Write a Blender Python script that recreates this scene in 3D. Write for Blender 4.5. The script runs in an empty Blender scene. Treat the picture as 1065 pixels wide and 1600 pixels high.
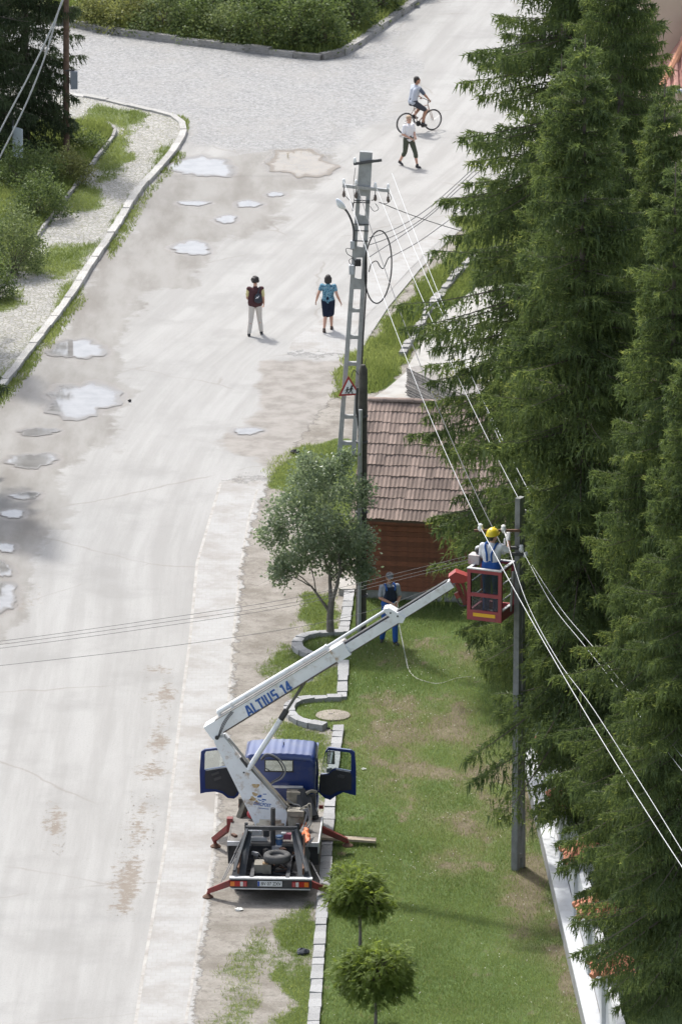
import bpy, bmesh, math, random
import numpy as np
from mathutils import Vector, Matrix, Quaternion

SC = bpy.context.scene
COL = SC.collection
R = math.radians

# ------------------------------------------------------------------ camera, sky, sun, exposure
F_PX, CX, CY = 10410.0, 532.5, 800.0          # focal length and centre for a 1065 x 1600 frame
PITCH = R(16.0)
CAM_H = 46.9                                  # the photographer stands on a tower
CAM_D = CAM_H / math.tan(PITCH)
CAM = Vector((0, -CAM_D, CAM_H))
cam_data = bpy.data.cameras.new('camera')
cam = bpy.data.objects.new('camera', cam_data)
COL.objects.link(cam)
cam.location = CAM
cam.rotation_euler = (math.pi / 2 - PITCH, 0, 0)
cam_data.sensor_fit = 'VERTICAL'
cam_data.sensor_height = 36.0
cam_data.sensor_width = 24.0
cam_data.lens = F_PX / 1600 * 36.0
cam_data.clip_start = 1.0
cam_data.clip_end = 6000
cam_data.dof.use_dof = True
cam_data.dof.focus_distance = 152.0
cam_data.dof.aperture_fstop = 4.5
SC.camera = cam
SC.render.resolution_x, SC.render.resolution_y = 681, 1024

SUN_EL = R(56)
SUN_DIR2 = Vector((-0.46, 0.89)).normalized()
TO_SUN = Vector((SUN_DIR2.x * math.cos(SUN_EL), SUN_DIR2.y * math.cos(SUN_EL), math.sin(SUN_EL)))
world = bpy.data.worlds.new('World')
SC.world = world
world.use_nodes = True
wn = world.node_tree.nodes
wl = world.node_tree.links
for n in list(wn):
    wn.remove(n)
w_out = wn.new('ShaderNodeOutputWorld')
w_bg = wn.new('ShaderNodeBackground')
w_sky = wn.new('ShaderNodeTexSky')
w_sky.sky_type = 'NISHITA'
w_sky.sun_disc = False
w_sky.sun_elevation = SUN_EL
w_sky.sun_rotation = math.atan2(SUN_DIR2.x, SUN_DIR2.y) % (2 * math.pi)
w_sky.air_density = 1.0
w_sky.dust_density = 5.0
w_sky.altitude = 600
w_bg.inputs['Strength'].default_value = 0.15
w_hs = wn.new('ShaderNodeHueSaturation')          # thin white cloud veil over the blue
w_hs.inputs['Saturation'].default_value = 0.55
w_hs.inputs['Value'].default_value = 1.15
wl.new(w_sky.outputs[0], w_hs.inputs['Color'])
wl.new(w_hs.outputs[0], w_bg.inputs['Color'])
wl.new(w_bg.outputs[0], w_out.inputs['Surface'])

sun_data = bpy.data.lights.new('sun', 'SUN')
sun_data.energy = 2.3
sun_data.angle = R(3.5)
sun_data.color = (1.0, 0.975, 0.935)
sun = bpy.data.objects.new('sun', sun_data)
COL.objects.link(sun)
sun.rotation_euler = TO_SUN.to_track_quat('Z', 'Y').to_euler()
sun.location = (-20, 40, 60)

SC.view_settings.view_transform = 'Standard'
SC.view_settings.look = 'None'
SC.view_settings.exposure = 0.86
SC.view_settings.gamma = 1.0
SC.view_settings.use_curve_mapping = False
SC.render.engine = 'CYCLES'
SC.cycles.max_bounces = 8
SC.cycles.transparent_max_bounces = 12
SC.cycles.use_denoising = True

# ------------------------------------------------------------------ measuring: photograph pixel -> point in the place
_fwd = Vector((0, math.cos(PITCH), -math.sin(PITCH)))
_up = Vector((0, math.sin(PITCH), math.cos(PITCH)))


def ray(px, py):
    return _fwd + Vector((1, 0, 0)) * ((px - CX) / F_PX) - _up * ((py - CY) / F_PX)


def G(px, py, z=0.0):
    d = ray(px, py)
    return CAM + d * ((z - CAM.z) / d.z)


def W(px, py, Y):
    d = ray(px, py)
    return CAM + d * ((Y - CAM.y) / d.y)


def Gs(pts, z=0.0):
    return [G(p[0], p[1], z) for p in pts]


# ------------------------------------------------------------------ materials
MATS = {}


def _mix(nt, fac, a, b, mode='MIX'):
    n = nt.nodes.new('ShaderNodeMix')
    n.data_type = 'RGBA'
    n.blend_type = mode
    for sock, v in ((n.inputs[0], fac), (n.inputs[6], a), (n.inputs[7], b)):
        if isinstance(v, (int, float)):
            sock.default_value = v
        elif isinstance(v, (tuple, list)):
            sock.default_value = (*v[:3], 1)
        else:
            nt.links.new(v, sock)
    return n.outputs[2]


def _noise(nt, scale, detail=4, rough=0.55, vec=None, dim='3D'):
    n = nt.nodes.new('ShaderNodeTexNoise')
    n.inputs['Scale'].default_value = scale
    n.inputs['Detail'].default_value = detail
    n.inputs['Roughness'].default_value = rough
    if vec is not None:
        nt.links.new(vec, n.inputs['Vector'])
    return n.outputs['Fac']


def _ramp(nt, fac, lo, hi):
    n = nt.nodes.new('ShaderNodeMapRange')
    n.interpolation_type = 'SMOOTHSTEP'
    n.inputs['From Min'].default_value = lo
    n.inputs['From Max'].default_value = hi
    nt.links.new(fac, n.inputs['Value'])
    return n.outputs[0]


def _math(nt, op, a, b=0.0):
    n = nt.nodes.new('ShaderNodeMath')
    n.operation = op
    for i, v in enumerate((a, b)):
        if isinstance(v, (int, float)):
            n.inputs[i].default_value = v
        else:
            nt.links.new(v, n.inputs[i])
    return n.outputs[0]


def _attr(nt, name):
    n = nt.nodes.new('ShaderNodeAttribute')
    n.attribute_name = name
    return n.outputs['Fac']


def _pos(nt):
    n = nt.nodes.new('ShaderNodeTexCoord')
    return n.outputs['Object']


def new_mat(name):
    m = bpy.data.materials.new(name)
    m.use_nodes = True
    nt = m.node_tree
    b = nt.nodes['Principled BSDF']
    MATS[name] = m
    return m, nt, b


def _bump(nt, b, h, strength, dist=0.01):
    n = nt.nodes.new('ShaderNodeBump')
    n.inputs['Strength'].default_value = strength
    n.inputs['Distance'].default_value = dist
    nt.links.new(h, n.inputs['Height'])
    nt.links.new(n.outputs[0], b.inputs['Normal'])


def mat(name, col, rough=0.6, metal=0.0, col2=None, scale=6.0, var=0.35, grime=None, grime_amt=0.5,
        bump=0.0, bscale=40.0, rand=0.0, spec=0.5, coat=0.0, grime_scale=3.0):
    """general painted / worn surface: base colour, patchy second colour, grime blotches, fine relief"""
    if name in MATS:
        return MATS[name]
    m, nt, b = new_mat(name)
    p = _pos(nt)
    c2 = col2 if col2 else tuple(c * 0.6 for c in col)
    out = _mix(nt, _math(nt, 'MULTIPLY', _ramp(nt, _noise(nt, scale, 6, 0.6, p), 0.35, 0.7), var), col, c2)
    if grime:
        out = _mix(nt, _math(nt, 'MULTIPLY', _ramp(nt, _noise(nt, grime_scale, 8, 0.7, p), 0.5, 0.68), grime_amt), out, grime)
    if rand:
        oi = nt.nodes.new('ShaderNodeObjectInfo')
        hs = nt.nodes.new('ShaderNodeHueSaturation')
        v = _math(nt, 'ADD', _math(nt, 'MULTIPLY', oi.outputs['Random'], 2 * rand), 1 - rand)
        nt.links.new(v, hs.inputs['Value'])
        nt.links.new(out, hs.inputs['Color'])
        out = hs.outputs[0]
    nt.links.new(out, b.inputs['Base Color'])
    b.inputs['Roughness'].default_value = rough
    b.inputs['Metallic'].default_value = metal
    b.inputs['Specular IOR Level'].default_value = spec
    if coat:
        b.inputs['Coat Weight'].default_value = coat
        b.inputs['Coat Roughness'].default_value = 0.15
    if bump:
        _bump(nt, b, _noise(nt, bscale, 4, 0.6, p), bump, 0.02)
    return m


def leaf_mat(name, dark, light, transl=0.45, rough=0.5, tipcol=None, spec=0.35):
    """foliage: tint attribute (0..1 per leaf) picks between a dark and a light leaf colour; thin leaves let light through"""
    m, nt, b = new_mat(name)
    t = _attr(nt, 'tint')
    c = _mix(nt, t, dark, light)
    if tipcol:
        c = _mix(nt, _ramp(nt, t, 0.82, 1.0), c, tipcol)
    nt.links.new(c, b.inputs['Base Color'])
    b.inputs['Roughness'].default_value = rough
    b.inputs['Specular IOR Level'].default_value = spec
    tr = nt.nodes.new('ShaderNodeBsdfTranslucent')
    hs = nt.nodes.new('ShaderNodeHueSaturation')
    hs.inputs['Hue'].default_value = 0.485
    hs.inputs['Saturation'].default_value = 1.1
    hs.inputs['Value'].default_value = 1.25
    nt.links.new(c, hs.inputs['Color'])
    nt.links.new(hs.outputs[0], tr.inputs['Color'])
    mx = nt.nodes.new('ShaderNodeMixShader')
    mx.inputs[0].default_value = transl
    nt.links.new(b.outputs[0], mx.inputs[1])
    nt.links.new(tr.outputs[0], mx.inputs[2])
    nt.links.new(mx.outputs[0], nt.nodes['Material Output'].inputs['Surface'])
    return m


# ------------------------------------------------------------------ objects
def tag(o, label=None, cat=None, group=None, kind=None):
    if label:
        o['label'] = label
    if cat:
        o['category'] = cat
    if group:
        o['group'] = group
    if kind:
        o['kind'] = kind
    return o


def link(o, parent=None):
    COL.objects.link(o)
    if parent is not None:
        o.parent = parent
    return o


def thing(name, label, cat, loc=(0, 0, 0), rotz=0.0, group=None):
    o = bpy.data.objects.new(name, None)
    o.empty_display_size = 0.2
    link(o)
    o.location = loc
    o.rotation_euler = (0, 0, rotz)
    return tag(o, label, cat, group)


def dup(root, parent=None):
    c = root.copy()
    link(c, parent)
    for ch in root.children:
        dup(ch, c)
    return c


def np_mesh(name, verts, faces, mat_, smooth=False, attrs=None):
    """verts (n,3), faces (m,k) numpy arrays"""
    me = bpy.data.meshes.new(name)
    verts = np.asarray(verts, dtype=np.float32)
    faces = np.asarray(faces, dtype=np.int32)
    m, k = faces.shape
    me.vertices.add(len(verts))
    me.vertices.foreach_set('co', verts.ravel())
    me.loops.add(m * k)
    me.loops.foreach_set('vertex_index', faces.ravel())
    me.polygons.add(m)
    me.polygons.foreach_set('loop_start', np.arange(0, m * k, k, dtype=np.int32))
    try:
        me.polygons.foreach_set('loop_total', np.full(m, k, dtype=np.int32))
    except Exception:
        pass
    if smooth:
        me.polygons.foreach_set('use_smooth', np.ones(m, dtype=bool))
    me.update(calc_edges=True)
    for an, (dom, data) in (attrs or {}).items():
        a = me.attributes.new(an, 'FLOAT', dom)
        a.data.foreach_set('value', np.asarray(data, dtype=np.float32))
    me.materials.append(mat_)
    return me


def np_obj(name, verts, faces, mat_, parent=None, smooth=False, attrs=None):
    return link(bpy.data.objects.new(name, np_mesh(name, verts, faces, mat_, smooth, attrs)), parent)


class MB:
    """collects shapes for ONE part; build() links it as one mesh object"""

    def __init__(self):
        self.v, self.f = [], []

    def add(self, vs, fs):
        o = len(self.v)
        self.v += [tuple(p) for p in vs]
        self.f += [tuple(i + o for i in f) for f in fs]
        return self

    def box(self, c, s, rot=None):
        x, y, z = (d / 2 for d in s)
        vs = [Vector(p) for p in ((-x, -y, -z), (x, -y, -z), (x, y, -z), (-x, y, -z), (-x, -y, z), (x, -y, z), (x, y, z), (-x, y, z))]
        if rot is not None:
            m = rot if isinstance(rot, Matrix) else Matrix.Rotation(rot, 3, 'Z')
            vs = [m @ p for p in vs]
        c = Vector(c)
        return self.add([p + c for p in vs], [(3, 2, 1, 0), (4, 5, 6, 7), (0, 1, 5, 4), (1, 2, 6, 5), (2, 3, 7, 6), (3, 0, 4, 7)])

    def bar(self, p0, p1, w, h, side=None, w1=None, h1=None):
        """box section beam p0->p1; w across 'side', h the other way"""
        p0, p1 = Vector(p0), Vector(p1)
        d = (p1 - p0).normalized()
        s = Vector(side) if side is not None else (d.cross(Vector((0, 0, 1))) if abs(d.z) < 0.95 else Vector((1, 0, 0)))
        s = (s - d * s.dot(d)).normalized()
        u = s.cross(d)
        w1 = w if w1 is None else w1
        h1 = h if h1 is None else h1
        vs = []
        for p, a, b in ((p0, w, h), (p1, w1, h1)):
            for i, j in ((-1, -1), (1, -1), (1, 1), (-1, 1)):
                vs.append(p + s * (i * a / 2) + u * (j * b / 2))
        return self.add(vs, [(3, 2, 1, 0), (4, 5, 6, 7), (0, 1, 5, 4), (1, 2, 6, 5), (2, 3, 7, 6), (3, 0, 4, 7)])

    def tube(self, pts, r, n=8, caps=True):
        pts = [Vector(p) for p in pts]
        rs = r if isinstance(r, (list, tuple)) else [r] * len(pts)
        vs, fs = [], []
        prev = None
        for i, p in enumerate(pts):
            d = (pts[min(i + 1, len(pts) - 1)] - pts[max(i - 1, 0)])
            d = d.normalized() if d.length > 1e-9 else Vector((0, 0, 1))
            if prev is None:
                a = d.orthogonal().normalized()
            else:
                a = prev - d * prev.dot(d)
                a = a.normalized() if a.length > 1e-6 else d.orthogonal().normalized()
            prev = a
            b = d.cross(a)
            for k in range(n):
                t = 2 * math.pi * k / n
                vs.append(p + (a * math.cos(t) + b * math.sin(t)) * rs[i])
        for i in range(len(pts) - 1):
            for k in range(n):
                k2 = (k + 1) % n
                fs.append((i * n + k, i * n + k2, (i + 1) * n + k2, (i + 1) * n + k))
        if caps:
            fs.append(tuple(range(n - 1, -1, -1)))
            fs.append(tuple(range((len(pts) - 1) * n, len(pts) * n)))
        return self.add(vs, fs)

    def cyl(self, p0, p1, r0, r1=None, n=12):
        return self.tube([p0, p1], [r0, r0 if r1 is None else r1], n)

    def prism(self, outline, vec):
        """closed outline of 3D points extruded by vec"""
        n = len(outline)
        a = [Vector(p) for p in outline]
        vec = Vector(vec)
        vs = a + [p + vec for p in a]
        fs = [tuple(range(n - 1, -1, -1)), tuple(range(n, 2 * n))]
        for i in range(n):
            j = (i + 1) % n
            fs.append((i, j, n + j, n + i))
        return self.add(vs, fs)

    def lathe(self, prof, c=(0, 0, 0), axis='Z', n=16):
        vs, fs = [], []
        c = Vector(c)
        for r, z in prof:
            for k in range(n):
                t = 2 * math.pi * k / n
                p = Vector((r * math.cos(t), r * math.sin(t), z))
                if axis == 'X':
                    p = Vector((p.z, p.x, p.y))
                elif axis == 'Y':
                    p = Vector((p.x, p.z, p.y))
                vs.append(c + p)
        for i in range(len(prof) - 1):
            for k in range(n):
                k2 = (k + 1) % n
                fs.append((i * n + k, i * n + k2, (i + 1) * n + k2, (i + 1) * n + k))
        closed = abs(prof[0][0] - prof[-1][0]) < 1e-6 and abs(prof[0][1] - prof[-1][1]) < 1e-6
        if prof[0][0] > 1e-4 and not closed:
            fs.append(tuple(range(n - 1, -1, -1)))
        if prof[-1][0] > 1e-4 and not closed:
            fs.append(tuple(range((len(prof) - 1) * n, len(prof) * n)))
        return self.add(vs, fs)

    def sphere(self, c, r, n=10, sc=(1, 1, 1)):
        prof = [(max(1e-5, r * math.sin(math.pi * i / n)), -r * math.cos(math.pi * i / n)) for i in range(n + 1)]
        tmp = MB().lathe(prof, n=n + 2)
        c = Vector(c)
        return self.add([Vector((p[0] * sc[0], p[1] * sc[1], p[2] * sc[2])) + c for p in tmp.v], tmp.f)

    def jitter(self, amt, seed=0):
        rr = random.Random(seed)
        self.v = [tuple(c + rr.uniform(-amt, amt) for c in p) for p in self.v]
        return self

    def mesh(self, name, mat_, smooth=False, bevel=0.0, seg=2):
        bm = bmesh.new()
        vs = [bm.verts.new(p) for p in self.v]
        for f in self.f:
            try:
                bm.faces.new([vs[i] for i in f])
            except ValueError:
                pass
        if bevel:
            es = [e for e in bm.edges if len(e.link_faces) == 2 and e.calc_face_angle(0) > 0.5]
            bmesh.ops.bevel(bm, geom=es, offset=bevel, segments=seg, affect='EDGES', clamp_overlap=True)
        bmesh.ops.recalc_face_normals(bm, faces=bm.faces[:])
        me = bpy.data.meshes.new(name)
        bm.to_mesh(me)
        bm.free()
        if smooth:
            for p in me.polygons:
                p.use_smooth = True
            try:
                me.set_sharp_from_angle(angle=R(40))
            except Exception:
                pass
        for m in (mat_ if isinstance(mat_, (list, tuple)) else [mat_]):
            me.materials.append(m)
        return me

    def build(self, name, mat_, parent=None, smooth=False, bevel=0.0, seg=2, recenter=True):
        loc = None
        if parent is None and recenter and self.v:
            a = np.array(self.v)
            loc = Vector(((a[:, 0].min() + a[:, 0].max()) / 2, (a[:, 1].min() + a[:, 1].max()) / 2, a[:, 2].min()))
            self.v = [tuple(Vector(p) - loc) for p in self.v]
        o = link(bpy.data.objects.new(name, self.mesh(name, mat_, smooth, bevel, seg)), parent)
        if loc is not None:
            o.location = loc
        return o


# ------------------------------------------------------------------ noise and polygon masks (numpy)
def _hash(ix, iy, seed):
    n = (ix.astype(np.int64) * 374761393 + iy.astype(np.int64) * 668265263 + seed * 1442695041) & 0x7fffffff
    n = ((n ^ (n >> 13)) * 1274126177) & 0x7fffffff
    return ((n ^ (n >> 16)) & 0xffff) / 65535.0


def vnoise(x, y, seed=0):
    ix, iy = np.floor(x), np.floor(y)
    fx, fy = x - ix, y - iy
    fx, fy = fx * fx * (3 - 2 * fx), fy * fy * (3 - 2 * fy)
    a, b = _hash(ix, iy, seed), _hash(ix + 1, iy, seed)
    c, d = _hash(ix, iy + 1, seed), _hash(ix + 1, iy + 1, seed)
    return (a * (1 - fx) + b * fx) * (1 - fy) + (c * (1 - fx) + d * fx) * fy


def fbm(x, y, seed=0, octaves=4):
    s, amp, tot = 0, 1.0, 0
    for o in range(octaves):
        s = s + amp * vnoise(x * 2 ** o, y * 2 ** o, seed + o * 17)
        tot += amp
        amp *= 0.55
    return s / tot


def sdist(P, poly):
    """signed distance of points (n,2) to polygon, negative inside"""
    poly = np.asarray([(p[0], p[1]) for p in poly])
    d = np.full(len(P), 1e9)
    inside = np.zeros(len(P), bool)
    n = len(poly)
    for i in range(n):
        a, b = poly[i], poly[(i + 1) % n]
        ab = b - a
        t = np.clip(((P - a) @ ab) / max(ab @ ab, 1e-12), 0, 1)
        q = P - (a + t[:, None] * ab)
        d = np.minimum(d, np.hypot(q[:, 0], q[:, 1]))
        cond = ((a[1] > P[:, 1]) != (b[1] > P[:, 1]))
        with np.errstate(divide='ignore', invalid='ignore'):
            xi = a[0] + (P[:, 1] - a[1]) / (b[1] - a[1] if b[1] != a[1] else 1e-12) * ab[0]
        inside ^= cond & (P[:, 0] < xi)
    return np.where(inside, -d, d)


def mask(P, poly, soft=0.3, wob=0.4, wscale=1.2, seed=1):
    s = sdist(P, poly)
    s = s + wob * 2 * (fbm(P[:, 0] * wscale, P[:, 1] * wscale * 0.6, seed) - 0.5)
    t = np.clip(0.5 - s / (2 * soft), 0, 1)
    return t * t * (3 - 2 * t)


def polyline(pts, step):
    """resample a 2D/3D polyline at about 'step'"""
    pts = [Vector(p) for p in pts]
    out = [pts[0]]
    for a, b in zip(pts, pts[1:]):
        n = max(1, int(round((b - a).length / step)))
        for i in range(1, n + 1):
            out.append(a.lerp(b, i / n))
    return out


def smooth_line(pts, sub=4):
    """Catmull-Rom through pts"""
    pts = [Vector(p) for p in pts]
    out = []
    for i in range(len(pts) - 1):
        p0, p1, p2, p3 = pts[max(i - 1, 0)], pts[i], pts[i + 1], pts[min(i + 2, len(pts) - 1)]
        for k in range(sub):
            t = k / sub
            out.append(0.5 * ((2 * p1) + (p2 - p0) * t + (2 * p0 - 5 * p1 + 4 * p2 - p3) * t * t + (3 * p1 - p0 - 3 * p2 + p3) * t ** 3))
    out.append(pts[-1])
    return out

# ================================================================== THE SETTING
random.seed(3)
RNG = np.random.default_rng(5)

# ------------------------------------------------------------------ ground materials
def ground_material(name, base, base2):
    """dusty road surface; attributes (gravel, mud, wet, dirt, debris) come from what lies on it"""
    m, nt, b = new_mat(name)
    p = _pos(nt)
    mp = nt.nodes.new('ShaderNodeMapping')
    mp.inputs['Scale'].default_value = (1.0, 0.22, 1.0)
    mp.inputs['Rotation'].default_value = (0, 0, R(6))
    nt.links.new(p, mp.inputs['Vector'])
    sx = nt.nodes.new('ShaderNodeSeparateXYZ')
    nt.links.new(p, sx.inputs[0])
    cv = nt.nodes.new('ShaderNodeCombineXYZ')          # along the lane, not along the map
    nt.links.new(_attr(nt, 'lane'), cv.inputs[0])
    nt.links.new(_math(nt, 'MULTIPLY', sx.outputs[1], 0.045), cv.inputs[1])
    streak = _math(nt, 'ADD', _math(nt, 'MULTIPLY', _noise(nt, 1.5, 7, 0.66, cv.outputs[0]), 0.72), _math(nt, 'MULTIPLY', _noise(nt, 1.1, 6, 0.62, mp.outputs[0]), 0.28))
    fine = _noise(nt, 22, 5, 0.7, p)
    blot = _noise(nt, 0.45, 5, 0.6, p)
    grit = _noise(nt, 75, 2, 0.6, p)
    c = _mix(nt, _ramp(nt, streak, 0.38, 0.62), base, base2)
    c = _mix(nt, _math(nt, 'MULTIPLY', _ramp(nt, blot, 0.48, 0.7), 0.5), c, tuple(v * 0.82 for v in base2))
    c = _mix(nt, _math(nt, 'MULTIPLY', _ramp(nt, fine, 0.5, 0.7), 0.42), c, tuple(v * 0.7 for v in base2))
    # cracks
    vo = nt.nodes.new('ShaderNodeTexVoronoi')
    vo.feature = 'DISTANCE_TO_EDGE'
    vo.inputs['Scale'].default_value = 0.16
    wv = nt.nodes.new('ShaderNodeMix')
    wv.data_type = 'VECTOR'
    nz = nt.nodes.new('ShaderNodeTexNoise')
    nz.inputs['Scale'].default_value = 0.9
    nz.inputs['Detail'].default_value = 5
    nt.links.new(p, nz.inputs['Vector'])
    wv.inputs[0].default_value = 0.35
    nt.links.new(p, wv.inputs[4])
    nt.links.new(nz.outputs['Color'], wv.inputs[5])
    nt.links.new(wv.outputs[1], vo.inputs['Vector'])
    crack = _math(nt, 'MULTIPLY', _math(nt, 'SUBTRACT', 1.0, _ramp(nt, vo.outputs[0], 0.0, 0.006)), _ramp(nt, _noise(nt, 0.3, 3, 0.5, p), 0.42, 0.56))
    c = _mix(nt, _math(nt, 'MULTIPLY', crack, 0.55), c, (0.2, 0.18, 0.16))
    # gravel
    vg = nt.nodes.new('ShaderNodeTexVoronoi')
    vg.inputs['Scale'].default_value = 14.0
    nt.links.new(p, vg.inputs['Vector'])
    sep = nt.nodes.new('ShaderNodeSeparateColor')
    nt.links.new(vg.outputs['Color'], sep.inputs[0])
    gcol = _mix(nt, sep.outputs[0], (0.18, 0.18, 0.178), (0.315, 0.313, 0.305))
    gcol = _mix(nt, _math(nt, 'MULTIPLY', _ramp(nt, _noise(nt, 0.6, 4, 0.6, p), 0.4, 0.7), 0.4), gcol, (0.275, 0.265, 0.248))
    c = _mix(nt, _attr(nt, 'gravel'), c, gcol)

    def thr(an, lo=0.25, hi=0.75, sc=3.0, amt=0.5):
        a = _attr(nt, an)
        n_ = _noise(nt, sc, 6, 0.7, p)
        return _ramp(nt, _math(nt, 'ADD', a, _math(nt, 'MULTIPLY', _math(nt, 'SUBTRACT', n_, 0.5), amt * 2)), lo, hi)
    dirtc = _mix(nt, _ramp(nt, _noise(nt, 1.6, 6, 0.65, p), 0.35, 0.68), (0.265, 0.247, 0.224), (0.18, 0.165, 0.146))
    dirtc = _mix(nt, _math(nt, 'MULTIPLY', _ramp(nt, grit, 0.55, 0.75), 0.35), dirtc, (0.40, 0.37, 0.33))
    c = _mix(nt, thr('dirt'), c, dirtc)
    mudc = _mix(nt, _ramp(nt, _noise(nt, 1.1, 6, 0.65, mp.outputs[0]), 0.35, 0.7), (0.245, 0.236, 0.218), (0.165, 0.153, 0.135))
    mudf = thr('mud', 0.36, 0.64, 1.7, 0.62)
    c = _mix(nt, _math(nt, 'MULTIPLY', mudf, 0.85), c, mudc)
    deb = thr('debris', 0.62, 0.92, 6.0, 0.8)
    c = _mix(nt, _math(nt, 'MULTIPLY', deb, 0.78), c, (0.18, 0.145, 0.11))
    wetf = thr('wet', 0.3, 0.7, 2.5, 0.35)
    c = _mix(nt, _math(nt, 'MULTIPLY', wetf, 0.7), c, (0.155, 0.138, 0.12))
    nt.links.new(c, b.inputs['Base Color'])
    rg = _mix(nt, wetf, (0.9, 0.9, 0.9), (0.38, 0.38, 0.38))
    nt.links.new(rg, b.inputs['Roughness'])
    b.inputs['Specular IOR Level'].default_value = 0.3
    hgt = _math(nt, 'ADD', _math(nt, 'MULTIPLY', fine, 0.5), _math(nt, 'MULTIPLY', grit, 0.4))
    hgt = _math(nt, 'ADD', hgt, _math(nt, 'MULTIPLY', _math(nt, 'MULTIPLY', vg.outputs['Distance'], _attr(nt, 'gravel')), 2.5))
    _bump(nt, b, hgt, 0.5, 0.02)
    return m


ROAD_M = ground_material('road_dust_asphalt', (0.322, 0.317, 0.302), (0.266, 0.26, 0.246))


def fade_out(nt, b):
    """loose cover thins out where 'fade' rises, so that the surface below shows between the clods"""
    tr = nt.nodes.new('ShaderNodeBsdfTransparent')
    mx = nt.nodes.new('ShaderNodeMixShader')
    f = _ramp(nt, _math(nt, 'ADD', _attr(nt, 'fade'), _math(nt, 'MULTIPLY', _math(nt, 'SUBTRACT', _noise(nt, 2.2, 7, 0.72, _pos(nt)), 0.5), 1.3)), 0.38, 0.62)
    nt.links.new(f, mx.inputs[0])
    nt.links.new(b.outputs[0], mx.inputs[1])
    nt.links.new(tr.outputs[0], mx.inputs[2])
    nt.links.new(mx.outputs[0], nt.nodes['Material Output'].inputs['Surface'])


def soil_material(name, green, soil, soil2):
    """earth with a grass cover given by the 'grass' attribute; 'dry' makes it straw coloured"""
    m, nt, b = new_mat(name)
    p = _pos(nt)
    s = _mix(nt, _ramp(nt, _noise(nt, 0.9, 7, 0.65, p), 0.35, 0.7), soil, soil2)
    s = _mix(nt, _math(nt, 'MULTIPLY', _ramp(nt, _noise(nt, 3.4, 8, 0.75, p), 0.47, 0.66), 0.65), s, tuple(v * 0.8 for v in soil2))
    s = _mix(nt, _math(nt, 'MULTIPLY', _ramp(nt, _noise(nt, 26, 4, 0.7, p), 0.5, 0.72), 0.5), s, tuple(v * 0.6 for v in soil2))
    s = _mix(nt, _math(nt, 'MULTIPLY', _ramp(nt, _noise(nt, 60, 2, 0.7, p), 0.6, 0.75), 0.5), s, tuple(min(0.6, v * 1.35) for v in soil))
    g = _mix(nt, _noise(nt, 5, 6, 0.7, p), green, tuple(v * 0.5 for v in green))
    g = _mix(nt, _math(nt, 'MULTIPLY', _attr(nt, 'dry'), 0.8), g, (0.165, 0.145, 0.08))
    a = _ramp(nt, _math(nt, 'ADD', _attr(nt, 'grass'), _math(nt, 'SUBTRACT', _noise(nt, 4.5, 6, 0.75, p), 0.5)), 0.3, 0.62)
    c = _mix(nt, a, s, g)
    nt.links.new(c, b.inputs['Base Color'])
    b.inputs['Roughness'].default_value = 0.95
    b.inputs['Specular IOR Level'].default_value = 0.15
    _bump(nt, b, _noise(nt, 18, 6, 0.75, p), 0.8, 0.04)
    if name == 'verge_earth':
        fade_out(nt, b)
    return m


VERGE_M = soil_material('verge_earth', (0.105, 0.145, 0.04), (0.305, 0.284, 0.252), (0.185, 0.166, 0.14))
LAWN_M = soil_material('lawn_soil', (0.125, 0.185, 0.06), (0.18, 0.155, 0.10), (0.12, 0.10, 0.065))
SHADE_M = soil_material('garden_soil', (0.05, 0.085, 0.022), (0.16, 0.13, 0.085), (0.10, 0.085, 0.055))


def paver_material():
    m, nt, b = new_mat('concrete_pavers')
    p = _pos(nt)
    br = nt.nodes.new('ShaderNodeTexBrick')
    br.inputs['Scale'].default_value = 1.0
    br.inputs['Brick Width'].default_value = 0.2
    br.inputs['Row Height'].default_value = 0.2
    br.inputs['Mortar Size'].default_value = 0.006
    br.inputs['Color1'].default_value = (0.333, 0.330, 0.318, 1)
    br.inputs['Color2'].default_value = (0.312, 0.309, 0.298, 1)
    br.inputs['Mortar'].default_value = (0.298, 0.288, 0.27, 1)
    nt.links.new(p, br.inputs['Vector'])
    d = _ramp(nt, _noise(nt, 0.8, 7, 0.7, p), 0.40, 0.70)
    c = _mix(nt, _math(nt, 'MULTIPLY', d, 0.75), br.outputs['Color'], (0.225, 0.207, 0.184))
    a = _ramp(nt, _math(nt, 'ADD', _attr(nt, 'dirt'), _math(nt, 'SUBTRACT', _noise(nt, 2.4, 6, 0.7, p), 0.5)), 0.35, 0.7)
    c = _mix(nt, _math(nt, 'MULTIPLY', a, 0.85), c, (0.225, 0.207, 0.184))
    c = _mix(nt, _math(nt, 'MULTIPLY', _ramp(nt, _noise(nt, 30, 4, 0.7, p), 0.56, 0.75), 0.3), c, (0.3, 0.27, 0.23))
    nt.links.new(c, b.inputs['Base Color'])
    b.inputs['Roughness'].default_value = 0.9
    _bump(nt, b, _math(nt, 'SUBTRACT', 1.0, br.outputs['Fac']), 0.5, 0.008)
    fade_out(nt, b)
    return m


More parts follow.
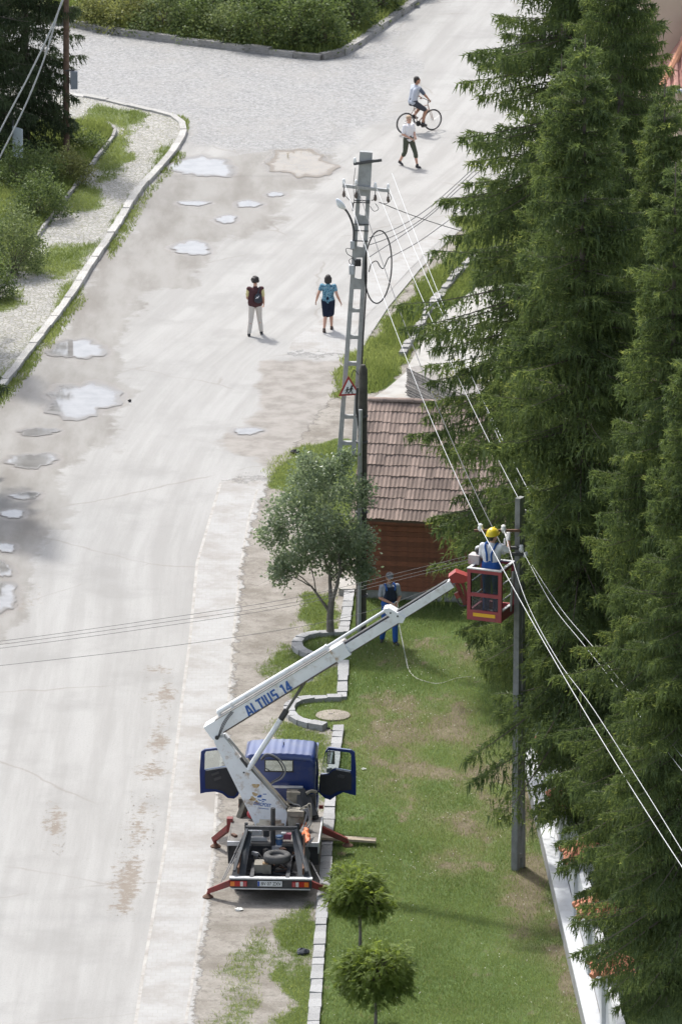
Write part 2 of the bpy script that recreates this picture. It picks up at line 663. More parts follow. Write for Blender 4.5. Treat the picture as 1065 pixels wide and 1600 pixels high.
def cobble_material():
    m, nt, b = new_mat('cobbled_pavement')
    p = _pos(nt)
    vo = nt.nodes.new('ShaderNodeTexVoronoi')
    vo.inputs['Scale'].default_value = 7.5
    nt.links.new(p, vo.inputs['Vector'])
    vd = nt.nodes.new('ShaderNodeTexVoronoi')
    vd.feature = 'DISTANCE_TO_EDGE'
    vd.inputs['Scale'].default_value = 7.5
    nt.links.new(p, vd.inputs['Vector'])
    sep = nt.nodes.new('ShaderNodeSeparateColor')
    nt.links.new(vo.outputs['Color'], sep.inputs[0])
    c = _mix(nt, sep.outputs[0], (0.25, 0.245, 0.23), (0.36, 0.35, 0.325))
    joint = _math(nt, 'SUBTRACT', 1.0, _ramp(nt, vd.outputs[0], 0.02, 0.10))
    c = _mix(nt, _math(nt, 'MULTIPLY', joint, 0.8), c, (0.16, 0.155, 0.09))
    a = _ramp(nt, _math(nt, 'ADD', _attr(nt, 'grass'), _math(nt, 'SUBTRACT', _noise(nt, 3.0, 6, 0.75, p), 0.5)), 0.35, 0.75)
    c = _mix(nt, a, c, (0.10, 0.13, 0.035))
    nt.links.new(c, b.inputs['Base Color'])
    b.inputs['Roughness'].default_value = 0.92
    _bump(nt, b, _ramp(nt, vd.outputs[0], 0.0, 0.12), 0.8, 0.02)
    return m


PAVER_M = paver_material()
COBBLE_M = cobble_material()
STONE_M = mat('kerb_stone', (0.34, 0.342, 0.342), 0.9, col2=(0.24, 0.24, 0.24), scale=9, var=0.8, grime=(0.25, 0.24, 0.2),
              grime_amt=0.45, bump=0.6, bscale=30, rand=0.14, grime_scale=5)
OLD_KERB_M = mat('old_kerb_stone', (0.31, 0.30, 0.285), 0.92, col2=(0.20, 0.195, 0.185), scale=7, var=0.8, grime=(0.16, 0.16, 0.11),
                 grime_amt=0.6, bump=0.7, bscale=26, rand=0.2, grime_scale=4)
CONC_M = mat('pale_concrete', (0.35, 0.34, 0.315), 0.9, col2=(0.26, 0.25, 0.228), scale=2.5, var=0.8, grime=(0.28, 0.24, 0.19),
             grime_amt=0.45, bump=0.4, bscale=30, grime_scale=1.6)


# ------------------------------------------------------------------ sheets
def strip(name, rows, z, mat_, dx=0.12, dy=0.25, attrs=None, kind='structure'):
    """ground sheet from rows (photo row, left x, right x): each row is a line across the view at its own distance"""
    rows = sorted(rows, key=lambda r: -r[0])
    L = [(G(r[1], r[0], z), G(r[2], r[0], z)) for r in rows]
    Y = np.array([a.y for a, b in L])
    XL = np.array([a.x for a, b in L])
    XR = np.array([b.x for a, b in L])
    ny = max(2, int((Y[-1] - Y[0]) / dy))
    ys = np.linspace(Y[0], Y[-1], ny + 1)
    xl, xr = np.interp(ys, Y, XL), np.interp(ys, Y, XR)
    nx = max(2, int((xr - xl).max() / dx))
    t = np.linspace(0, 1, nx + 1)
    X = xl[:, None] * (1 - t) + xr[:, None] * t
    V = np.stack([X, np.repeat(ys[:, None], nx + 1, 1), np.full_like(X, z)], -1).reshape(-1, 3)
    i = np.arange(ny)[:, None] * (nx + 1) + np.arange(nx)[None]
    Fq = np.stack([i, i + 1, i + nx + 2, i + nx + 1], -1).reshape(-1, 4)
    at = {k: ('POINT', fn(V[:, :2])) for k, fn in (attrs or {}).items()}
    o = np_obj(name, V, Fq, mat_, attrs=at)
    return tag(o, kind=kind)


def PX(pts):
    return [tuple(G(*p)[:2]) for p in pts]


PUDDLES = [  # centre x, y, half width, half height in the photograph, shape seed
    (316, 261, 47, 17, 1), (470, 256, 52, 21, 2), (303, 318, 22, 4, 3), (388, 319, 17, 6, 4), (354, 343, 17, 6, 5),
    (300, 388, 33, 10, 6), (430, 304, 12, 4, 7), (120, 546, 40, 17, 8), (128, 626, 56, 29, 9), (60, 675, 32, 6, 10),
    (50, 720, 38, 12, 11), (40, 775, 22, 6, 12), (20, 803, 17, 8, 13), (8, 856, 16, 8, 14), (5, 890, 14, 12, 15), (387, 674, 20, 6, 16),
    (-5, 935, 34, 24, 17)]


def puddle_xy(cx, cy, rx, ry, seed, grow=1.0, n=56):
    rr = random.Random(seed)
    ph = [rr.uniform(0, 6.28) for _ in range(6)]
    out = []
    for k in range(n):
        a = 2 * math.pi * k / n
        f = 1 + 0.13 * math.sin(2 * a + ph[0]) + 0.10 * math.sin(3 * a + ph[1]) + 0.07 * math.sin(5 * a + ph[2]) + 0.07 * math.sin(8 * a + ph[3]) + 0.05 * math.sin(13 * a + ph[4]) + 0.03 * math.sin(21 * a + ph[5])
        p = G(cx + rx * f * grow * math.cos(a), cy + ry * f * grow * math.sin(a))
        out.append((p.x, p.y))
    return out


MUD_P = PX([(-80, 1030), (15, 1010), (45, 960), (62, 915), (60, 870), (95, 800), (115, 740), (150, 690), (195, 640), (185, 600), (205, 540), (240, 470),
            (330, 415), (410, 350), (470, 310), (560, 250), (545, 235), (400, 235), (300, 245), (262, 262), (216, 310), (150, 420), (90, 500), (20, 590), (-80, 700)])
GRAVEL_P = PX([(-200, 30), (112, 41), (515, 95), (625, 40), (640, 90), (600, 160), (555, 240), (430, 262), (380, 240), (290, 232), (300, 205), (262, 180), (130, 150), (-200, 130)])
DIRT_P = PX([(418, 566), (548, 566), (700, 640), (700, 760), (420, 750), (408, 715), (362, 702), (365, 670), (402, 640)])
DEB1 = PX([(70, 1250), (95, 1255), (112, 1330), (85, 1345), (66, 1300)])
DEB2 = PX([(245, 1040), (275, 1040), (262, 1180), (240, 1320), (215, 1440), (170, 1440), (185, 1290), (225, 1180)])
DEB3 = PX([(-80, 985), (40, 960), (70, 920), (60, 880), (30, 930), (-80, 1000)])


def f_mud(P):
    return mask(P, MUD_P, 0.9, 1.1, 0.7, 2) * 0.92


def f_wet(P):
    w = np.zeros(len(P))
    for q in PUDDLES:
        w = np.maximum(w, np.clip(1 - sdist(P, puddle_xy(*q, n=20)) / 0.42, 0, 1))
    return w * 0.9


def f_gravel(P):
    return mask(P, GRAVEL_P, 0.7, 1.2, 0.8, 4)


def f_dirt(P):
    return mask(P, DIRT_P, 0.5, 0.7, 1.0, 6)


R_ROWS = [(1800, 170), (1600, 212), (1320, 258), (1100, 284), (1000, 297), (867, 308), (793, 334), (707, 372), (640, 415), (570, 470), (520, 530), (480, 580), (420, 640), (370, 690), (320, 752), (250, 835), (150, 915), (0, 1030), (-160, 1100)]
_ry = np.array([G(x, y).y for y, x in R_ROWS])
_rx = np.array([G(x, y).x for y, x in R_ROWS])


def f_lane(P):
    return np.interp(P[:, 1], _ry, _rx) - P[:, 0]


def f_debris(P):
    a = np.maximum(mask(P, DEB1, 0.6, 0.5, 2, 7), mask(P, DEB2, 0.8, 0.6, 1.5, 8)) * 1.0
    return np.maximum(a, mask(P, DEB3, 0.4, 0.6, 1.5, 9) * 0.7)


ground = MB().add([(-1500, -400, -0.03), (1500, -400, -0.03), (1500, 2500, -0.03), (-1500, 2500, -0.03)], [(0, 1, 2, 3)]).build('ground', mat(
    'wide_meadow', (0.10, 0.13, 0.045), 0.95, col2=(0.17, 0.15, 0.08), scale=0.15, var=0.8, bump=0.5, bscale=8))
tag(ground, kind='structure')

road = strip('road', [(1800, -400, 200), (1600, -350, 226), (1520, -330, 236), (1320, -330, 272), (1100, -300, 330), (1000, -300, 350), (900, -300, 372), (867, -300, 385),
                      (793, -300, 410), (720, -300, 470), (640, -300, 545), (570, -300, 552), (520, -300, 580), (480, -300, 606), (420, -300, 656),
                      (370, -300, 706), (320, -300, 768), (250, -300, 850), (150, -300, 930), (0, -300, 1040), (-160, -300, 1100)],
             0.0, ROAD_M, 0.12, 0.3, dict(mud=f_mud, wet=f_wet, dirt=f_dirt, debris=f_debris, lane=f_lane, gravel=lambda P: np.zeros(len(P))))
side_street = strip('side_street', [(275, 262, 470), (262, 262, 520), (240, 276, 555), (215, 286, 590), (198, 288, 620), (186, 270, 630), (174, 216, 640), (156, 135, 650),
                                    (150, -250, 655), (90, -250, 665), (30, -250, 690)],
                    0.004, ROAD_M, 0.15, 0.3, dict(mud=f_mud, wet=f_wet, gravel=f_gravel, dirt=f_dirt, debris=f_debris, lane=f_lane))
paver_strip = strip('parking_strip', [(1800, 170, 282), (1600, 212, 314), (1520, 224, 327), (1324, 258, 358), (1250, 266, 362), (1100, 284, 381), (1000, 297, 388),
                                      (892, 306, 398), (867, 309, 401), (809, 329, 409), (760, 343, 418), (728, 352, 424)],
                    0.006, PAVER_M, 0.15, 0.3, dict(dirt=lambda P: mask(P, PX([(330, 1150), (365, 1150), (350, 1270), (325, 1270), (280, 1250), (300, 1180)]), 0.4, 0.5, 1.2, 3) * 0.8
                                                     + mask(P, PX([(330, 765), (430, 765), (440, 690), (340, 690)]), 1.2, 1.2, 0.8, 31) * 0.6,
                                                     fade=lambda P: np.clip((P[:, 1] - G(0, 770).y) / (G(0, 728).y - G(0, 770).y), 0, 1)))
far_slabs = strip('roadside_slabs', [(572, 440, 540), (530, 458, 548), (500, 500, 566), (460, 548, 604), (420, 600, 640), (380, 650, 682), (330, 712, 736)],
                  0.008, PAVER_M, 0.15, 0.3, dict(dirt=lambda P: 0.6 * mask(P, PX([(420, 555), (580, 545), (580, 600), (420, 600)]), 0.9, 1.2, 0.8, 3),
                  fade=lambda P: np.clip((G(0, 535).y - P[:, 1]) / (G(0, 535).y - G(0, 572).y), 0, 1)))

# gutter kerbs sunk along the paver strip
def flat_line(name, pts, w, z, mat_):
    pts = polyline([G(*p) for p in pts], 1.0)
    vs, fs = [], []
    for i, p in enumerate(pts):
        d = (pts[min(i + 1, len(pts) - 1)] - pts[max(i - 1, 0)]).normalized()
        s = Vector((d.y, -d.x, 0))
        vs += [p + s * w / 2 + Vector((0, 0, z)), p - s * w / 2 + Vector((0, 0, z))]
        if i:
            k = 2 * i
            fs.append((k - 2, k - 1, k + 1, k))
    return tag(MB().add(vs, fs).build(name, mat_), kind='structure')


GUTTER_M = mat('gutter_concrete', (0.37, 0.355, 0.33), 0.92, col2=(0.27, 0.255, 0.23), scale=2.0, var=0.9, grime=(0.2, 0.18, 0.15), grime_amt=0.6)
flat_line('gutter', [(190, 1700), (212, 1600), (224, 1520), (258, 1324), (284, 1100), (297, 1000), (308, 880), (330, 805), (345, 755)], 0.07, 0.010, GUTTER_M)
flat_line('paver_edging', [(290, 1600), (334, 1324), (338, 1250), (357, 1100), (364, 1000), (375, 892), (389, 809), (402, 765)], 0.06, 0.010, GUTTER_M)

# ---- verge with its grass
VG = [  # px polygon, amount
    (PX([(425, 735), (450, 705), (520, 690), (560, 690), (590, 700), (590, 820), (520, 830), (470, 790), (440, 765)]), 1.0),
    (PX([(535, 605), (560, 545), (600, 500), (660, 440), (705, 395), (760, 380), (800, 440), (720, 480), (680, 500), (650, 545), (622, 605), (575, 620)]), 1.0),
    (PX([(475, 925), (530, 925), (545, 980), (500, 1000), (470, 990), (462, 960)]), 0.9),
    (PX([(425, 1000), (465, 1010), (500, 1030), (535, 1045), (535, 1100), (460, 1100), (430, 1075), (415, 1040)]), 0.62),
    (PX([(465, 1110), (500, 1100), (535, 1100), (535, 1140), (500, 1140)]), 0.5),
    (PX([(430, 1125), (480, 1140), (525, 1145), (515, 1270), (498, 1270), (500, 1190), (440, 1165)]), 0.66),
    (PX([(420, 1440), (505, 1390), (498, 1600), (485, 1720), (400, 1720), (440, 1540)]), 0.66),
    (PX([(330, 1520), (400, 1450), (440, 1480), (400, 1600), (320, 1720), (290, 1720)]), 0.42),
    (PX([(520, 600), (545, 560), (548, 590), (530, 620)]), 0.7),
    (PX([(405, 1060), (445, 1010), (475, 1000), (470, 1050), (425, 1100)]), 0.4),
    (PX([(560, 800), (1400, 700), (1400, 1000), (560, 960)]), 0.7),
    (PX([(700, 200), (1500, 200), (1500, 760), (760, 640), (740, 480), (720, 380)]), 0.8)]


def f_vgrass(P):
    g = np.zeros(len(P))
    for k, (poly, amt) in enumerate(VG):
        g = np.maximum(g, mask(P, poly, 0.35, 0.55, 1.1, 40 + k) * amt)
    n = fbm(P[:, 0] * 1.5, P[:, 1] * 1.0, 91)
    return np.clip(g * (0.45 + 1.1 * n), 0, 1)


zero = lambda P: np.zeros(len(P))
V_ROWS = [(1800, 236), (1600, 268), (1324, 312), (1250, 316), (1100, 335), (1000, 342), (892, 354), (840, 364), (809, 372), (760, 392), (740, 404), (715, 430), (680, 450), (640, 480), (600, 520), (575, 545), (520, 560), (480, 590), (420, 640), (370, 690), (320, 750), (250, 830)]
_vy = np.array([G(x, y).y for y, x in V_ROWS])
_vx = np.array([G(x, y).x for y, x in V_ROWS])


def f_fade(P):
    d = P[:, 0] - np.interp(P[:, 1], _vy, _vx)
    return np.clip(1.15 - d / 0.62, 0, 1)


verge = strip('dirt_verge', [(1800, 234, 520), (1600, 266, 520), (1324, 310, 545), (1250, 314, 550), (1100, 333, 560), (1000, 340, 570), (892, 352, 575), (845, 362, 640),
                             (809, 370, 1500), (760, 390, 1500), (740, 402, 1500), (715, 430, 1500), (680, 450, 1500), (640, 480, 1500), (600, 520, 1500), (575, 545, 1500), (520, 560, 1500), (480, 590, 1500), (420, 640, 1500), (370, 690, 1500),
                             (320, 750, 1500), (250, 830, 1500), (150, 915, 1500), (0, 1030, 1500)], 0.012, VERGE_M, 0.15, 0.3, dict(grass=f_vgrass, dry=zero, fade=f_fade))

# ---- lawn bounded by the stone edging
EDGE_PX = [(478, 1720), (490, 1600), (497, 1510), (503, 1430), (507, 1390), (511, 1330), (515, 1270), (520, 1215), (526, 1165), (529, 1143),
           (508, 1141), (484, 1137), (466, 1131), (455, 1123), (451, 1114), (456, 1106), (468, 1101), (490, 1098), (512, 1097), (534, 1097),
           (535, 1075), (537, 1040), (520, 1036), (500, 1033), (480, 1027), (466, 1019), (464, 1010), (474, 1002), (492, 997), (512, 996), (536, 995), (540, 975), (546, 930)]
LAWN_POLY = PX(EDGE_PX + [(548, 905), (1500, 905), (1500, 1720)])
DRY = [PX([(540, 1110), (700, 1090), (790, 1140), (790, 1300), (720, 1350), (640, 1260), (560, 1210)]), PX([(735, 1140), (850, 1140), (880, 1400), (930, 1620), (880, 1640), (850, 1500), (800, 1430), (775, 1330)]),
       PX([(640, 1340), (700, 1330), (720, 1360), (660, 1370)]), PX([(600, 1020), (660, 1010), (740, 1010), (740, 1050), (620, 1040)])]


def f_dry(P):
    d = np.zeros(len(P))
    for k, q in enumerate(DRY):
        d = np.maximum(d, mask(P, q, 1.0, 1.2, 0.8, 60 + k) * (0.85, 1.0, 0.7, 0.6)[k])
    return np.clip(d * np.clip((fbm(P[:, 0] * 1.3, P[:, 1] * 0.8, 95) - 0.22) * 2.8, 0, 1.5), 0, 1)


def f_lgrass(P):
    return np.clip(1.05 - 0.95 * f_dry(P) - 2.2 * np.clip(fbm(P[:, 0] * 2.2, P[:, 1] * 1.3, 97) - 0.52, 0, 1), 0, 1)


def poly_sheet(name, poly, z, mat_, dx, dy, attrs):
    """sheet cut to a free-form outline: fine grid clipped by the outline, its edge under the edging stones"""
    a = np.array(poly)
    x0, y0, x1, y1 = a[:, 0].min(), a[:, 1].min(), a[:, 0].max(), a[:, 1].max()
    nx, ny = int((x1 - x0) / dx), int((y1 - y0) / dy)
    xs, ys = np.linspace(x0, x1, nx + 1), np.linspace(y0, y1, ny + 1)
    X, Y = np.meshgrid(xs, ys)
    V = np.stack([X, Y, np.full_like(X, z)], -1).reshape(-1, 3)
    i = np.arange(ny)[:, None] * (nx + 1) + np.arange(nx)[None]
    Fq = np.stack([i, i + 1, i + nx + 2, i + nx + 1], -1).reshape(-1, 4)
    c = V[Fq].mean(1)[:, :2]
    Fq = Fq[sdist(c, poly) < 0.0]
    used = np.unique(Fq)
    remap = np.zeros(len(V), int)
    remap[used] = np.arange(len(used))
    V, Fq = V[used], remap[Fq]
    return tag(np_obj(name, V, Fq, mat_, attrs={k: ('POINT', fn(V[:, :2])) for k, fn in attrs.items()}), kind='structure')


lawn = poly_sheet('lawn', LAWN_POLY, 0.045, LAWN_M, 0.12, 0.14, dict(grass=f_lgrass, dry=f_dry))

# ---- left pavement and garden
KERB_L = [(-60, 678), (0, 611), (50, 546), (102, 479), (140, 420), (180, 361), (216, 302), (258, 256), (280, 226), (287, 208), (284, 197), (268, 186), (240, 179), (216, 174), (175, 164), (135, 156), (60, 146), (-100, 128)]
EDGE_L = [(-60, 545), (0, 455), (33, 411), (69, 363), (102, 320), (135, 276), (160, 244), (180, 217), (178, 208), (170, 202), (156, 198), (130, 197), (100, 198), (-60, 202)]
PAVE_POLY = PX(KERB_L + [(-300, 110), (-300, 690)])
GARDEN_POLY = PX(EDGE_L + [(-400, 205), (-400, 545)])


def f_pgrass(P):
    g = mask(P, PX([(100, 500), (0, 640), (-60, 700), (-60, 640), (60, 520), (200, 320), (262, 255), (280, 215), (240, 260)]), 0.4, 0.5, 1.0, 21) * 0.8
    for k, q in enumerate(([(60, 395), (120, 400), (100, 440), (30, 430)], [(100, 390), (150, 385), (120, 430), (80, 440)], [(0, 455), (50, 445), (40, 480), (-20, 490)],
                           [(110, 290), (170, 300), (160, 330), (100, 340)], [(130, 240), (200, 210), (220, 250), (150, 300)], [(150, 170), (230, 185), (200, 215), (140, 190)])):
        g = np.maximum(g, mask(P, PX(q), 0.5, 0.7, 0.9, 70 + k) * 0.75)
    return np.clip(g * (0.4 + 1.1 * fbm(P[:, 0] * 1.4, P[:, 1], 23)) + 0.12, 0, 1)


pavement = poly_sheet('cobbled_pavement', PAVE_POLY, 0.10, COBBLE_M, 0.2, 0.3, dict(grass=f_pgrass))
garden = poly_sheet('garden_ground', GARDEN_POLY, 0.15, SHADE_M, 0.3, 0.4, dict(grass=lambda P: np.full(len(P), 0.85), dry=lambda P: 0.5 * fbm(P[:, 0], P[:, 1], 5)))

KERB_F = [(40, 30), (112, 41), (190, 55), (262, 65), (340, 75), (436, 87), (490, 93), (515, 93), (532, 88), (548, 78), (575, 60), (599, 42), (630, 20), (659, 0), (760, -70)]
FAR_POLY = PX(KERB_F + [(760, -250), (-200, -250), (-200, -20), (20, 20)])
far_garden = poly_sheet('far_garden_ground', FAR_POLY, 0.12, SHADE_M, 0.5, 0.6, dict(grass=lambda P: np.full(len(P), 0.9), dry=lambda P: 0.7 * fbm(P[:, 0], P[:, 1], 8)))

apron = tag(MB().prism([Vector((x, y, -0.05)) for x, y in PX([(600, 612), (632, 585), (645, 560), (668, 520), (700, 485), (745, 450), (1000, 430), (1000, 700), (560, 700), (556, 640)])], (0, 0, 0.085)).build('concrete_apron', CONC_M), kind='structure')

# ---- puddles
def water_mat(name, bed, amt):
    m, nt, b = new_mat(name)
    p = _pos(nt)
    c = _mix(nt, _ramp(nt, _noise(nt, 2.0, 5, 0.6, p), 0.35, 0.7), bed, tuple(v * 0.75 for v in bed))
    nt.links.new(c, b.inputs['Base Color'])
    b.inputs['Roughness'].default_value = 0.03
    b.inputs['IOR'].default_value = 1.33
    b.inputs['Specular IOR Level'].default_value = amt
    # shallow rim: wet mud shows through
    rim = nt.nodes.new('ShaderNodeBsdfPrincipled')
    rim.inputs['Base Color'].default_value = (bed[0] * 0.62, bed[1] * 0.58, bed[2] * 0.54, 1)
    rim.inputs['Roughness'].default_value = 0.35
    mx = nt.nodes.new('ShaderNodeMixShader')
    dep = _ramp(nt, _math(nt, 'ADD', _attr(nt, 'depth'), _math(nt, 'MULTIPLY', _math(nt, 'SUBTRACT', _noise(nt, 3.2, 7, 0.7, p), 0.5), 1.7)), 0.22, 0.7)
    nt.links.new(dep, mx.inputs[0])
    nt.links.new(rim.outputs[0], mx.inputs[1])
    nt.links.new(b.outputs[0], mx.inputs[2])
    nt.links.new(mx.outputs[0], nt.nodes['Material Output'].inputs['Surface'])
    return m


WATER_M = water_mat('puddle_water', (0.215, 0.21, 0.2), 0.55)
WATER_TAN = water_mat('tan_puddle_water', (0.19, 0.15, 0.095), 0.5)  # tan base colour for a single puddle
for q in PUDDLES:
    pts = puddle_xy(*q)
    c_ = np.array(pts).mean(0)
    ring = np.array(pts)
    n_ = len(ring)
    VV_ = np.concatenate([c_ + (ring - c_) * f for f in (1.0, 0.88, 0.74, 0.4)])
    VV_ = np.concatenate([np.c_[VV_, np.full(len(VV_), 0.012)], [[c_[0], c_[1], 0.012]]])
    ff = [(k * n_ + i, k * n_ + (i + 1) % n_, (k + 1) * n_ + (i + 1) % n_, (k + 1) * n_ + i) for k in range(3) for i in range(n_)]
    ff += [(3 * n_ + i, 3 * n_ + (i + 1) % n_, 4 * n_, 4 * n_) for i in range(n_)]
    tri_ = [t for a, b, c, d in ff for t in (((a, b, c), (a, c, d)) if c != d else ((a, b, c),))]
    o = np_obj('puddle', VV_, tri_, WATER_TAN if q[4] == 2 else WATER_M, attrs={'depth': ('POINT', np.concatenate([np.full(n_, 0.0), np.full(n_, 0.35), np.full(n_, 0.8), np.full(n_, 1.0), [1.0]]))})
    tag(o, kind='structure')


# ------------------------------------------------------------------ kerbs and edging made of single stones
def stone_meshes(name, mat_, n=4, seed=0, bev=0.02, jit=0.02):
    out = []
    for k in range(n):
        rr = random.Random(seed + k)
        mb = MB().box((0, 0, 0.5), (1, 1, 1))
        mb.v = [tuple(c + rr.uniform(-jit, jit) * (1 if i < 2 else 2) for i, c in enumerate(p)) for p in mb.v]
        out.append(mb.mesh(name, mat_, bevel=bev, seg=1))
    return out


def stone_row(root, part, pts, step, w, h, z0, meshes, seed, gap=0.012, hv=0.1, wv=0.08):
    rr = random.Random(seed)
    line = smooth_line(pts, 6)
    # walk along the line by arc length
    cum = [0]
    for a, b in zip(line, line[1:]):
        cum.append(cum[-1] + (b - a).length)

    def at(s):
        s = min(max(s, 0), cum[-1])
        for i in range(len(line) - 1):
            if cum[i + 1] >= s:
                return line[i].lerp(line[i + 1], (s - cum[i]) / max(cum[i + 1] - cum[i], 1e-6))
        return line[-1]
    s = 0
    base = root.location
    while s < cum[-1] - 0.05:
        ln = step * rr.uniform(0.88, 1.12)
        a, b = at(s), at(s + ln)
        d = b - a
        o = link(bpy.data.objects.new(part, rr.choice(meshes)), root)
        o.location = (a + b) / 2 - base + Vector((0, 0, z0))
        o.rotation_euler = (rr.uniform(-.02, .02), rr.uniform(-.012, .012), math.atan2(d.y, d.x) + rr.uniform(-.02, .02))
        o.scale = (d.length - gap, w * rr.uniform(1 - wv, 1 + wv), h * rr.uniform(1 - hv, 1 + hv))
        s += ln


sm = stone_meshes('edging_stone', STONE_M, 4, 1)
ed = thing('lawn_edging', 'pale split stone edging winding between the dirt verge and the lawn', 'edging', G(500, 1480))
stone_row(ed, 'edging_stone', [G(*p) for p in EDGE_PX[:10]], 0.42, 0.24, 0.17, -0.02, sm, 1)
stone_row(ed, 'edging_stone', [G(*p) for p in EDGE_PX[10:20]], 0.34, 0.24, 0.17, -0.02, sm, 2)
stone_row(ed, 'edging_stone', [G(*p) for p in EDGE_PX[19:22]], 0.40, 0.24, 0.17, -0.021, sm, 3)
stone_row(ed, 'edging_stone', [G(*p) for p in EDGE_PX[22:31]], 0.34, 0.24, 0.17, -0.02, sm, 4)
stone_row(ed, 'edging_stone', [G(*p) for p in EDGE_PX[30:]], 0.42, 0.24, 0.17, -0.021, sm, 5)
km = stone_meshes('kerb_stone', OLD_KERB_M, 4, 11)
kl = thing('kerb', 'weathered stone kerb curving round the cobbled pavement corner on the left', 'kerb', G(180, 361))
stone_row(kl, 'kerb_stone', [G(*p) for p in KERB_L], 1.0, 0.22, 0.17, -0.02, stone_meshes('kerb_stone', mat('light_kerb_stone', (0.40, 0.39, 0.37), 0.92, col2=(0.28, 0.275, 0.255), scale=6, var=0.8, grime=(0.24, 0.22, 0.15), grime_amt=0.5, bump=0.6, bscale=26, rand=0.15), 4, 11), 6, hv=0.12)
ke = thing('low_edging', 'thin low concrete edging between the cobbled pavement and the shaded garden', 'edging', G(100, 320))
stone_row(ke, 'edging_stone', [G(*p) for p in EDGE_L], 1.0, 0.09, 0.13, 0.09, km, 7, hv=0.15)
kf = thing('kerb', 'dark stone kerb along the far bushes and round the street corner', 'kerb', G(436, 87))
stone_row(kf, 'kerb_stone', [G(*p) for p in KERB_F], 1.0, 0.28, 0.24, -0.02, km, 8, hv=0.14)

# stone gully wall in the weeds
gw = thing('gully_wall', 'low rough stone wall sunk in the weeds beside the concrete apron', 'wall', G(700, 455))
stone_row(gw, 'stone', [G(628, 560), G(655, 515), G(684, 470), G(716, 430), G(742, 405)], 0.42, 0.22, 0.20, -0.02,
          stone_meshes('stone', OLD_KERB_M, 4, 51, 0.04, 0.07), 9, hv=0.35, wv=0.25)

# ------------------------------------------------------------------ grass
GRASS_M = leaf_mat('grass_blades', (0.115, 0.168, 0.055), (0.22, 0.285, 0.105), 0.52, 0.65, (0.225, 0.215, 0.11))
WEED_M = leaf_mat('weed_leaves', (0.115, 0.16, 0.045), (0.25, 0.30, 0.105), 0.52, 0.6)


def blades(name, box, prob, n, h, w, z0, mat_, label, cat, seed, tint=None, lean=0.5):
    rng = np.random.default_rng(seed)
    (x0, y0), (x1, y1) = box
    P = np.stack([rng.uniform(x0, x1, n), rng.uniform(y0, y1, n)], 1)
    keep = rng.random(n) < prob(P)
    P = P[keep]
    n = len(P)
    hh = h * rng.uniform(0.5, 1.3, n) * (0.7 + 0.6 * fbm(P[:, 0] * 0.9, P[:, 1] * 0.9, seed))
    a = rng.uniform(0, 2 * np.pi, n)
    l = rng.uniform(0.1, lean, n) * hh
    b = rng.uniform(0, 2 * np.pi, n)
    ww = w * rng.uniform(0.7, 1.4, n)
    base = np.stack([P[:, 0], P[:, 1], np.full(n, z0)], 1)
    side = np.stack([np.cos(a), np.sin(a), np.zeros(n)], 1) * ww[:, None] / 2
    tip = base + np.stack([np.cos(b) * l, np.sin(b) * l, hh], 1)
    V = np.stack([base - side, base + side, tip], 1).reshape(-1, 3)
    Ft = np.arange(3 * n).reshape(-1, 3)
    t = np.clip(rng.uniform(0, 0.8, n) * 0.5 + 1.5 * (fbm(P[:, 0] * 0.7, P[:, 1] * 0.45, seed + 3) - 0.33), 0, 0.8)
    if tint is not None:
        t = np.where(rng.random(n) < tint(P), rng.uniform(0.85, 1.0, n), t)
    o = np_obj(name, V, Ft, mat_, attrs={'tint': ('FACE', t)})
    return tag(o, label, cat, kind='stuff')


def in_poly(poly, f=None):
    def fn(P):
        m = (sdist(P, poly) < -0.1).astype(float)
        return m * (f(P) if f else 1)
    return fn


blades('lawn_grass', ((-1.0, G(0, 1700).y), (6.0, G(0, 925).y)), in_poly(LAWN_POLY, lambda P: 0.12 + 0.88 * f_lgrass(P)), 360000, 0.07, 0.011, 0.045, GRASS_M,
       'short mown green lawn grass with dry patches', 'grass', 2, tint=lambda P: 0.07 + 0.85 * f_dry(P) + 0.5 * np.clip(fbm(P[:, 0] * 2.5, P[:, 1] * 1.6, 99) - 0.5, 0, 1))
b0, b1 = G(250, 1720), G(600, 690)
blades('verge_grass', ((b0.x, b0.y), (b1.x, b1.y)), lambda P: np.clip(f_vgrass(P) * 1.3 - 0.25, 0, 1) * (sdist(P, LAWN_POLY) > 0.15), 260000, 0.075, 0.014, 0.012, WEED_M,
       'patchy weeds and grass on the dirt verge', 'grass', 3, lean=0.9)
b0, b1 = G(500, 625), G(860, 340)
blades('bank_weeds', ((b0.x, b0.y), (b1.x, b1.y)), lambda P: np.clip(f_vgrass(P) * 1.4 - 0.3, 0, 1) * (sdist(P, PX([(600, 612), (632, 585), (645, 560), (668, 520), (700, 485), (745, 450), (1000, 430), (1000, 700)])) > 0.1), 200000, 0.13, 0.026, 0.012, WEED_M,
       'tall bright green weeds on the bank behind the shed', 'weeds', 4, lean=0.9)
b0, b1 = G(-60, 690), G(300, 150)
blades('pavement_grass', ((b0.x, b0.y), (b1.x, b1.y)), lambda P: np.clip(f_pgrass(P) * 1.5 - 0.45, 0, 1) * (sdist(P, PAVE_POLY) < -0.15) * (sdist(P, GARDEN_POLY) > 0.1), 160000, 0.08, 0.02, 0.10, WEED_M,
       'grass and weeds growing between the cobbles', 'grass', 5, lean=0.9)
KL = PX([(p[0] + 10, p[1] + 4) for p in KERB_L[:12]])


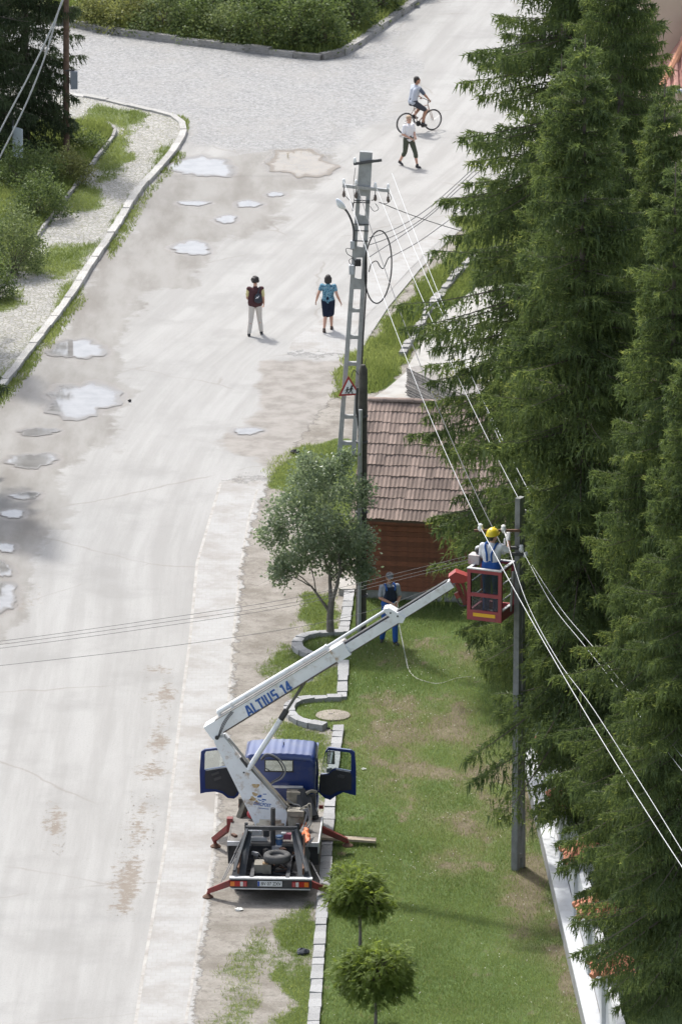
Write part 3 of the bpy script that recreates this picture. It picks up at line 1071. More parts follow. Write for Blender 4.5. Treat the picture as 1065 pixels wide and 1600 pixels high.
def near_kerb(P):
    k = np.array(PX(KERB_L[:12]))
    d = np.full(len(P), 9.0)
    for a, b in zip(k, k[1:]):
        ab = b - a
        t = np.clip(((P - a) @ ab) / (ab @ ab), 0, 1)
        q = P - (a + t[:, None] * ab)
        d = np.minimum(d, np.hypot(q[:, 0], q[:, 1]))
    n = fbm(P[:, 0] * 0.9, P[:, 1] * 0.35, 33)
    return np.clip(1 - (d - 0.12) / 0.42, 0, 1) * (d > 0.12) * np.clip((n - 0.47) * 6, 0, 1)


blades('kerb_weeds', ((b0.x, b0.y), (b1.x, b1.y)), near_kerb, 330000, 0.10, 0.024, 0.0, WEED_M, 'leafy green weeds rooted along both sides of the left kerb', 'weeds', 6, lean=1.0)
b0, b1 = G(-60, 480), G(190, 195)
blades('garden_grass', ((b0.x, b0.y), (b1.x, b1.y)), in_poly(GARDEN_POLY), 90000, 0.22, 0.03, 0.15, WEED_M, 'long green grass in the shaded garden on the left', 'grass', 7, lean=0.9)
b0, b1 = G(60, 95), G(700, -60)
blades('far_grass', ((b0.x, b0.y), (b1.x, b1.y)), in_poly(FAR_POLY), 90000, 0.3, 0.035, 0.12, WEED_M, 'rough grass under the far bushes', 'grass', 8, lean=0.9)


# white clover heads and bits of litter in the short grass
def clover():
    rng = np.random.default_rng(77)
    n = 2600
    x0, x1, y0, y1 = -1.0, 5.5, G(0, 1650).y, G(0, 1000).y
    P = np.stack([rng.uniform(x0, x1, n), rng.uniform(y0, y1, n)], 1)
    k = (sdist(P, LAWN_POLY) < -0.15) & (rng.random(n) < np.clip((fbm(P[:, 0] * 0.8, P[:, 1] * 0.5, 44) - 0.45) * 4, 0.03, 1))
    P = P[k]
    n = len(P)
    s_ = rng.uniform(0.008, 0.018, n)
    c = np.c_[P, np.full(n, 0.085)]
    o = np.array([[1, 0, 0], [-.5, .87, 0], [-.5, -.87, 0], [0, 0, .9]])
    V = (c[:, None] + o[None] * s_[:, None, None]).reshape(-1, 3)
    i = np.arange(n)[:, None] * 4
    T = np.concatenate([i + np.array([[0, 1, 3]]), i + np.array([[1, 2, 3]]), i + np.array([[2, 0, 3]])], 1).reshape(-1, 3)
    tag(np_obj('clover_heads', V, T, mat('clover_white', (0.55, 0.55, 0.47), 0.9, var=0.4)), 'tiny white clover heads scattered in the lawn', 'clover', kind='stuff')


clover()

# ================================================================== TREES AND BUSHES
BARK_M = mat('spruce_bark', (0.16, 0.13, 0.11), 0.95, col2=(0.09, 0.075, 0.065), scale=12, var=0.8, bump=0.8, bscale=25)
TWIG_M = mat('twig_bark', (0.13, 0.105, 0.085), 0.95, col2=(0.08, 0.065, 0.05), scale=12, var=0.6)
GREYBARK_M = mat('grey_bark', (0.20, 0.18, 0.155), 0.92, col2=(0.11, 0.10, 0.085), scale=10, var=0.8, bump=0.7, bscale=25)
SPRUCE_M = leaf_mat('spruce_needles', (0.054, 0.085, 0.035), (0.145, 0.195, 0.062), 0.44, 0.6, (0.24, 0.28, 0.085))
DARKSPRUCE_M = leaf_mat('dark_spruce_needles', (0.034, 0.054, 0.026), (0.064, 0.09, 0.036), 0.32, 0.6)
APPLE_M = leaf_mat('apple_leaves', (0.115, 0.165, 0.09), (0.275, 0.33, 0.20), 0.5, 0.34, spec=0.7)
ROBINIA_M = leaf_mat('robinia_leaves', (0.095, 0.145, 0.032), (0.22, 0.29, 0.07), 0.55, 0.6)
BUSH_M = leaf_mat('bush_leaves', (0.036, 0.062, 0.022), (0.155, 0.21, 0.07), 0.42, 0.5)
PALEBUSH_M = leaf_mat('pale_bush_leaves', (0.06, 0.095, 0.035), (0.22, 0.27, 0.115), 0.45, 0.5)
OLIVE_M = leaf_mat('olive_bush_leaves', (0.075, 0.095, 0.03), (0.25, 0.27, 0.10), 0.45, 0.5)


def norm(a):
    return a / np.maximum(np.linalg.norm(a, axis=-1, keepdims=True), 1e-9)


def spruce_parts(Ht, Rm, z0, seed, mat_, whorl=0.36, per=7, node=0.10, K=7, shape=0.85, size=1.0, trim=None):
    rng = np.random.default_rng(seed)
    TV, TT = [], []
    limbs = MB()
    z = z0
    nb = 0
    while z < Ht - 0.25:
        f = (z - z0) / (Ht - z0)
        for k in range(per if f < 0.93 else 4):
            az = rng.uniform(0, 2 * np.pi)
            zz = z + rng.uniform(-0.2, 0.2)
            low = min(1.0, 0.6 + 0.4 * (zz - z0) / 2.0) if f < 0.2 else 1.0
            L = max(0.15, Rm * (1 - f) ** shape * rng.uniform(0.62, 1.12) * low)
            if rng.random() < 0.10:
                L *= 1.16
            if trim:
                L = trim(L, az, zz, rng)
            out = np.array([math.cos(az), math.sin(az), 0])
            start = 0.35 * f + rng.uniform(-0.08, 0.12)            # upper branches rise, lower ones hang
            droop = (0.62 - 0.5 * f) * rng.uniform(0.7, 1.3)
            nn = max(3, int(L / node))
            t = (np.arange(nn) + 0.6) / nn

            def pos(t):
                zoff = L * (start * t - droop * t ** 1.4 + 0.33 * droop * t ** 3.2)
                return np.array([0, 0, zz]) + out[None] * (L * t)[:, None] * 0.96 + np.stack([0 * t, 0 * t, zoff], 1)
            p = pos(t)
            d = norm(pos(t + 0.02) - pos(t - 0.02))
            tl = np.linspace(0, 1, 6)
            pl = pos(tl)
            limbs.tube([tuple(q) for q in pl], [0.004 + 0.012 * L * (1 - s) * 0.7 for s in tl], 3, caps=False)
            side = norm(np.cross(d, np.array([[0, 0, 1.0]])))
            br_t = rng.uniform(0.0, 0.5)
            segs = []
            prof_ = np.clip(np.minimum(t / 0.25 + 0.35, (1 - t) / 0.75 * 1.15), 0.06, 1)
            for sgn in (-1, 1):
                dirs = norm(d * rng.uniform(0.45, 0.9, (nn, 1)) + side * sgn * rng.uniform(0.6, 1.0, (nn, 1)) + np.array([[0, 0, -1]]) * rng.uniform(-0.05, 0.32, (nn, 1)))
                ln = np.minimum(0.95, 0.16 + 0.42 * L * prof_) * rng.uniform(0.65, 1.15, nn) * size
                segs.append((p, dirs, ln, t))
            segs.append((p[-2:], d[-2:], np.full(2, 0.22), t[-2:]))
            P0 = np.concatenate([q[0] for q in segs])
            D0 = np.concatenate([q[1] for q in segs])
            L0 = np.concatenate([q[2] for q in segs])
            T0_ = np.concatenate([q[3] for q in segs])
            m = len(P0)
            ks = (np.arange(K) + 0.5) / K
            tw = P0[:, None] + D0[:, None] * (L0[:, None] * ks[None])[..., None]
            tw[..., 2] -= 0.42 * L0[:, None] * ks[None] ** 2      # twig tips hang
            a = norm(np.cross(D0, norm(rng.normal(size=(m, 3)))))
            b = np.cross(D0, a)
            th = rng.uniform(0, 2 * np.pi, (m, 1)) + np.arange(K)[None] * 2.4
            perp = a[:, None] * np.cos(th)[..., None] + b[:, None] * np.sin(th)[..., None]
            nd = norm(D0[:, None] * 0.8 + perp * 0.65 + np.array([0, 0, -0.15]))
            lw = np.cross(nd, perp)
            ll = (rng.uniform(0.08, 0.14, (m, K)) * size)[..., None]
            wd = 0.021 * size
            TV.append(np.stack([tw - lw * wd, tw + lw * wd, tw + nd * ll], 2).reshape(-1, 3))
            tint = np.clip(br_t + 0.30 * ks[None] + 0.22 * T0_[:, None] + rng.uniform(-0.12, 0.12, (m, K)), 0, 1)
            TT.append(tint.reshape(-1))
            # twiglets hanging like a curtain below the bough
            K2 = 3
            k2 = rng.uniform(0.15, 1.0, (m, K2))
            hp = P0[:, None] + D0[:, None] * (L0[:, None] * k2)[..., None]
            hp[..., 2] -= 0.42 * L0[:, None] * k2 ** 2
            hd = norm(np.array([0, 0, -1.0]) + rng.normal(size=(m, K2, 3)) * 0.22 + out * 0.15)
            hl = (rng.uniform(0.12, 0.30, (m, K2)) * min(1.0, 0.5 + 0.25 * L) * size)[..., None]
            ha = rng.uniform(0, np.pi, (m, K2))
            hw = np.stack([np.cos(ha), np.sin(ha), 0 * ha], -1) * 0.022 * size
            TV.append(np.stack([hp - hw, hp + hw, hp + hd * hl], 2).reshape(-1, 3))
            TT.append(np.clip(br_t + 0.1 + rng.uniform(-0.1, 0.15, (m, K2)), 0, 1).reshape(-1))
            nb += 1
        z += whorl * (1.0 - 0.35 * f) * rng.uniform(0.8, 1.2)
    V = np.concatenate(TV)
    Ft = np.arange(len(V)).reshape(-1, 3)
    needles = np_mesh('needles', V, Ft, mat_, attrs={'tint': ('FACE', np.concatenate(TT))})
    trunk = MB().lathe([(0.021 * Ht * 0.62, -0.1), (0.0105 * Ht, 0.5), (0.0085 * Ht, Ht * 0.3), (0.005 * Ht, Ht * 0.65), (0.01, Ht)], n=9).mesh('trunk', BARK_M, smooth=True)
    return needles, limbs.mesh('branches', TWIG_M), trunk


VAR = {}


def spruce(var, label, base, rotz=0.0, sc=1.0, group='tall spruces on the right', name='spruce_tree', wide=None):
    needles, limbs, trunk = VAR[var]
    t = thing(name, label, 'tree', base, rotz, group)
    w_ = wide or 0.92 + 0.2 * ((abs(base[0] * 7.3 + base[1] * 3.1)) % 1)
    t.scale = (sc * w_, sc * w_, sc)
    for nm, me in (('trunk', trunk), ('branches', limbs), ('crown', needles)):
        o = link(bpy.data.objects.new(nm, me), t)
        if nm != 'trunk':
            o['kind'] = 'stuff'
    return t


def shed_trim(L_, az, z, rng):
    # lower boughs stop short of the shed and its path
    if z < 8.5 and math.cos(az) < -0.2 and math.sin(az) < 0.75:
        return min(L_, (1.75 + 0.19 * z + rng.uniform(-0.5, 0.45)) / max(0.55, abs(math.cos(az))))
    return L_


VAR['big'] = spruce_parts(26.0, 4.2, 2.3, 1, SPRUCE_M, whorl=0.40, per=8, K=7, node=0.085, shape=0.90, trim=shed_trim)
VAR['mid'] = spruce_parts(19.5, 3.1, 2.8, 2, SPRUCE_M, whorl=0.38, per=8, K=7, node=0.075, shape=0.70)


def line_trim(L_, az, z, rng):
    # branches cut back by the power company round the pole and its wires
    c = math.cos(az)
    if z < 3.7 and c < -0.1:
        return min(L_, (0.72 + rng.uniform(-0.15, 0.2)) / max(0.35, abs(c)))
    if 4.7 < z < 10.0 and c < -0.15:
        return min(L_, (0.95 + rng.uniform(-0.15, 0.2)) / abs(c))
    return L_


VAR['cut'] = spruce_parts(18.5, 3.2, 1.9, 7, SPRUCE_M, whorl=0.38, per=8, K=7, node=0.075, shape=0.70, trim=line_trim)
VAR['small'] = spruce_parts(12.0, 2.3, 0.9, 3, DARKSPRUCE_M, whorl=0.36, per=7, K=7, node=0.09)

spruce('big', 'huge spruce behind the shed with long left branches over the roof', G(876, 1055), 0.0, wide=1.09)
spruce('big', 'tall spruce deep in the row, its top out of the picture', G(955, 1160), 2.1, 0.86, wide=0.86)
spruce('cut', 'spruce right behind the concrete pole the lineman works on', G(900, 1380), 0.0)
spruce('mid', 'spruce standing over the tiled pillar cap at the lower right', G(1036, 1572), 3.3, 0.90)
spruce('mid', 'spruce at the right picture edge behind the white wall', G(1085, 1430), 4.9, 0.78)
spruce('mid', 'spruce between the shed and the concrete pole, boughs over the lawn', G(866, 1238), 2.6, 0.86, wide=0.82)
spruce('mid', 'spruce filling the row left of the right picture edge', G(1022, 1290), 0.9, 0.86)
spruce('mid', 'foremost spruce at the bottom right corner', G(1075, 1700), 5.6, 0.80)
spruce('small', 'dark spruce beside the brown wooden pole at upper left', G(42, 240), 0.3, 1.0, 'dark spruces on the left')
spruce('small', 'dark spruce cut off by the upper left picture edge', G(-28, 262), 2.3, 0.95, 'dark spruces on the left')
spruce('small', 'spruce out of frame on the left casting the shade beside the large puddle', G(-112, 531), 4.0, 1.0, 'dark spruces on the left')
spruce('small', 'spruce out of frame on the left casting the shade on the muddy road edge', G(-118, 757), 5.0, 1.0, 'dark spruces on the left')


# ------------------------------------------------------------------ broad leaved
def leaf_cloud(P, Nrm, n_per, size, spread, rng, tint_base):
    """leaves round shoot tips P: folded diamond leaves, each two triangles"""
    m = len(P)
    C0 = np.repeat(P, n_per, 0) + rng.normal(size=(m * n_per, 3)) * spread
    n = len(C0)
    d = norm(np.repeat(Nrm, n_per, 0) * 0.6 + rng.normal(size=(n, 3)) * 0.8 + np.array([0, 0, -0.15]))
    s = norm(np.cross(d, norm(rng.normal(size=(n, 3)))))
    u = np.cross(d, s)
    l = (size * rng.uniform(0.65, 1.3, n))[:, None]
    w = l * 0.33
    A, B = C0, C0 + d * l
    E = C0 + d * l * 0.5 + s * w + u * w * 0.35
    Fp = C0 + d * l * 0.5 - s * w + u * w * 0.35
    V = np.stack([A, E, B, Fp], 1).reshape(-1, 3)
    i = np.arange(n)[:, None] * 4
    T = np.concatenate([i + np.array([[0, 1, 2]]), i + np.array([[0, 2, 3]])], 1).reshape(-1, 3)
    t = np.repeat(np.clip(np.repeat(tint_base, n_per) + rng.uniform(-0.3, 0.3, n), 0, 1), 2)
    return V, T, t


def branchy(limbs, p, d, length, rad, depth, rng, tips, spread=0.55, upb=0.25, segs=4, kids=3):
    """recursive limbs; collects tips"""
    pts, rs = [p.copy()], [rad]
    for i in range(segs):
        d = d + Vector(rng.normal(size=3) * 0.13) + Vector((0, 0, upb * 0.12))
        d.normalize()
        p = p + d * (length / segs)
        pts.append(p.copy())
        rs.append(rad * (1 - 0.45 * (i + 1) / segs))
        if depth <= 1:
            tips.append((p.copy(), d.copy()))
    limbs.tube(pts, rs, 7 if depth > 2 else 5 if depth > 1 else 3, caps=False)
    if depth == 0:
        return
    for k in range(kids):
        a = Vector(rng.normal(size=3))
        a = (a - d * a.dot(d)).normalized()
        nd = (d + a * spread * rng.uniform(0.7, 1.5)).normalized()
        q = pts[-1] if k < 2 else pts[max(1, segs - 1 - k % 2)]
        branchy(limbs, q.copy(), nd, length * rng.uniform(0.62, 0.85), rs[-1] * 0.75, depth - 1, rng, tips, spread, upb, segs, kids)


def apple_tree():
    rng = np.random.default_rng(12)
    t = thing('fruit_tree', 'leafy young fruit tree with forked grey trunk in front of the shed', 'tree', G(516, 996))
    trunk, limbs, tips = MB(), MB(), []
    trunk.tube([(0, 0, -0.1), (0.0, 0, 0.1), (-0.01, 0, 0.5), (0.02, 0, 0.88)], [0.13, 0.10, 0.085, 0.08], 10, caps=False)
    for st, d, l, r in (((0.02, 0, 0.85), (-0.12, 0.1, 1), 0.75, 0.06), ((0.02, 0, 0.85), (0.38, -0.05, 1), 0.85, 0.058), ((0.0, 0.0, 0.6), (-0.65, -0.15, 0.75), 0.85, 0.045), ((0.02, 0.02, 0.8), (0.05, 0.7, 0.9), 0.8, 0.04)):
        branchy(limbs, Vector(st), Vector(d).normalized(), l, r, 3, rng, tips, 0.62, 0.3, 4, 3)
    P = np.array([tuple(a) for a, b in tips])
    D = np.array([tuple(b) for a, b in tips])
    # gather the crown to the outline of the tree in the place: wide, leaning left
    c = np.array([-0.28, 0.0, 2.75])
    q = (P - c) / np.array([1.50, 1.35, 1.95])
    r = np.linalg.norm(q, axis=1)
    k = (r < 1.04) & (P[:, 2] > 1.25 + 0.5 * rng.random(len(P)))
    P, D, r = P[k], D[k], r[k]
    # uneven crown of separate leaf masses, wide and leaning left
    ex = []
    for px, py, yy, r_ in ((452, 800, 0.1, 0.55), (487, 752, 0.2, 0.56), (520, 735, -0.1, 0.40), (556, 772, 0.1, 0.50), (428, 832, -0.1, 0.42), (497, 822, -0.4, 0.66), (556, 838, -0.2, 0.52),
                           (468, 872, 0.3, 0.55), (528, 884, 0.4, 0.50), (440, 892, -0.2, 0.34), (500, 790, 0.8, 0.6), (565, 890, -0.1, 0.32), (480, 720, 0.0, 0.22), (541, 716, 0.1, 0.2)):
        cc = np.array([(px - 516) / 65.0, yy, (996 - py) / 62.5])
        m = int(230 * r_ ** 1.6 / 0.45)
        v = norm(rng.normal(size=(m, 3))) * (rng.uniform(0.15, 1.12, (m, 1)) ** 0.5) * r_ * 0.93
        v[:, 2] *= 0.85
        ex.append(cc + v)
    e = np.concatenate(ex)
    keep = np.zeros(len(P), bool)
    for px, py, yy, r_ in ((470, 820, 0, 1.1), (540, 820, 0, 1.0)):
        keep |= np.linalg.norm(P - np.array([(px - 516) / 65.0, yy, (996 - py) / 62.5]), axis=1) < r_ * 1.15
    P, D = P[keep], D[keep]
    sel = rng.permutation(len(P))[:550]
    P, D = P[sel], D[sel]
    P = np.concatenate([P, e])
    D = np.concatenate([D, norm(e - c)])
    tb = np.clip(0.45 + 0.3 * (fbm(P[:, 0] * 1.4, P[:, 2] * 1.4, 3) - 0.5) * 2, 0, 1)
    V, T, tt = leaf_cloud(P, D, 6, 0.085, 0.08, rng, tb)
    trunk.build('trunk', GREYBARK_M, t, smooth=True)
    limbs.build('limbs', GREYBARK_M, t)['kind'] = 'stuff'
    np_obj('crown', V, T, APPLE_M, t, attrs={'tint': ('FACE', tt)})['kind'] = 'stuff'


apple_tree()


def robinia(base, label, trunk_h, rad, seed, nshoot=300, flat=0.95):
    rng = np.random.default_rng(seed)
    t = thing('ball_acacia', label, 'tree', base, 0, 'small round acacias on the lawn')
    tr = MB().tube([(0, 0, -0.08), (0.01, 0, trunk_h * 0.5), (-0.01, 0.01, trunk_h), (0, 0, trunk_h + rad * 0.3)], [0.04, 0.032, 0.03, 0.015], 8, caps=False)
    tr.build('trunk', GREYBARK_M, t, smooth=True)
    limbs = MB()
    VV, TT, tn = [], [], []
    cnt = 0
    for s in range(nshoot * 7):
        az, el = rng.uniform(0, 2 * np.pi), math.asin(rng.uniform(-0.55, 1.0))
        lob = 0.58 + 0.72 * vnoise(np.array([az * 1.5 + seed]), np.array([el * 2.3 + 9]), seed)[0]
        r_ = rad * lob * rng.uniform(0.25, 1.1) ** 0.5
        out = np.array([math.cos(az) * math.cos(el), math.sin(az) * math.cos(el), math.sin(el)])
        p = np.array([0, 0, trunk_h + rad * 0.36]) + out * r_ * np.array([1, 1, flat])
        if s % 12 == 0:
            limbs.tube([(0, 0, trunk_h), tuple((p + np.array([0, 0, trunk_h + rad * .3])) / 2 * np.array([.8, .8, 1])), tuple(p)], [0.012, 0.007, 0.003], 3, caps=False)
        d = norm(out * np.array([1, 1, 0.4]) + rng.normal(size=3) * 0.75 + np.array([0, 0, -0.12]))
        rl = rng.uniform(0.10, 0.17)
        m = 8
        u = (np.arange(m) + 0.5) / m
        ax = p + d * (rl * u)[:, None]
        ax[:, 2] -= 0.3 * rl * u ** 2
        sd = norm(np.cross(d, np.array([0, 0, 1.0]) + rng.normal(size=3) * 0.25))
        tv = np.clip(0.12 + 0.62 * (r_ / rad) * max(0.0, out[2] * 0.6 + 0.45) + rng.uniform(-0.15, 0.25), 0, 1)  # bright crown top and shaded underside and inside painted into the tint
        for sg in (-1, 1):
            tip = ax + sd * sg * 0.036 + d * 0.012 + np.array([0, 0, -0.010])
            w = d * 0.0125
            mid_ = (ax + tip) / 2
            VV.append(np.stack([ax, mid_ + w, tip, mid_ - w], 1).reshape(-1, 3))
            i = cnt + np.arange(m)[:, None] * 4
            TT.append(np.concatenate([i + 0, i + 1, i + 2, i + 3], 1))
            cnt += 4 * m
            tn.append(np.full(m, tv))
    limbs.build('shoots', TWIG_M, t)['kind'] = 'stuff'
    np_obj('crown', np.concatenate(VV), np.concatenate(TT), ROBINIA_M, t, attrs={'tint': ('FACE', np.concatenate(tn))})['kind'] = 'stuff'


robinia(G(562, 1490), 'small round acacia between the truck and the foremost acacia', 0.95, 0.63, 21, 290)
robinia(G(586, 1617), 'foremost small round acacia at the bottom edge of the lawn', 0.95, 0.81, 22, 400)
robinia(G(545, 1418), 'smallest pale acacia just behind the middle one by the edging', 0.25, 0.50, 23, 75, 1.1)


def bush(base, label, rx, ry, rz, mat_, seed, n=420, leaf=0.08, per=12, group=None, name='bush', cat='bush', stem=True, spread=0.11):
    rng = np.random.default_rng(seed)
    t = thing(name, label, cat, base, 0, group)
    v = norm(rng.normal(size=(n, 3)))
    v[:, 2] = np.abs(v[:, 2]) * 1.0 - 0.12
    rr_ = rng.uniform(0.35, 1.0, n) ** 0.45
    lump = 0.45 + 1.05 * (fbm(np.arctan2(v[:, 1], v[:, 0]) * 1.9 + seed, v[:, 2] * 3.0 + seed, seed, 3))
    P = v * (rr_ * lump)[:, None] * np.array([rx, ry, rz]) + np.array([0, 0, 0.12 * rz])
    P[:, 2] = np.maximum(P[:, 2], 0.04)
    D = norm(v + np.array([0, 0, 0.4]))
    tb = np.clip(0.15 + 0.55 * rr_ * np.clip(v[:, 2] + 0.55, 0, 1) + rng.uniform(-0.42, 0.42, n), 0, 1)  # lit tops and shaded inner foliage painted into the leaf tint
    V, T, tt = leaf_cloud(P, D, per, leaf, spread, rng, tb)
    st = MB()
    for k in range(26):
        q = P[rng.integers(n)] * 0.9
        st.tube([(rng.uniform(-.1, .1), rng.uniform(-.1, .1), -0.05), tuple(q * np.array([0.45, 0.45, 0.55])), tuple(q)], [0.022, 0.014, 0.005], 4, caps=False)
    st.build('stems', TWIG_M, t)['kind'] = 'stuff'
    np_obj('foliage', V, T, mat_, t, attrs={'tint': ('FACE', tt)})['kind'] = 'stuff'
    return t


GZ = Vector((0, 0, 0.12))
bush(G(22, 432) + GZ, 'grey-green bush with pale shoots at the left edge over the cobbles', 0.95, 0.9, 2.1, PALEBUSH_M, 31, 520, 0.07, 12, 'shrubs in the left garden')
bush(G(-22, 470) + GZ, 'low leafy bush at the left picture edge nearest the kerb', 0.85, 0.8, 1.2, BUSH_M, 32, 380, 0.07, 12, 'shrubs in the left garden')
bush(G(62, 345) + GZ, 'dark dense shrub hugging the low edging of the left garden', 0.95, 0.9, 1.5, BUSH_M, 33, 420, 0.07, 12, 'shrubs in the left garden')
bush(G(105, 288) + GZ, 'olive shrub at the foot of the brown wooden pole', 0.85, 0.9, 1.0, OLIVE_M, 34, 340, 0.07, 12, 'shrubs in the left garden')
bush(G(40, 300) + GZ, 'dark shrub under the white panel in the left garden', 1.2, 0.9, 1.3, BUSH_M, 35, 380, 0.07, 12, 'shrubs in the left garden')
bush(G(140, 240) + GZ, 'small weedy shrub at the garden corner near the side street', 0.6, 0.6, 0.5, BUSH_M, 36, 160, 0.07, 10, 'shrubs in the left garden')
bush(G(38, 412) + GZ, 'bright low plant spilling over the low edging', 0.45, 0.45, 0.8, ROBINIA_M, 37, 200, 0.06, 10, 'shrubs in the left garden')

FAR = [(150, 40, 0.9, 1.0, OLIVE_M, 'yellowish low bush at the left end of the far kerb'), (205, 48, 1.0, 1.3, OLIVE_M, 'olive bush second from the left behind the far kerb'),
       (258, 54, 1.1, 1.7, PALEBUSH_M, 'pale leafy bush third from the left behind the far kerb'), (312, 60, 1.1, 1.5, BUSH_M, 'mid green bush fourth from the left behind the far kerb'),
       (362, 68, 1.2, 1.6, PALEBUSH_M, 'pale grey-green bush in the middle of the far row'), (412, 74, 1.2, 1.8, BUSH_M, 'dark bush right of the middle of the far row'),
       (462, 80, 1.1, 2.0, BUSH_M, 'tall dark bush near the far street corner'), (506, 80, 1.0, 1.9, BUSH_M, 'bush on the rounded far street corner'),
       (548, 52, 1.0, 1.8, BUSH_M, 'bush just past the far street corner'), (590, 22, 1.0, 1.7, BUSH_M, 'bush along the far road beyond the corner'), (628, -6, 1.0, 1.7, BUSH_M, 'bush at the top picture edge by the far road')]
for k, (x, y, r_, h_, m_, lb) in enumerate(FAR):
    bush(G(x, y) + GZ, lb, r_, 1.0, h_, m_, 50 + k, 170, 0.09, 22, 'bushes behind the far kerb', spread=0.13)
TALL = [(285, 10, 2.0, 3.2, 'dark leafy tree mass at left of the far background'), (360, 18, 2.0, 3.8, 'dark leafy shrub tree behind the pale far bush'),
        (430, 26, 2.0, 4.2, 'dark leafy shrub tree in the middle of the far background'), (492, 34, 1.8, 4.0, 'dark leafy shrub tree behind the far street corner'),
        (560, -10, 1.8, 3.8, 'dark leafy shrub tree along the far road'), (215, 5, 1.6, 2.2, 'dark round shrub at the upper left end of the far row')]
for k, (x, y, r_, h_, lb) in enumerate(TALL):
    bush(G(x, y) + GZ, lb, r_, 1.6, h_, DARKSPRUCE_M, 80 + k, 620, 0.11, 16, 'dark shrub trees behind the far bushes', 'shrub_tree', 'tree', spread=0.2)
bush(G(735, 640), 'yellow-green bush between the spruces and the slat stack', 0.9, 0.7, 1.3, OLIVE_M, 95, 260, 0.08, 12)

# ================================================================== BUILDINGS, POLES, WIRES
TILE_M = mat('weathered_clay_tile', (0.285, 0.212, 0.175), 0.9, col2=(0.165, 0.128, 0.11), scale=5, var=0.8, grime=(0.075, 0.065, 0.058), grime_amt=0.6,
             bump=0.5, bscale=40, rand=0.34, grime_scale=2.0)
TERRA_M = mat('terracotta', (0.50, 0.21, 0.12), 0.8, col2=(0.38, 0.15, 0.09), scale=8, var=0.7, bump=0.3, rand=0.1)
PINKTILE_M = mat('pink_roof_tile', (0.46, 0.24, 0.19), 0.8, col2=(0.30, 0.15, 0.12), scale=7, var=0.8, rand=0.2)
BOARD_M = mat('red_brown_boards', (0.21, 0.076, 0.042), 0.65, col2=(0.12, 0.045, 0.028), scale=7, var=0.7, bump=0.4, bscale=22, rand=0.28)
GREYCONC_M = mat('grey_concrete', (0.30, 0.30, 0.29), 0.9, col2=(0.22, 0.22, 0.21), scale=4, var=0.8, grime=(0.13, 0.13, 0.12), grime_amt=0.4, bump=0.5, bscale=35)
POLE_M = mat('pole_concrete', (0.36, 0.365, 0.36), 0.88, col2=(0.27, 0.275, 0.27), scale=5, var=0.8, grime=(0.19, 0.19, 0.175), grime_amt=0.4, bump=0.5, bscale=35)
WOODPOLE_M = mat('tarred_wood', (0.085, 0.08, 0.065), 0.9, col2=(0.05, 0.047, 0.04), scale=9, var=0.8, bump=0.7, bscale=22)
BROWNPOLE_M = mat('brown_wood_pole', (0.15, 0.095, 0.065), 0.9, col2=(0.08, 0.055, 0.04), scale=9, var=0.8, bump=0.7, bscale=22)
STEEL_M = mat('galvanised_steel', (0.42, 0.43, 0.44), 0.5, metal=0.5, col2=(0.3, 0.3, 0.3), scale=8, var=0.6)
DARKSTEEL_M = mat('dark_steel', (0.09, 0.09, 0.095), 0.6, metal=0.3, col2=(0.05, 0.05, 0.05), scale=8, var=0.6)
RUST_M = mat('rusty_steel', (0.15, 0.085, 0.055), 0.85, metal=0.2, col2=(0.09, 0.05, 0.035), scale=10, var=0.8)
PORC_M = mat('white_porcelain', (0.80, 0.80, 0.80), 0.15, var=0.1, col2=(0.7, 0.7, 0.7), spec=0.6)
LAMPW_M = mat('lamp_plastic', (0.66, 0.69, 0.74), 0.35, var=0.3, col2=(0.55, 0.57, 0.62))
BLACK_M = mat('black_rubber', (0.022, 0.022, 0.024), 0.6, var=0.5, col2=(0.035, 0.034, 0.033), scale=12)
ALU_M = mat('aluminium_wire', (0.48, 0.49, 0.50), 0.45, metal=0.15, var=0.1, col2=(0.7, 0.7, 0.7))
GREYWIRE_M = mat('grey_wire', (0.045, 0.047, 0.05), 0.6, var=0.2)
WHITE_M = mat('white_render', (0.50, 0.51, 0.52), 0.85, col2=(0.42, 0.43, 0.44), scale=3, var=0.6, grime=(0.42, 0.41, 0.38), grime_amt=0.4, bump=0.2)
BEIGE_M = mat('beige_render', (0.52, 0.40, 0.31), 0.9, col2=(0.46, 0.345, 0.265), scale=1.5, var=0.6, bump=0.25, bscale=60)
GREYWOOD_M = mat('silver_weathered_wood', (0.36, 0.335, 0.305), 0.92, col2=(0.22, 0.205, 0.19), scale=9, var=0.8, bump=0.5, rand=0.3)


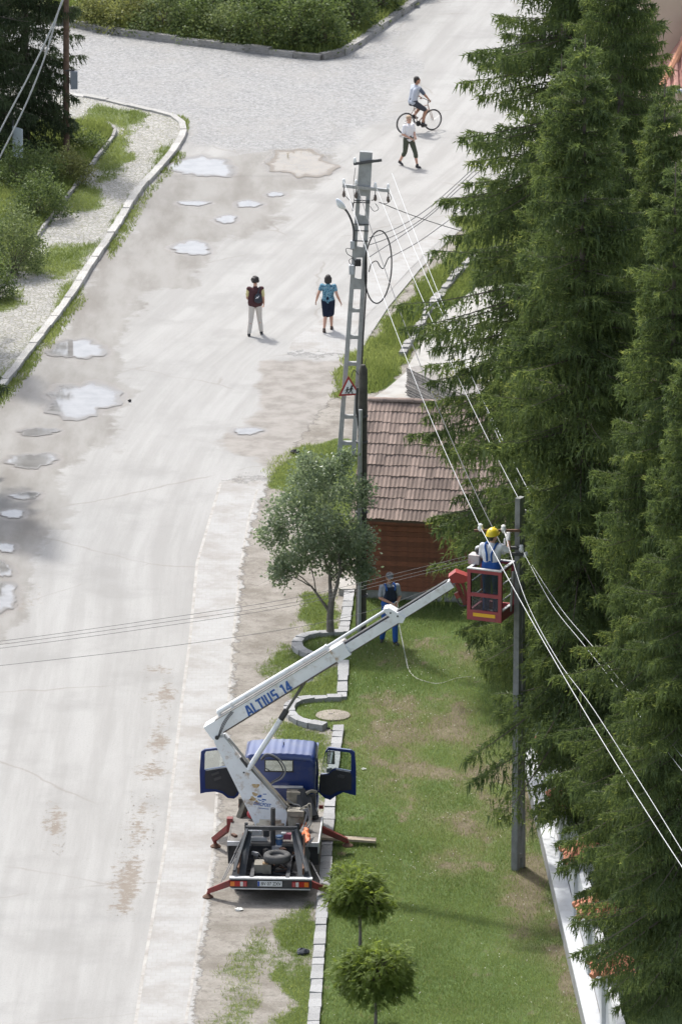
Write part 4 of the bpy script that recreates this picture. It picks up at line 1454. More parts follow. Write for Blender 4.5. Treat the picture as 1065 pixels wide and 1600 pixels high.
def shed():
    yaw = R(-9.5)
    t = thing('garden_shed', 'red-brown board shed with a weathered clay tile roof under the spruces', 'shed', G(571, 937), yaw)
    Wd, Dp, He, Hr, half = 4.2, 4.6, 2.28, 4.42, 2.3
    MB().box((Wd / 2, Dp / 2, 0.12), (Wd + 0.06, Dp + 0.06, 0.30)).build('plinth', GREYCONC_M, t, bevel=0.02)
    MB().box((Wd / 2, Dp / 2, (He + 0.26) / 2 + 0.1), (Wd - 0.08, Dp - 0.08, He - 0.26)).build('wall_core', mat('dark_gap', (0.05, 0.03, 0.022), 0.9), t)
    bm_ = MB().box((0, 0, 0), (Wd, 0.045, 0.122)).mesh('wall_board', BOARD_M, bevel=0.012)
    bs_ = MB().box((0, 0, 0), (0.045, Dp, 0.122)).mesh('wall_board', BOARD_M, bevel=0.012)
    rr = random.Random(4)
    for i in range(16):
        z = 0.335 + i * 0.126
        for me, x, y in ((bm_, Wd / 2, -0.025 + rr.uniform(-.006, .006)), (bs_, -0.025 + rr.uniform(-.006, .006), Dp / 2)):
            o = link(bpy.data.objects.new('wall_board', me), t)
            o.location = (x, y, z)
    MB().box((-0.02, -0.05, 1.25), (0.10, 0.06, 2.0)).build('corner_post', mat('pale_corner_wood', (0.38, 0.33, 0.28), 0.8), t, bevel=0.008)
    # gables
    for x in (0.03, Wd - 0.03):
        MB().prism([(x - 0.02, 0, He), (x - 0.02, half, Hr - 0.12), (x - 0.02, Dp, He)], (0.04, 0, 0)).build('gable', BOARD_M, t)
    ov, y0 = 0.32, -0.42
    z0 = He - 0.10
    sl = Vector((0, half - y0, Hr - z0))
    slen = sl.length
    ang = math.atan2(Hr - z0, half - y0)
    # roof deck (under the tiles)
    MB().prism([(-ov, y0, z0 - 0.06), (-ov, half, Hr - 0.06), (-ov, half, Hr - 0.01), (-ov, y0, z0 - 0.01)], (Wd + 2 * ov, 0, 0)).build('roof_deck', mat('deck_wood', (0.12, 0.09, 0.07), 0.9), t)
    MB().prism([(-ov, half, Hr - 0.03), (-ov, 2 * half - y0, z0 - 0.03), (-ov, 2 * half - y0, z0 + 0.03), (-ov, half, Hr + 0.03)], (Wd + 2 * ov, 0, 0)).build('roof_back', TILE_M, t)
    # one clay tile, two rolls
    tw, exposure = 0.212, slen / 11.0
    tl = exposure + 0.07
    prof = []
    for i in range(13):
        u = i / 12
        prof.append((u * tw * 1.0 - tw / 2, 0.017 * (0.5 + 0.5 * math.cos(u * 4 * math.pi))))
    vs, fs = [], []
    for yy, zz in ((0, 0.0), (tl, -0.0)):
        for x, h in prof:
            vs.append((x, yy, h + 0.018))
        for x, h in prof:
            vs.append((x, yy, h - 0.004))
    n = len(prof)
    for i in range(n - 1):
        fs.append((i, i + 1, 2 * n + i + 1, 2 * n + i))
        fs.append((n + i, i + n, i, i)[:0] or (n + i, i, i + 1, n + i + 1)[::-1])
    tm = MB().add(vs, fs).mesh('roof_tile', TILE_M)
    cols = int((Wd + 2 * ov) / tw)
    rr = random.Random(9)
    for r_ in range(11):
        for c in range(cols):
            o = link(bpy.data.objects.new('roof_tile', tm), t)
            s = r_ * exposure - 0.02
            p = Vector((-ov + (c + 0.5) * tw + rr.uniform(-.004, .004), y0, z0)) + sl.normalized() * (s + rr.uniform(-.02, .02))
            o.location = p + Vector((0, -math.sin(ang), math.cos(ang))) * (0.022 + rr.uniform(0, .008))
            o.rotation_euler = (ang - 0.055 + rr.uniform(-.012, .012), rr.uniform(-.012, .012), rr.uniform(-.01, .01))
    rm = MB()
    pr = [(0.10 * math.cos(math.pi * k / 8), 0.085 * math.sin(math.pi * k / 8)) for k in range(9)]
    vs = [(x, a, b) for x in (0, 0.40) for a, b in pr]
    rmesh = MB().add(vs, [(i, i + 1, 9 + i + 1, 9 + i) for i in range(8)]).mesh('ridge_tile', TILE_M, smooth=True)
    for k in range(13):
        o = link(bpy.data.objects.new('ridge_tile', rmesh), t)
        o.location = (-ov + k * 0.37, half, Hr + 0.0 + rr.uniform(-.008, .012))
        o.rotation_euler = (0, rr.uniform(-.03, .03), 0)
    MB().box((-ov + 0.02, (half + y0) / 2, 0), (0.03, slen, 0.14), Matrix.Rotation(ang, 3, 'X')).build('barge_board', BOARD_M, t).location = (0, 0, (z0 + Hr) / 2 - 0.09)
    MB().box((Wd / 2, y0 + 0.03, z0 - 0.07), (Wd + 2 * ov, 0.03, 0.10)).build('fascia', BOARD_M, t)


shed()

st = MB().box((0, 0, 0.09), (0.5, 1.1, 0.18)).build('concrete_step', CONC_M, None, bevel=0.02)
st.location = G(545, 921)
tag(st, 'pale concrete step at the shed corner behind the forked tree', 'step')

# stack of weathered slats behind the shed
a0, a1 = G(634, 619), G(734, 668)
d = (a1 - a0)
t = thing('slat_stack', 'stack of weathered grey slats lying behind the shed ridge', 'stack', a0, math.atan2(d.y, d.x))
rr = random.Random(8)
sl_me = MB().box((1.9, 0, 0), (3.8, 0.9, 0.035)).mesh('slat', GREYWOOD_M, bevel=0.006, seg=1)
for i in range(15):
    o = link(bpy.data.objects.new('slat', sl_me), t)
    o.location = (rr.uniform(-.03, .03), 0.45 + rr.uniform(-.03, .03), 0.06 + i * 0.052)
    o.rotation_euler = (0, rr.uniform(-.004, .004), rr.uniform(-.006, .006))
    if i % 3 == 0:
        o2 = link(bpy.data.objects.new('spacer', bpy.data.meshes.get('spacer') or MB().box((1.9, 0.2, 0), (3.6, 0.5, 0.016)).mesh('spacer', WOODPOLE_M)), t)
        o2.location = (0, 0.3, 0.085 + i * 0.052)


# ------------------------------------------------------------------ white garden wall with tiled pillar caps
def garden_wall():
    p0, p1 = G(812, 1190), G(958, 1820)
    d = p1 - p0
    yaw = math.atan2(d.y, d.x)
    L = d.length
    t = thing('garden_wall', 'white rendered garden wall with a ledge below the spruces at lower right', 'wall', p0, yaw)
    # local x runs towards the viewer, local y to the right side of the place
    MB().box((L / 2, 0.19, 0.20), (L, 0.38, 0.46)).build('plinth', GREYCONC_M, t, bevel=0.02)
    MB().box((L / 2, 0.15, 0.45), (L, 0.32, 0.05)).build('ledge', WHITE_M, t, bevel=0.012)
    MB().box((L / 2, 0.42, 1.02), (L, 0.18, 1.10)).build('panel', WHITE_M, t, bevel=0.01)
    dn = d.normalized()
    for gy in (1645, 1552, 1462, 1372, 1285):
        # pillar where the wall passes that distance
        s = (G(900, gy).y - p0.y) / dn.y
        root = thing('tiled_pillar', {1645: 'foremost white wall pillar with a terracotta tiled cap', 1552: 'second white wall pillar with a terracotta tiled cap',
                                         1462: 'third white wall pillar counted from the picture bottom', 1372: 'fourth white wall pillar, near the concrete pole foot'}.get(gy, 'rearmost white wall pillar deep under the spruce boughs'), 'pillar',
                     p0 + dn * s + Vector((-dn.y, dn.x, 0)) * 0.46, yaw, 'pillars of the white wall')
        MB().box((0, 0, 0.9), (0.42, 0.42, 1.75)).build('shaft', WHITE_M, root, bevel=0.01)
        cap = MB().add([(-.40, -.40, 1.76), (.40, -.40, 1.76), (.40, .40, 1.76), (-.40, .40, 1.76), (-.03, -.03, 2.06), (.03, -.03, 2.06), (.03, .03, 2.06), (-.03, .03, 2.06)],
                       [(3, 2, 1, 0), (4, 5, 6, 7), (0, 1, 5, 4), (1, 2, 6, 5), (2, 3, 7, 6), (3, 0, 4, 7)]).build('cap', TERRA_M, root, bevel=0.01)
        for sx, sy in ((-1, -1), (1, -1), (1, 1), (-1, 1)):
            MB().tube([(sx * .43, sy * .43, 1.765), (sx * .22, sy * .22, 1.935), (0, 0, 2.10)], [0.075, 0.06, 0.05], 8).build('hip_tile', TERRA_M, cap, smooth=True)
        for q in range(4):
            a = q * math.pi / 2
            ca, sa = math.cos(a), math.sin(a)
            for row in range(3):
                w = 0.36 - row * 0.115
                for c in range(3 - row):
                    x = (c - (2 - row) / 2) * 0.2
                    y, z = -0.40 + row * 0.12, 1.775 + row * 0.098
                    pts = [(x * ca - yy * sa, x * sa + yy * ca, zz) for yy, zz in ((y - 0.01, z), (y + 0.13, z + 0.105))]
                    MB().tube(pts, [0.055, 0.05], 6).build('tile', TERRA_M, cap, smooth=True)
        MB().sphere((0, 0, 2.11), 0.07, 8).build('finial', TERRA_M, cap, smooth=True)


garden_wall()


def house():
    b = G(1003, 400)
    t = thing('beige_house', 'beige rendered house with a tiled lower roof behind the spruces at upper right', 'house', b)
    u = 52.0
    MB().box((5.0, 6.0, 6.5), (10, 6.0, 13)).build('wall', BEIGE_M, t)
    MB().box((5.6, 1.75, 2.5), (9.2, 2.5, 4.9)).build('lower_wall', BEIGE_M, t)
    ez, rz, fy, by, lx = 5.0, 6.85, 0.2, 2.98, 0.55
    rf = MB().add([(lx, fy, ez), (10.4, fy, ez), (10.4, by, rz), (lx + 1.3, by, rz), (lx, by, ez)], [(0, 1, 2, 3), (0, 3, 4)]).build('lower_roof', PINKTILE_M, t)
    # tile rolls in five courses
    k = MB().tube([(0, 0, 0.0), (0, 0.60, 0.385)], [0.085, 0.075], 7).mesh('roof_tile', PINKTILE_M, smooth=True)
    sl = Vector((0, by - fy, rz - ez)).normalized()
    for row in range(5):
        for c in range(12):
            y = fy + row * 0.55
            x = lx + 0.15 + c * 0.24
            if x < lx + 0.1 + (y - fy) / (by - fy) * 1.3:
                continue
            o = link(bpy.data.objects.new('roof_tile', k), rf)
            o.location = (x, y - 0.02, ez + (y - fy) / (by - fy) * (rz - ez) + 0.03 - 0.0 * row)
    MB().tube([(lx - 0.05, fy, ez + 0.05), (lx + 1.3, by, rz + 0.05)], 0.11, 8).build('hip_ridge', mat('orange_ridge', (0.50, 0.23, 0.13), 0.8), rf, smooth=True)
    MB().tube([(lx - 0.05, fy - 0.06, ez - 0.06), (10.4, fy - 0.06, ez - 0.06)], 0.075, 8).build('gutter', STEEL_M, t, smooth=True)


house()


# ------------------------------------------------------------------ poles
def insulator(mb, c, r=0.05, up=1):
    c = Vector(c)
    mb.lathe([(r * 0.35, -0.09 * up), (r * 0.9, -0.05 * up), (r, 0.0), (r * 0.72, 0.03 * up), (r * 0.8, 0.06 * up), (r * 0.35, 0.085 * up)], c, n=10)
    return mb


def lattice_pole(label, base, H, top_shift, yaw, w0=0.50, w1=0.33, solid=0.86, rung0=0.35, slit=0.62, dep=1.0, POLE_M=POLE_M):
    t = thing('concrete_pole', label, 'pole', base, yaw, 'concrete poles')

    def cx(z):
        return Vector(top_shift) * (z / H)

    def half(z):
        return (w0 + (w1 - w0) * z / H) / 2
    leg = 0.125
    zs = H * solid
    for s in (-1, 1):
        mb = MB()
        p0, p1 = cx(-0.3) + Vector((s * (half(0) - leg / 2), 0, -0.3)), cx(zs) + Vector((s * (half(zs) - leg * 0.42), 0, zs))
        mb.bar(p0, p1, leg, 0.21 * dep, side=(1, 0, 0), w1=leg * 0.84, h1=0.17 * dep)
        mb.build('leg', POLE_M, t, bevel=0.012)
    z = rung0
    k = 0
    while z < zs - 0.05:
        h = half(z)
        hh = 0.09 if z < zs * slit else 0.28
        MB().bar(cx(z) + Vector((-h + leg * 0.8, 0, z)), cx(z) + Vector((h - leg * 0.8, 0, z)), 0.15, hh, side=(0, 1, 0)).build('rung', POLE_M, t, bevel=0.02)
        z += 0.72 if z < zs * slit else 0.85
        k += 1
    MB().bar(cx(zs - 0.02) + Vector((0, 0, zs - 0.02)), cx(H) + Vector((0, 0, H)), half(zs) * 2 + 0.004, 0.172 * dep, side=(1, 0, 0), w1=w1, h1=0.165 * dep).build('pole_head', POLE_M, t, bevel=0.012)
    return t


# --- pole A in the middle of the view
PA = G(541, 712)
YA = PA.y
poleA = lattice_pole('tall leaning concrete lattice pole with street lamp left of the shed', PA, 8.2, (0.51, 0, 0), 0.0)


def LA(px, py, dy=0.0):
    return W(px, py, YA + dy) - PA


cr = MB().bar(LA(552, 256, -.12), LA(596, 250, -.12), 0.06, 0.07).build('cross_arm', DARKSTEEL_M, poleA)
cr2 = MB().bar(LA(535, 290, -.12), LA(608, 298, -.12), 0.07, 0.085).build('cross_arm', STEEL_M, poleA)
INS_A = []
for px, py in ((537, 289), (556, 291), (586, 295), (606, 297)):
    p = LA(px, py, -.12)
    MB().cyl(p, p + Vector((0, 0, -0.22)), 0.012, n=6).build('pin', DARKSTEEL_M, cr2)
    q = p + Vector((0, 0, -0.24))
    insulator(MB(), q, 0.045).build('insulator', mat('brown_porcelain', (0.12, 0.09, 0.08), 0.3), cr2, smooth=True)
    insulator(MB(), p + Vector((0, 0, 0.09)), 0.045).build('insulator', PORC_M, cr2, smooth=True)
    INS_A.append(PA + p + Vector((0, 0, 0.1)))
p = LA(554, 256, -.12)
insulator(MB(), p + Vector((0, 0, 0.09)), 0.045).build('insulator', PORC_M, cr, smooth=True)
for k_, py in enumerate((313, 316, 350, 360, 376)):
    a, b = LA(553 + (py - 313) * -0.05, py, -.13), LA(578 - (py - 313) * 0.05, py + 1, -.13)
    MB().bar(a, b, 0.03, 0.025).build('clamp_band', DARKSTEEL_M, poleA)
MB().tube([LA(580, 313, -.1), LA(585, 312, -.1), LA(586, 305, -.1)], 0.016, 6).build('bracket', DARKSTEEL_M, poleA)
MB().tube([LA(553, 316, -.1), LA(551, 319, -.1), LA(551, 330, -.1)], 0.02, 6).build('bracket', DARKSTEEL_M, poleA)
# jumper loops
for q in ([(555, 262), (552, 290), (553, 310), (551, 330)], [(606, 300), (611, 310), (604, 318), (592, 316)], [(586, 318), (591, 326), (584, 330), (578, 322)], [(537, 304), (545, 312), (551, 319)]):
    MB().tube(smooth_line([LA(x, y, -.15) for x, y in q], 5), 0.009, 4).build('jumper_wire', GREYWIRE_M, poleA)
# lamp
lamp = MB().tube(smooth_line([LA(552, 378, -.15), LA(552.5, 362, -.15), LA(550, 348, -.15), LA(544, 334, -.2), LA(536, 323, -.3)], 5), 0.028, 8).build('lamp_arm', DARKSTEEL_M, poleA, smooth=True)
h0, h1 = LA(538, 327, -.3), LA(526, 311, -.45)
hd = (h1 - h0)
mb = MB()
mb.sphere((0, 0, 0), 0.5, 10)
rot = hd.to_track_quat('Y', 'Z').to_matrix()
mb.v = [tuple(rot @ Vector((v[0] * 0.21, v[1] * hd.length * 1.08, v[2] * 0.14)) + (h0 + h1) / 2) for v in mb.v]
mb.build('lamp_head', LAMPW_M, poleA, smooth=True)
mb = MB().sphere((0, 0, 0), 0.5, 8)
mb.v = [tuple(rot @ Vector((v[0] * 0.16, v[1] * hd.length * 0.7, v[2] * 0.14 - 0.03)) + (h0 + h1) / 2) for v in mb.v]
mb.build('lamp_glass', mat('lamp_glass', (0.75, 0.78, 0.82), 0.1, var=0.05), poleA, smooth=True)
MB().box(LA(550.5, 382, -.14), (0.11, 0.12, 0.20)).build('junction_box', mat('grey_box', (0.42, 0.44, 0.46), 0.6), poleA, bevel=0.01)
MB().box(LA(549, 421, -.14), (0.13, 0.16, 0.24)).build('junction_box', mat('grey_box', (0.42, 0.44, 0.46), 0.6), poleA, bevel=0.02)
MB().box(LA(559, 410, -.02), (0.16, 0.2, 0.16)).build('cable_clamp', BLACK_M, poleA, bevel=0.03)
for q in ([(551, 390), (541, 388), (542, 396), (550, 402), (556, 412)], [(552, 402), (545, 407), (549, 415)], [(572, 560), (562, 585), (553, 578), (548, 590)]):
    MB().tube(smooth_line([LA(x, y, -.16) for x, y in q], 5), 0.010, 4).build('jumper_wire', GREYWIRE_M, poleA)
MB().tube(smooth_line([LA(572, 395, -.14), LA(572, 440, -.14), LA(570, 480, -.14), LA(567, 530, -.14), LA(565, 575, -.14), LA(563, 620, -.14)], 4), 0.022, 6).build('riser_cable', BLACK_M, poleA)

# black cable coil hung on the pole
pts = []
for k in range(33):
    a = R(168) - 2 * math.pi * k / 32
    pts.append(W(593 + 21 * math.cos(a) + (2.5 * math.sin(a) - 2.5), 417 - 57 * math.sin(a), YA - 0.2 + 0.05 * math.sin(a * 2)))
o = MB().tube(pts, 0.019, 7).build('cable_coil', BLACK_M)
tag(o, 'big loop of black spare cable hanging on the lattice pole', 'cable')
o = MB().tube(smooth_line([W(x, y, YA - 0.25) for x, y in ((576, 425), (580, 412), (588, 408), (594, 417), (599, 419), (606, 404), (612, 400))], 6), 0.014, 6).build('cable_tail', GREYWIRE_M)
tag(o, 'curly grey cable tail inside the black cable loop', 'cable')

# --- pole B that the lineman works on
PB = G(809, 1360)
YB = PB.y
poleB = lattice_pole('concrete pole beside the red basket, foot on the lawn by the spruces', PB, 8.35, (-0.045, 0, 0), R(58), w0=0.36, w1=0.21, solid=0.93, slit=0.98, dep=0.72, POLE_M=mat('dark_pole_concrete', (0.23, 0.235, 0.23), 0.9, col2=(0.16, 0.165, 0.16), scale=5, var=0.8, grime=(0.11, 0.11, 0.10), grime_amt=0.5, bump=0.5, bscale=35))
PBi = Matrix.Rotation(-R(58), 3, 'Z')


def LB(px, py, dy=0.0):
    return PBi @ (W(px, py, YB + dy) - PB)


arm = MB().bar(LB(740, 829, -.2), LB(812, 829, -.2), 0.05, 0.05).build('cross_arm', RUST_M, poleB)
for a, b in (((792, 857), (816, 856)), ((796, 865), (822, 866))):
    MB().bar(LB(*a, -.18), LB(*b, -.18), 0.045, 0.04).build('cross_arm', DARKSTEEL_M, poleB)
for py in (856, 866):
    MB().bar(LB(795, py, -.16), LB(815, py, -.16), 0.06, 0.06).build('clamp_band', DARKSTEEL_M, poleB)
INS_B = {}
for k_, (px, py, dy) in enumerate(((750, 824, -.2), (786, 826, -.2), (787, 860, -.2), (788, 847, -.1), (814, 857, -.18), (821, 868, -.18), (818, 801, .1))):
    q = LB(px, py, dy)
    MB().cyl(q + Vector((0, 0, -0.12)), q, 0.012, n=6).build('pin', DARKSTEEL_M, poleB)
    insulator(MB(), q, 0.062 if k_ not in (3,) else 0.03).build('insulator', PORC_M, poleB, smooth=True)
    INS_B[k_] = W(px, py, YB + dy)
MB().cyl(LB(801, 893, -.24), LB(797, 955, -.24), 0.03, n=8).build('conduit', STEEL_M, poleB)

# --- dark wooden post with a steel pipe in front of the shed
PW = G(562, 988)
wp = thing('wooden_pole', 'dark tarred wooden post strapped to a grey steel pipe at the shed corner', 'pole', PW)
YW = PW.y


def LW(px, py, dy=0.0):
    return W(px, py, YW + dy) - PW


MB().tube([Vector((0.02, 0.05, -0.3)), LW(565, 800, .05), LW(567, 578, .05), LW(567, 570, .05)], [0.135, 0.125, 0.11, 0.05], 12).build('post', WOODPOLE_M, wp, smooth=True)
MB().tube([Vector((-0.02, -0.14, -0.1)), LW(562, 760, -.14), LW(563, 640, -.14)], 0.05, 10).build('pipe', STEEL_M, wp, smooth=True)
for py in (650, 690, 800, 930):
    MB().lathe([(0.15, -0.02), (0.15, 0.02)], LW(565, py, 0.02), n=14).build('strap', DARKSTEEL_M, wp)
MB().tube(smooth_line([LW(558, 606, -.1), LW(557, 640, -.12), LW(560, 660, -.14), LW(562, 700, -.15)], 5), 0.03, 7).build('cable', BLACK_M, wp)

# --- brown wooden pole upper left
PL = G(104, 250)
lp = thing('wooden_pole', 'brown wooden pole with a grey meter box beside the dark spruce', 'pole', PL)
MB().tube([(0, 0, -0.3), (0.03, 0, 3), (0.07, 0, 7.2)], [0.105, 0.098, 0.085], 12).build('post', BROWNPOLE_M, lp, smooth=True)
MB().box(W(116, 125, PL.y - 0.1) - PL, (0.22, 0.2, 0.55)).build('meter_box', mat('blue_grey_box', (0.22, 0.24, 0.27), 0.6), lp, bevel=0.02)
MB().box(W(109, 110, PL.y - 0.08) - PL, (0.3, 0.04, 0.04)).build('bracket', DARKSTEEL_M, lp)

pn = thing('panel_board', 'small white panel on a dark post in the shaded left garden', 'panel', G(22, 268), R(-55))
MB().box((0, 0, 0.8), (0.05, 0.05, 1.7)).build('post', DARKSTEEL_M, pn)
MB().box((0.30, -0.03, 0.98), (0.55, 0.03, 0.95)).build('board', mat('pale_board', (0.55, 0.60, 0.63), 0.7), pn, bevel=0.008)

# --- road sign: children
SY = YA - 0.45
sp = W(545, 605, SY)
sg = thing('road_sign', 'red-bordered white triangular children warning sign on the lattice pole', 'sign', Vector((sp.x, SY, 0)))
c = W(545.5, 609, SY)


def LS(px, py, dy=0.0):
    return W(px, py, SY + dy) - sg.location


tri = [LS(528.5, 619), LS(563, 617), LS(544, 587)]
cen = (tri[0] + tri[1] + tri[2]) / 3


def tri_s(f, dy):
    return [cen + (p - cen) * f + Vector((0, dy, 0)) for p in tri]


MB().prism(tri_s(1.0, 0.0), (0, 0.02, 0)).build('border', mat('sign_red', (0.30, 0.035, 0.03), 0.5, var=0.4), sg, bevel=0.006)
MB().prism(tri_s(0.72, -0.006), (0, 0.008, 0)).build('plate', mat('sign_white', (0.66, 0.68, 0.68), 0.5, var=0.3), sg)
pic = MB()


def fig(x, s, lean):
    b = cen + Vector((x, -0.012, -0.125))
    V_ = lambda u, w: b + Vector((u * s, 0, w * s))
    pic.sphere(V_(lean * 0.17, 0.19), 0.026 * s, 7, (1, 0.3, 1))
    pic.bar(V_(0, 0.08), V_(lean * 0.14, 0.165), 0.008, 0.045 * s, side=(0, 1, 0))
    pic.bar(V_(0, 0.09), V_(0.045, 0.0), 0.008, 0.022 * s, side=(0, 1, 0))
    pic.bar(V_(0, 0.09), V_(-0.05, 0.01), 0.008, 0.022 * s, side=(0, 1, 0))
    pic.bar(V_(lean * 0.1, 0.145), V_(0.07, 0.11), 0.008, 0.016 * s, side=(0, 1, 0))
    pic.bar(V_(lean * 0.1, 0.145), V_(-0.06, 0.10), 0.008, 0.016 * s, side=(0, 1, 0))


fig(-0.055, 0.85, 0.1)
fig(0.045, 1.05, 0.15)
pic.build('pictogram', mat('sign_black', (0.02, 0.02, 0.02), 0.5), sg)
MB().bar(LS(545, 608, .02), LS(545, 608, .02) + Vector((0, 0.42, 0)), 0.05, 0.05).build('bracket', STEEL_M, sg)

# ------------------------------------------------------------------ wires
def wire(pts, r, m_, label, group, name='overhead_wire'):
    o = MB().tube(smooth_line(pts, 8), r, 5).build(name, m_)
    return tag(o, label, 'wire', group)


def span(a, b, sag, n=8):
    return [a.lerp(b, i / n) - Vector((0, 0, sag * 4 * (i / n) * (1 - i / n))) for i in range(n + 1)]


gA = 'bare white wires between the two concrete poles'
wire(span(INS_A[0], INS_B[0], 0.45), 0.0065, ALU_M, 'white wire from lattice pole to the insulator left of the yellow helmet', gA)
wire(span(INS_A[1], INS_B[2], 0.55), 0.010, GREYWIRE_M, 'grey wire sagging lowest across the shed roof', gA)
wire(span(INS_A[2], INS_B[6] + Vector((0, 0, .08)), 0.30), 0.0065, ALU_M, 'left of the paired white wires entering the spruce above the pole top', gA)
wire(span(INS_A[3], INS_B[6] + Vector((0.25, 0.3, .1)), 0.25), 0.0065, ALU_M, 'right of the paired white wires entering the spruce above the pole top', gA)
wire(span(INS_A[3] + Vector((0.1, 0.2, 0.3)), W(858, 868, YB + 1.0), 0.2), 0.006, ALU_M, 'rightmost white wire passing through the spruce right of the pole', gA)
gB = 'bare white wires leaving towards the lower right'
E1 = W(1130, 1452, YB - 22)
wire(span(INS_B[0], E1, 0.25), 0.008, ALU_M, 'thick white wire running from the helmet down to the right picture edge', gB)
wire([INS_B[1], W(820, 935, YB - 3), W(870, 1030, YB - 7), W(925, 1106, YB - 11), W(1010, 1240, YB - 16), W(1132, 1440, YB - 22)], 0.0065, ALU_M, 'white wire starting at the raised white glove', gB)
wire([INS_B[4], W(862, 945, YB - 4), W(915, 1012, YB - 7), W(1000, 1120, YB - 11), W(1130, 1290, YB - 20)], 0.0055, ALU_M, 'upper white wire broken up by the spruce branches', gB)
wire([INS_B[5], W(875, 950, YB - 4), W(925, 1010, YB - 7), W(1010, 1115, YB - 11), W(1140, 1275, YB - 20)], 0.0055, ALU_M, 'upper wire furthest right among the spruce branches', gB)
gC = 'thin dark wires crossing the road'
for q, lb in (([(798, 852), (640, 891), (460, 934), (230, 970), (0, 1002), (-160, 1018)], 'topmost thin dark wire crossing the road to the left'),
              ([(798, 858), (640, 897), (460, 941), (230, 976), (0, 1007), (-160, 1023)], 'second thin dark wire crossing the road to the left'),
              ([(798, 862), (640, 902), (460, 946), (230, 982), (0, 1013), (-160, 1030)], 'third dark wire crossing the road to the left'),
              ([(800, 868), (660, 925), (530, 967), (300, 1005), (0, 1040), (-160, 1055)], 'lowest dark wire crossing the road to the left')):
    wire([W(x, y, YB) for x, y in q], 0.0048, GREYWIRE_M, lb, gC)
gD = 'dark wires from the lattice pole to the upper right'
for q, lb in (([(576, 372), (620, 356), (665, 328), (715, 285), (800, 205), (900, 110)], 'highest sagging dark wire right of the lattice pole'),
              ([(576, 383), (620, 366), (668, 335), (716, 290), (800, 212), (905, 118)], 'second sagging dark wire right of the lattice pole'),
              ([(576, 402), (625, 370), (672, 336), (716, 296), (800, 222), (910, 128)], 'straight dark wire rising from mid pole to the upper right'),
              ([(611, 401), (650, 380), (690, 352), (722, 327), (800, 258), (912, 150)], 'lowest dark wire right of the cable loop'),
              ([(592, 316), (640, 335), (690, 352), (740, 366), (840, 390)], 'thin wire crossing the others from the top bracket')):
    wire([W(x, y, YA + 0.0 + 26 * max(0, (x - 576)) / 330) for x, y in q], 0.011, GREYWIRE_M, lb, gD)
gE = 'pale cables at the upper left'
YE = G(0, 345).y
for q, lb in (([(108, -20), (98, 2), (76, 55), (42, 125), (0, 205), (-60, 325)], 'upper of two pale cables in front of the dark spruce'),
              ([(106, -14), (94, 10), (72, 84), (42, 160), (0, 246), (-60, 362)], 'lower of two pale cables in front of the dark spruce')):
    wire([W(x, y, YE) for x, y in q], 0.025, mat('pale_cable', (0.42, 0.43, 0.44), 0.6), lb, gE)

# ------------------------------------------------------------------ small things on the ground
mh = thing('manhole_cover', 'round pale concrete manhole cover in the bay of the stone edging', 'manhole cover', G(520, 1122) + Vector((0, 0, 0.03)))
MB().lathe([(0.40, 0.0), (0.40, 0.05), (0.36, 0.065), (0.0001, 0.07)], n=36).build('lid', mat('manhole_concrete', (0.29, 0.255, 0.215), 0.95, col2=(0.20, 0.175, 0.145), scale=6, var=0.8, bump=0.5), mh, smooth=True)
MB().bar((-.1, 0, .071), (.0, .0, .071), 0.02, 0.015).build('lifting_slot', BLACK_M, mh)

pk = MB().box((0, 0, 0.03), (1.25, 0.22, 0.05)).build('plank', mat('pale_plank', (0.42, 0.35, 0.26), 0.9, col2=(0.3, 0.25, 0.19), scale=8, var=0.7), None, bevel=0.006)
pk.location = G(542, 1323) + Vector((0, 0, 0.16))
pk.rotation_euler = (0, 0.05, R(-3))
tag(pk, 'pale wooden plank under the right front outrigger foot', 'plank')
rr = random.Random(77)


def lump(name, px, py, r_, m_, label, cat, z=0.02, flat=0.5):
    mb = MB().sphere((0, 0, 0), r_, 6, (1, 0.8, flat)).jitter(r_ * 0.22, int(px))
    o = mb.build(name, m_, None, recenter=False)
    o.location = G(px, py) + Vector((0, 0, z + r_ * flat * 0.6))
    tag(o, label, cat)


lump('paper_scrap', 373, 1423, 0.09, mat('litter_white', (0.7, 0.7, 0.66), 0.8), 'white paper scrap on the dirt behind the truck', 'litter', flat=0.2)
lump('rag', 473, 1491, 0.13, mat('dark_rag', (0.06, 0.065, 0.075), 0.9), 'dark crumpled rag beside the stone edging below the truck', 'rag')
lump('paper_scrap', 568, 1206, 0.06, mat('litter_white', (0.7, 0.7, 0.66), 0.8), 'white scrap on the lawn right of the open truck door', 'litter', 0.06, 0.3)
lump('stone', 461, 709, 0.12, mat('black_hole', (0.03, 0.03, 0.03), 0.9), 'black lump standing for a hole at the edge of the grass above the fruit tree', 'stone')  # solid black lump put in for a dark hole
lump('stone', 203, 628, 0.06, mat('black_hole', (0.03, 0.03, 0.03), 0.9), 'small dark stone on the road right of the large puddle', 'stone')

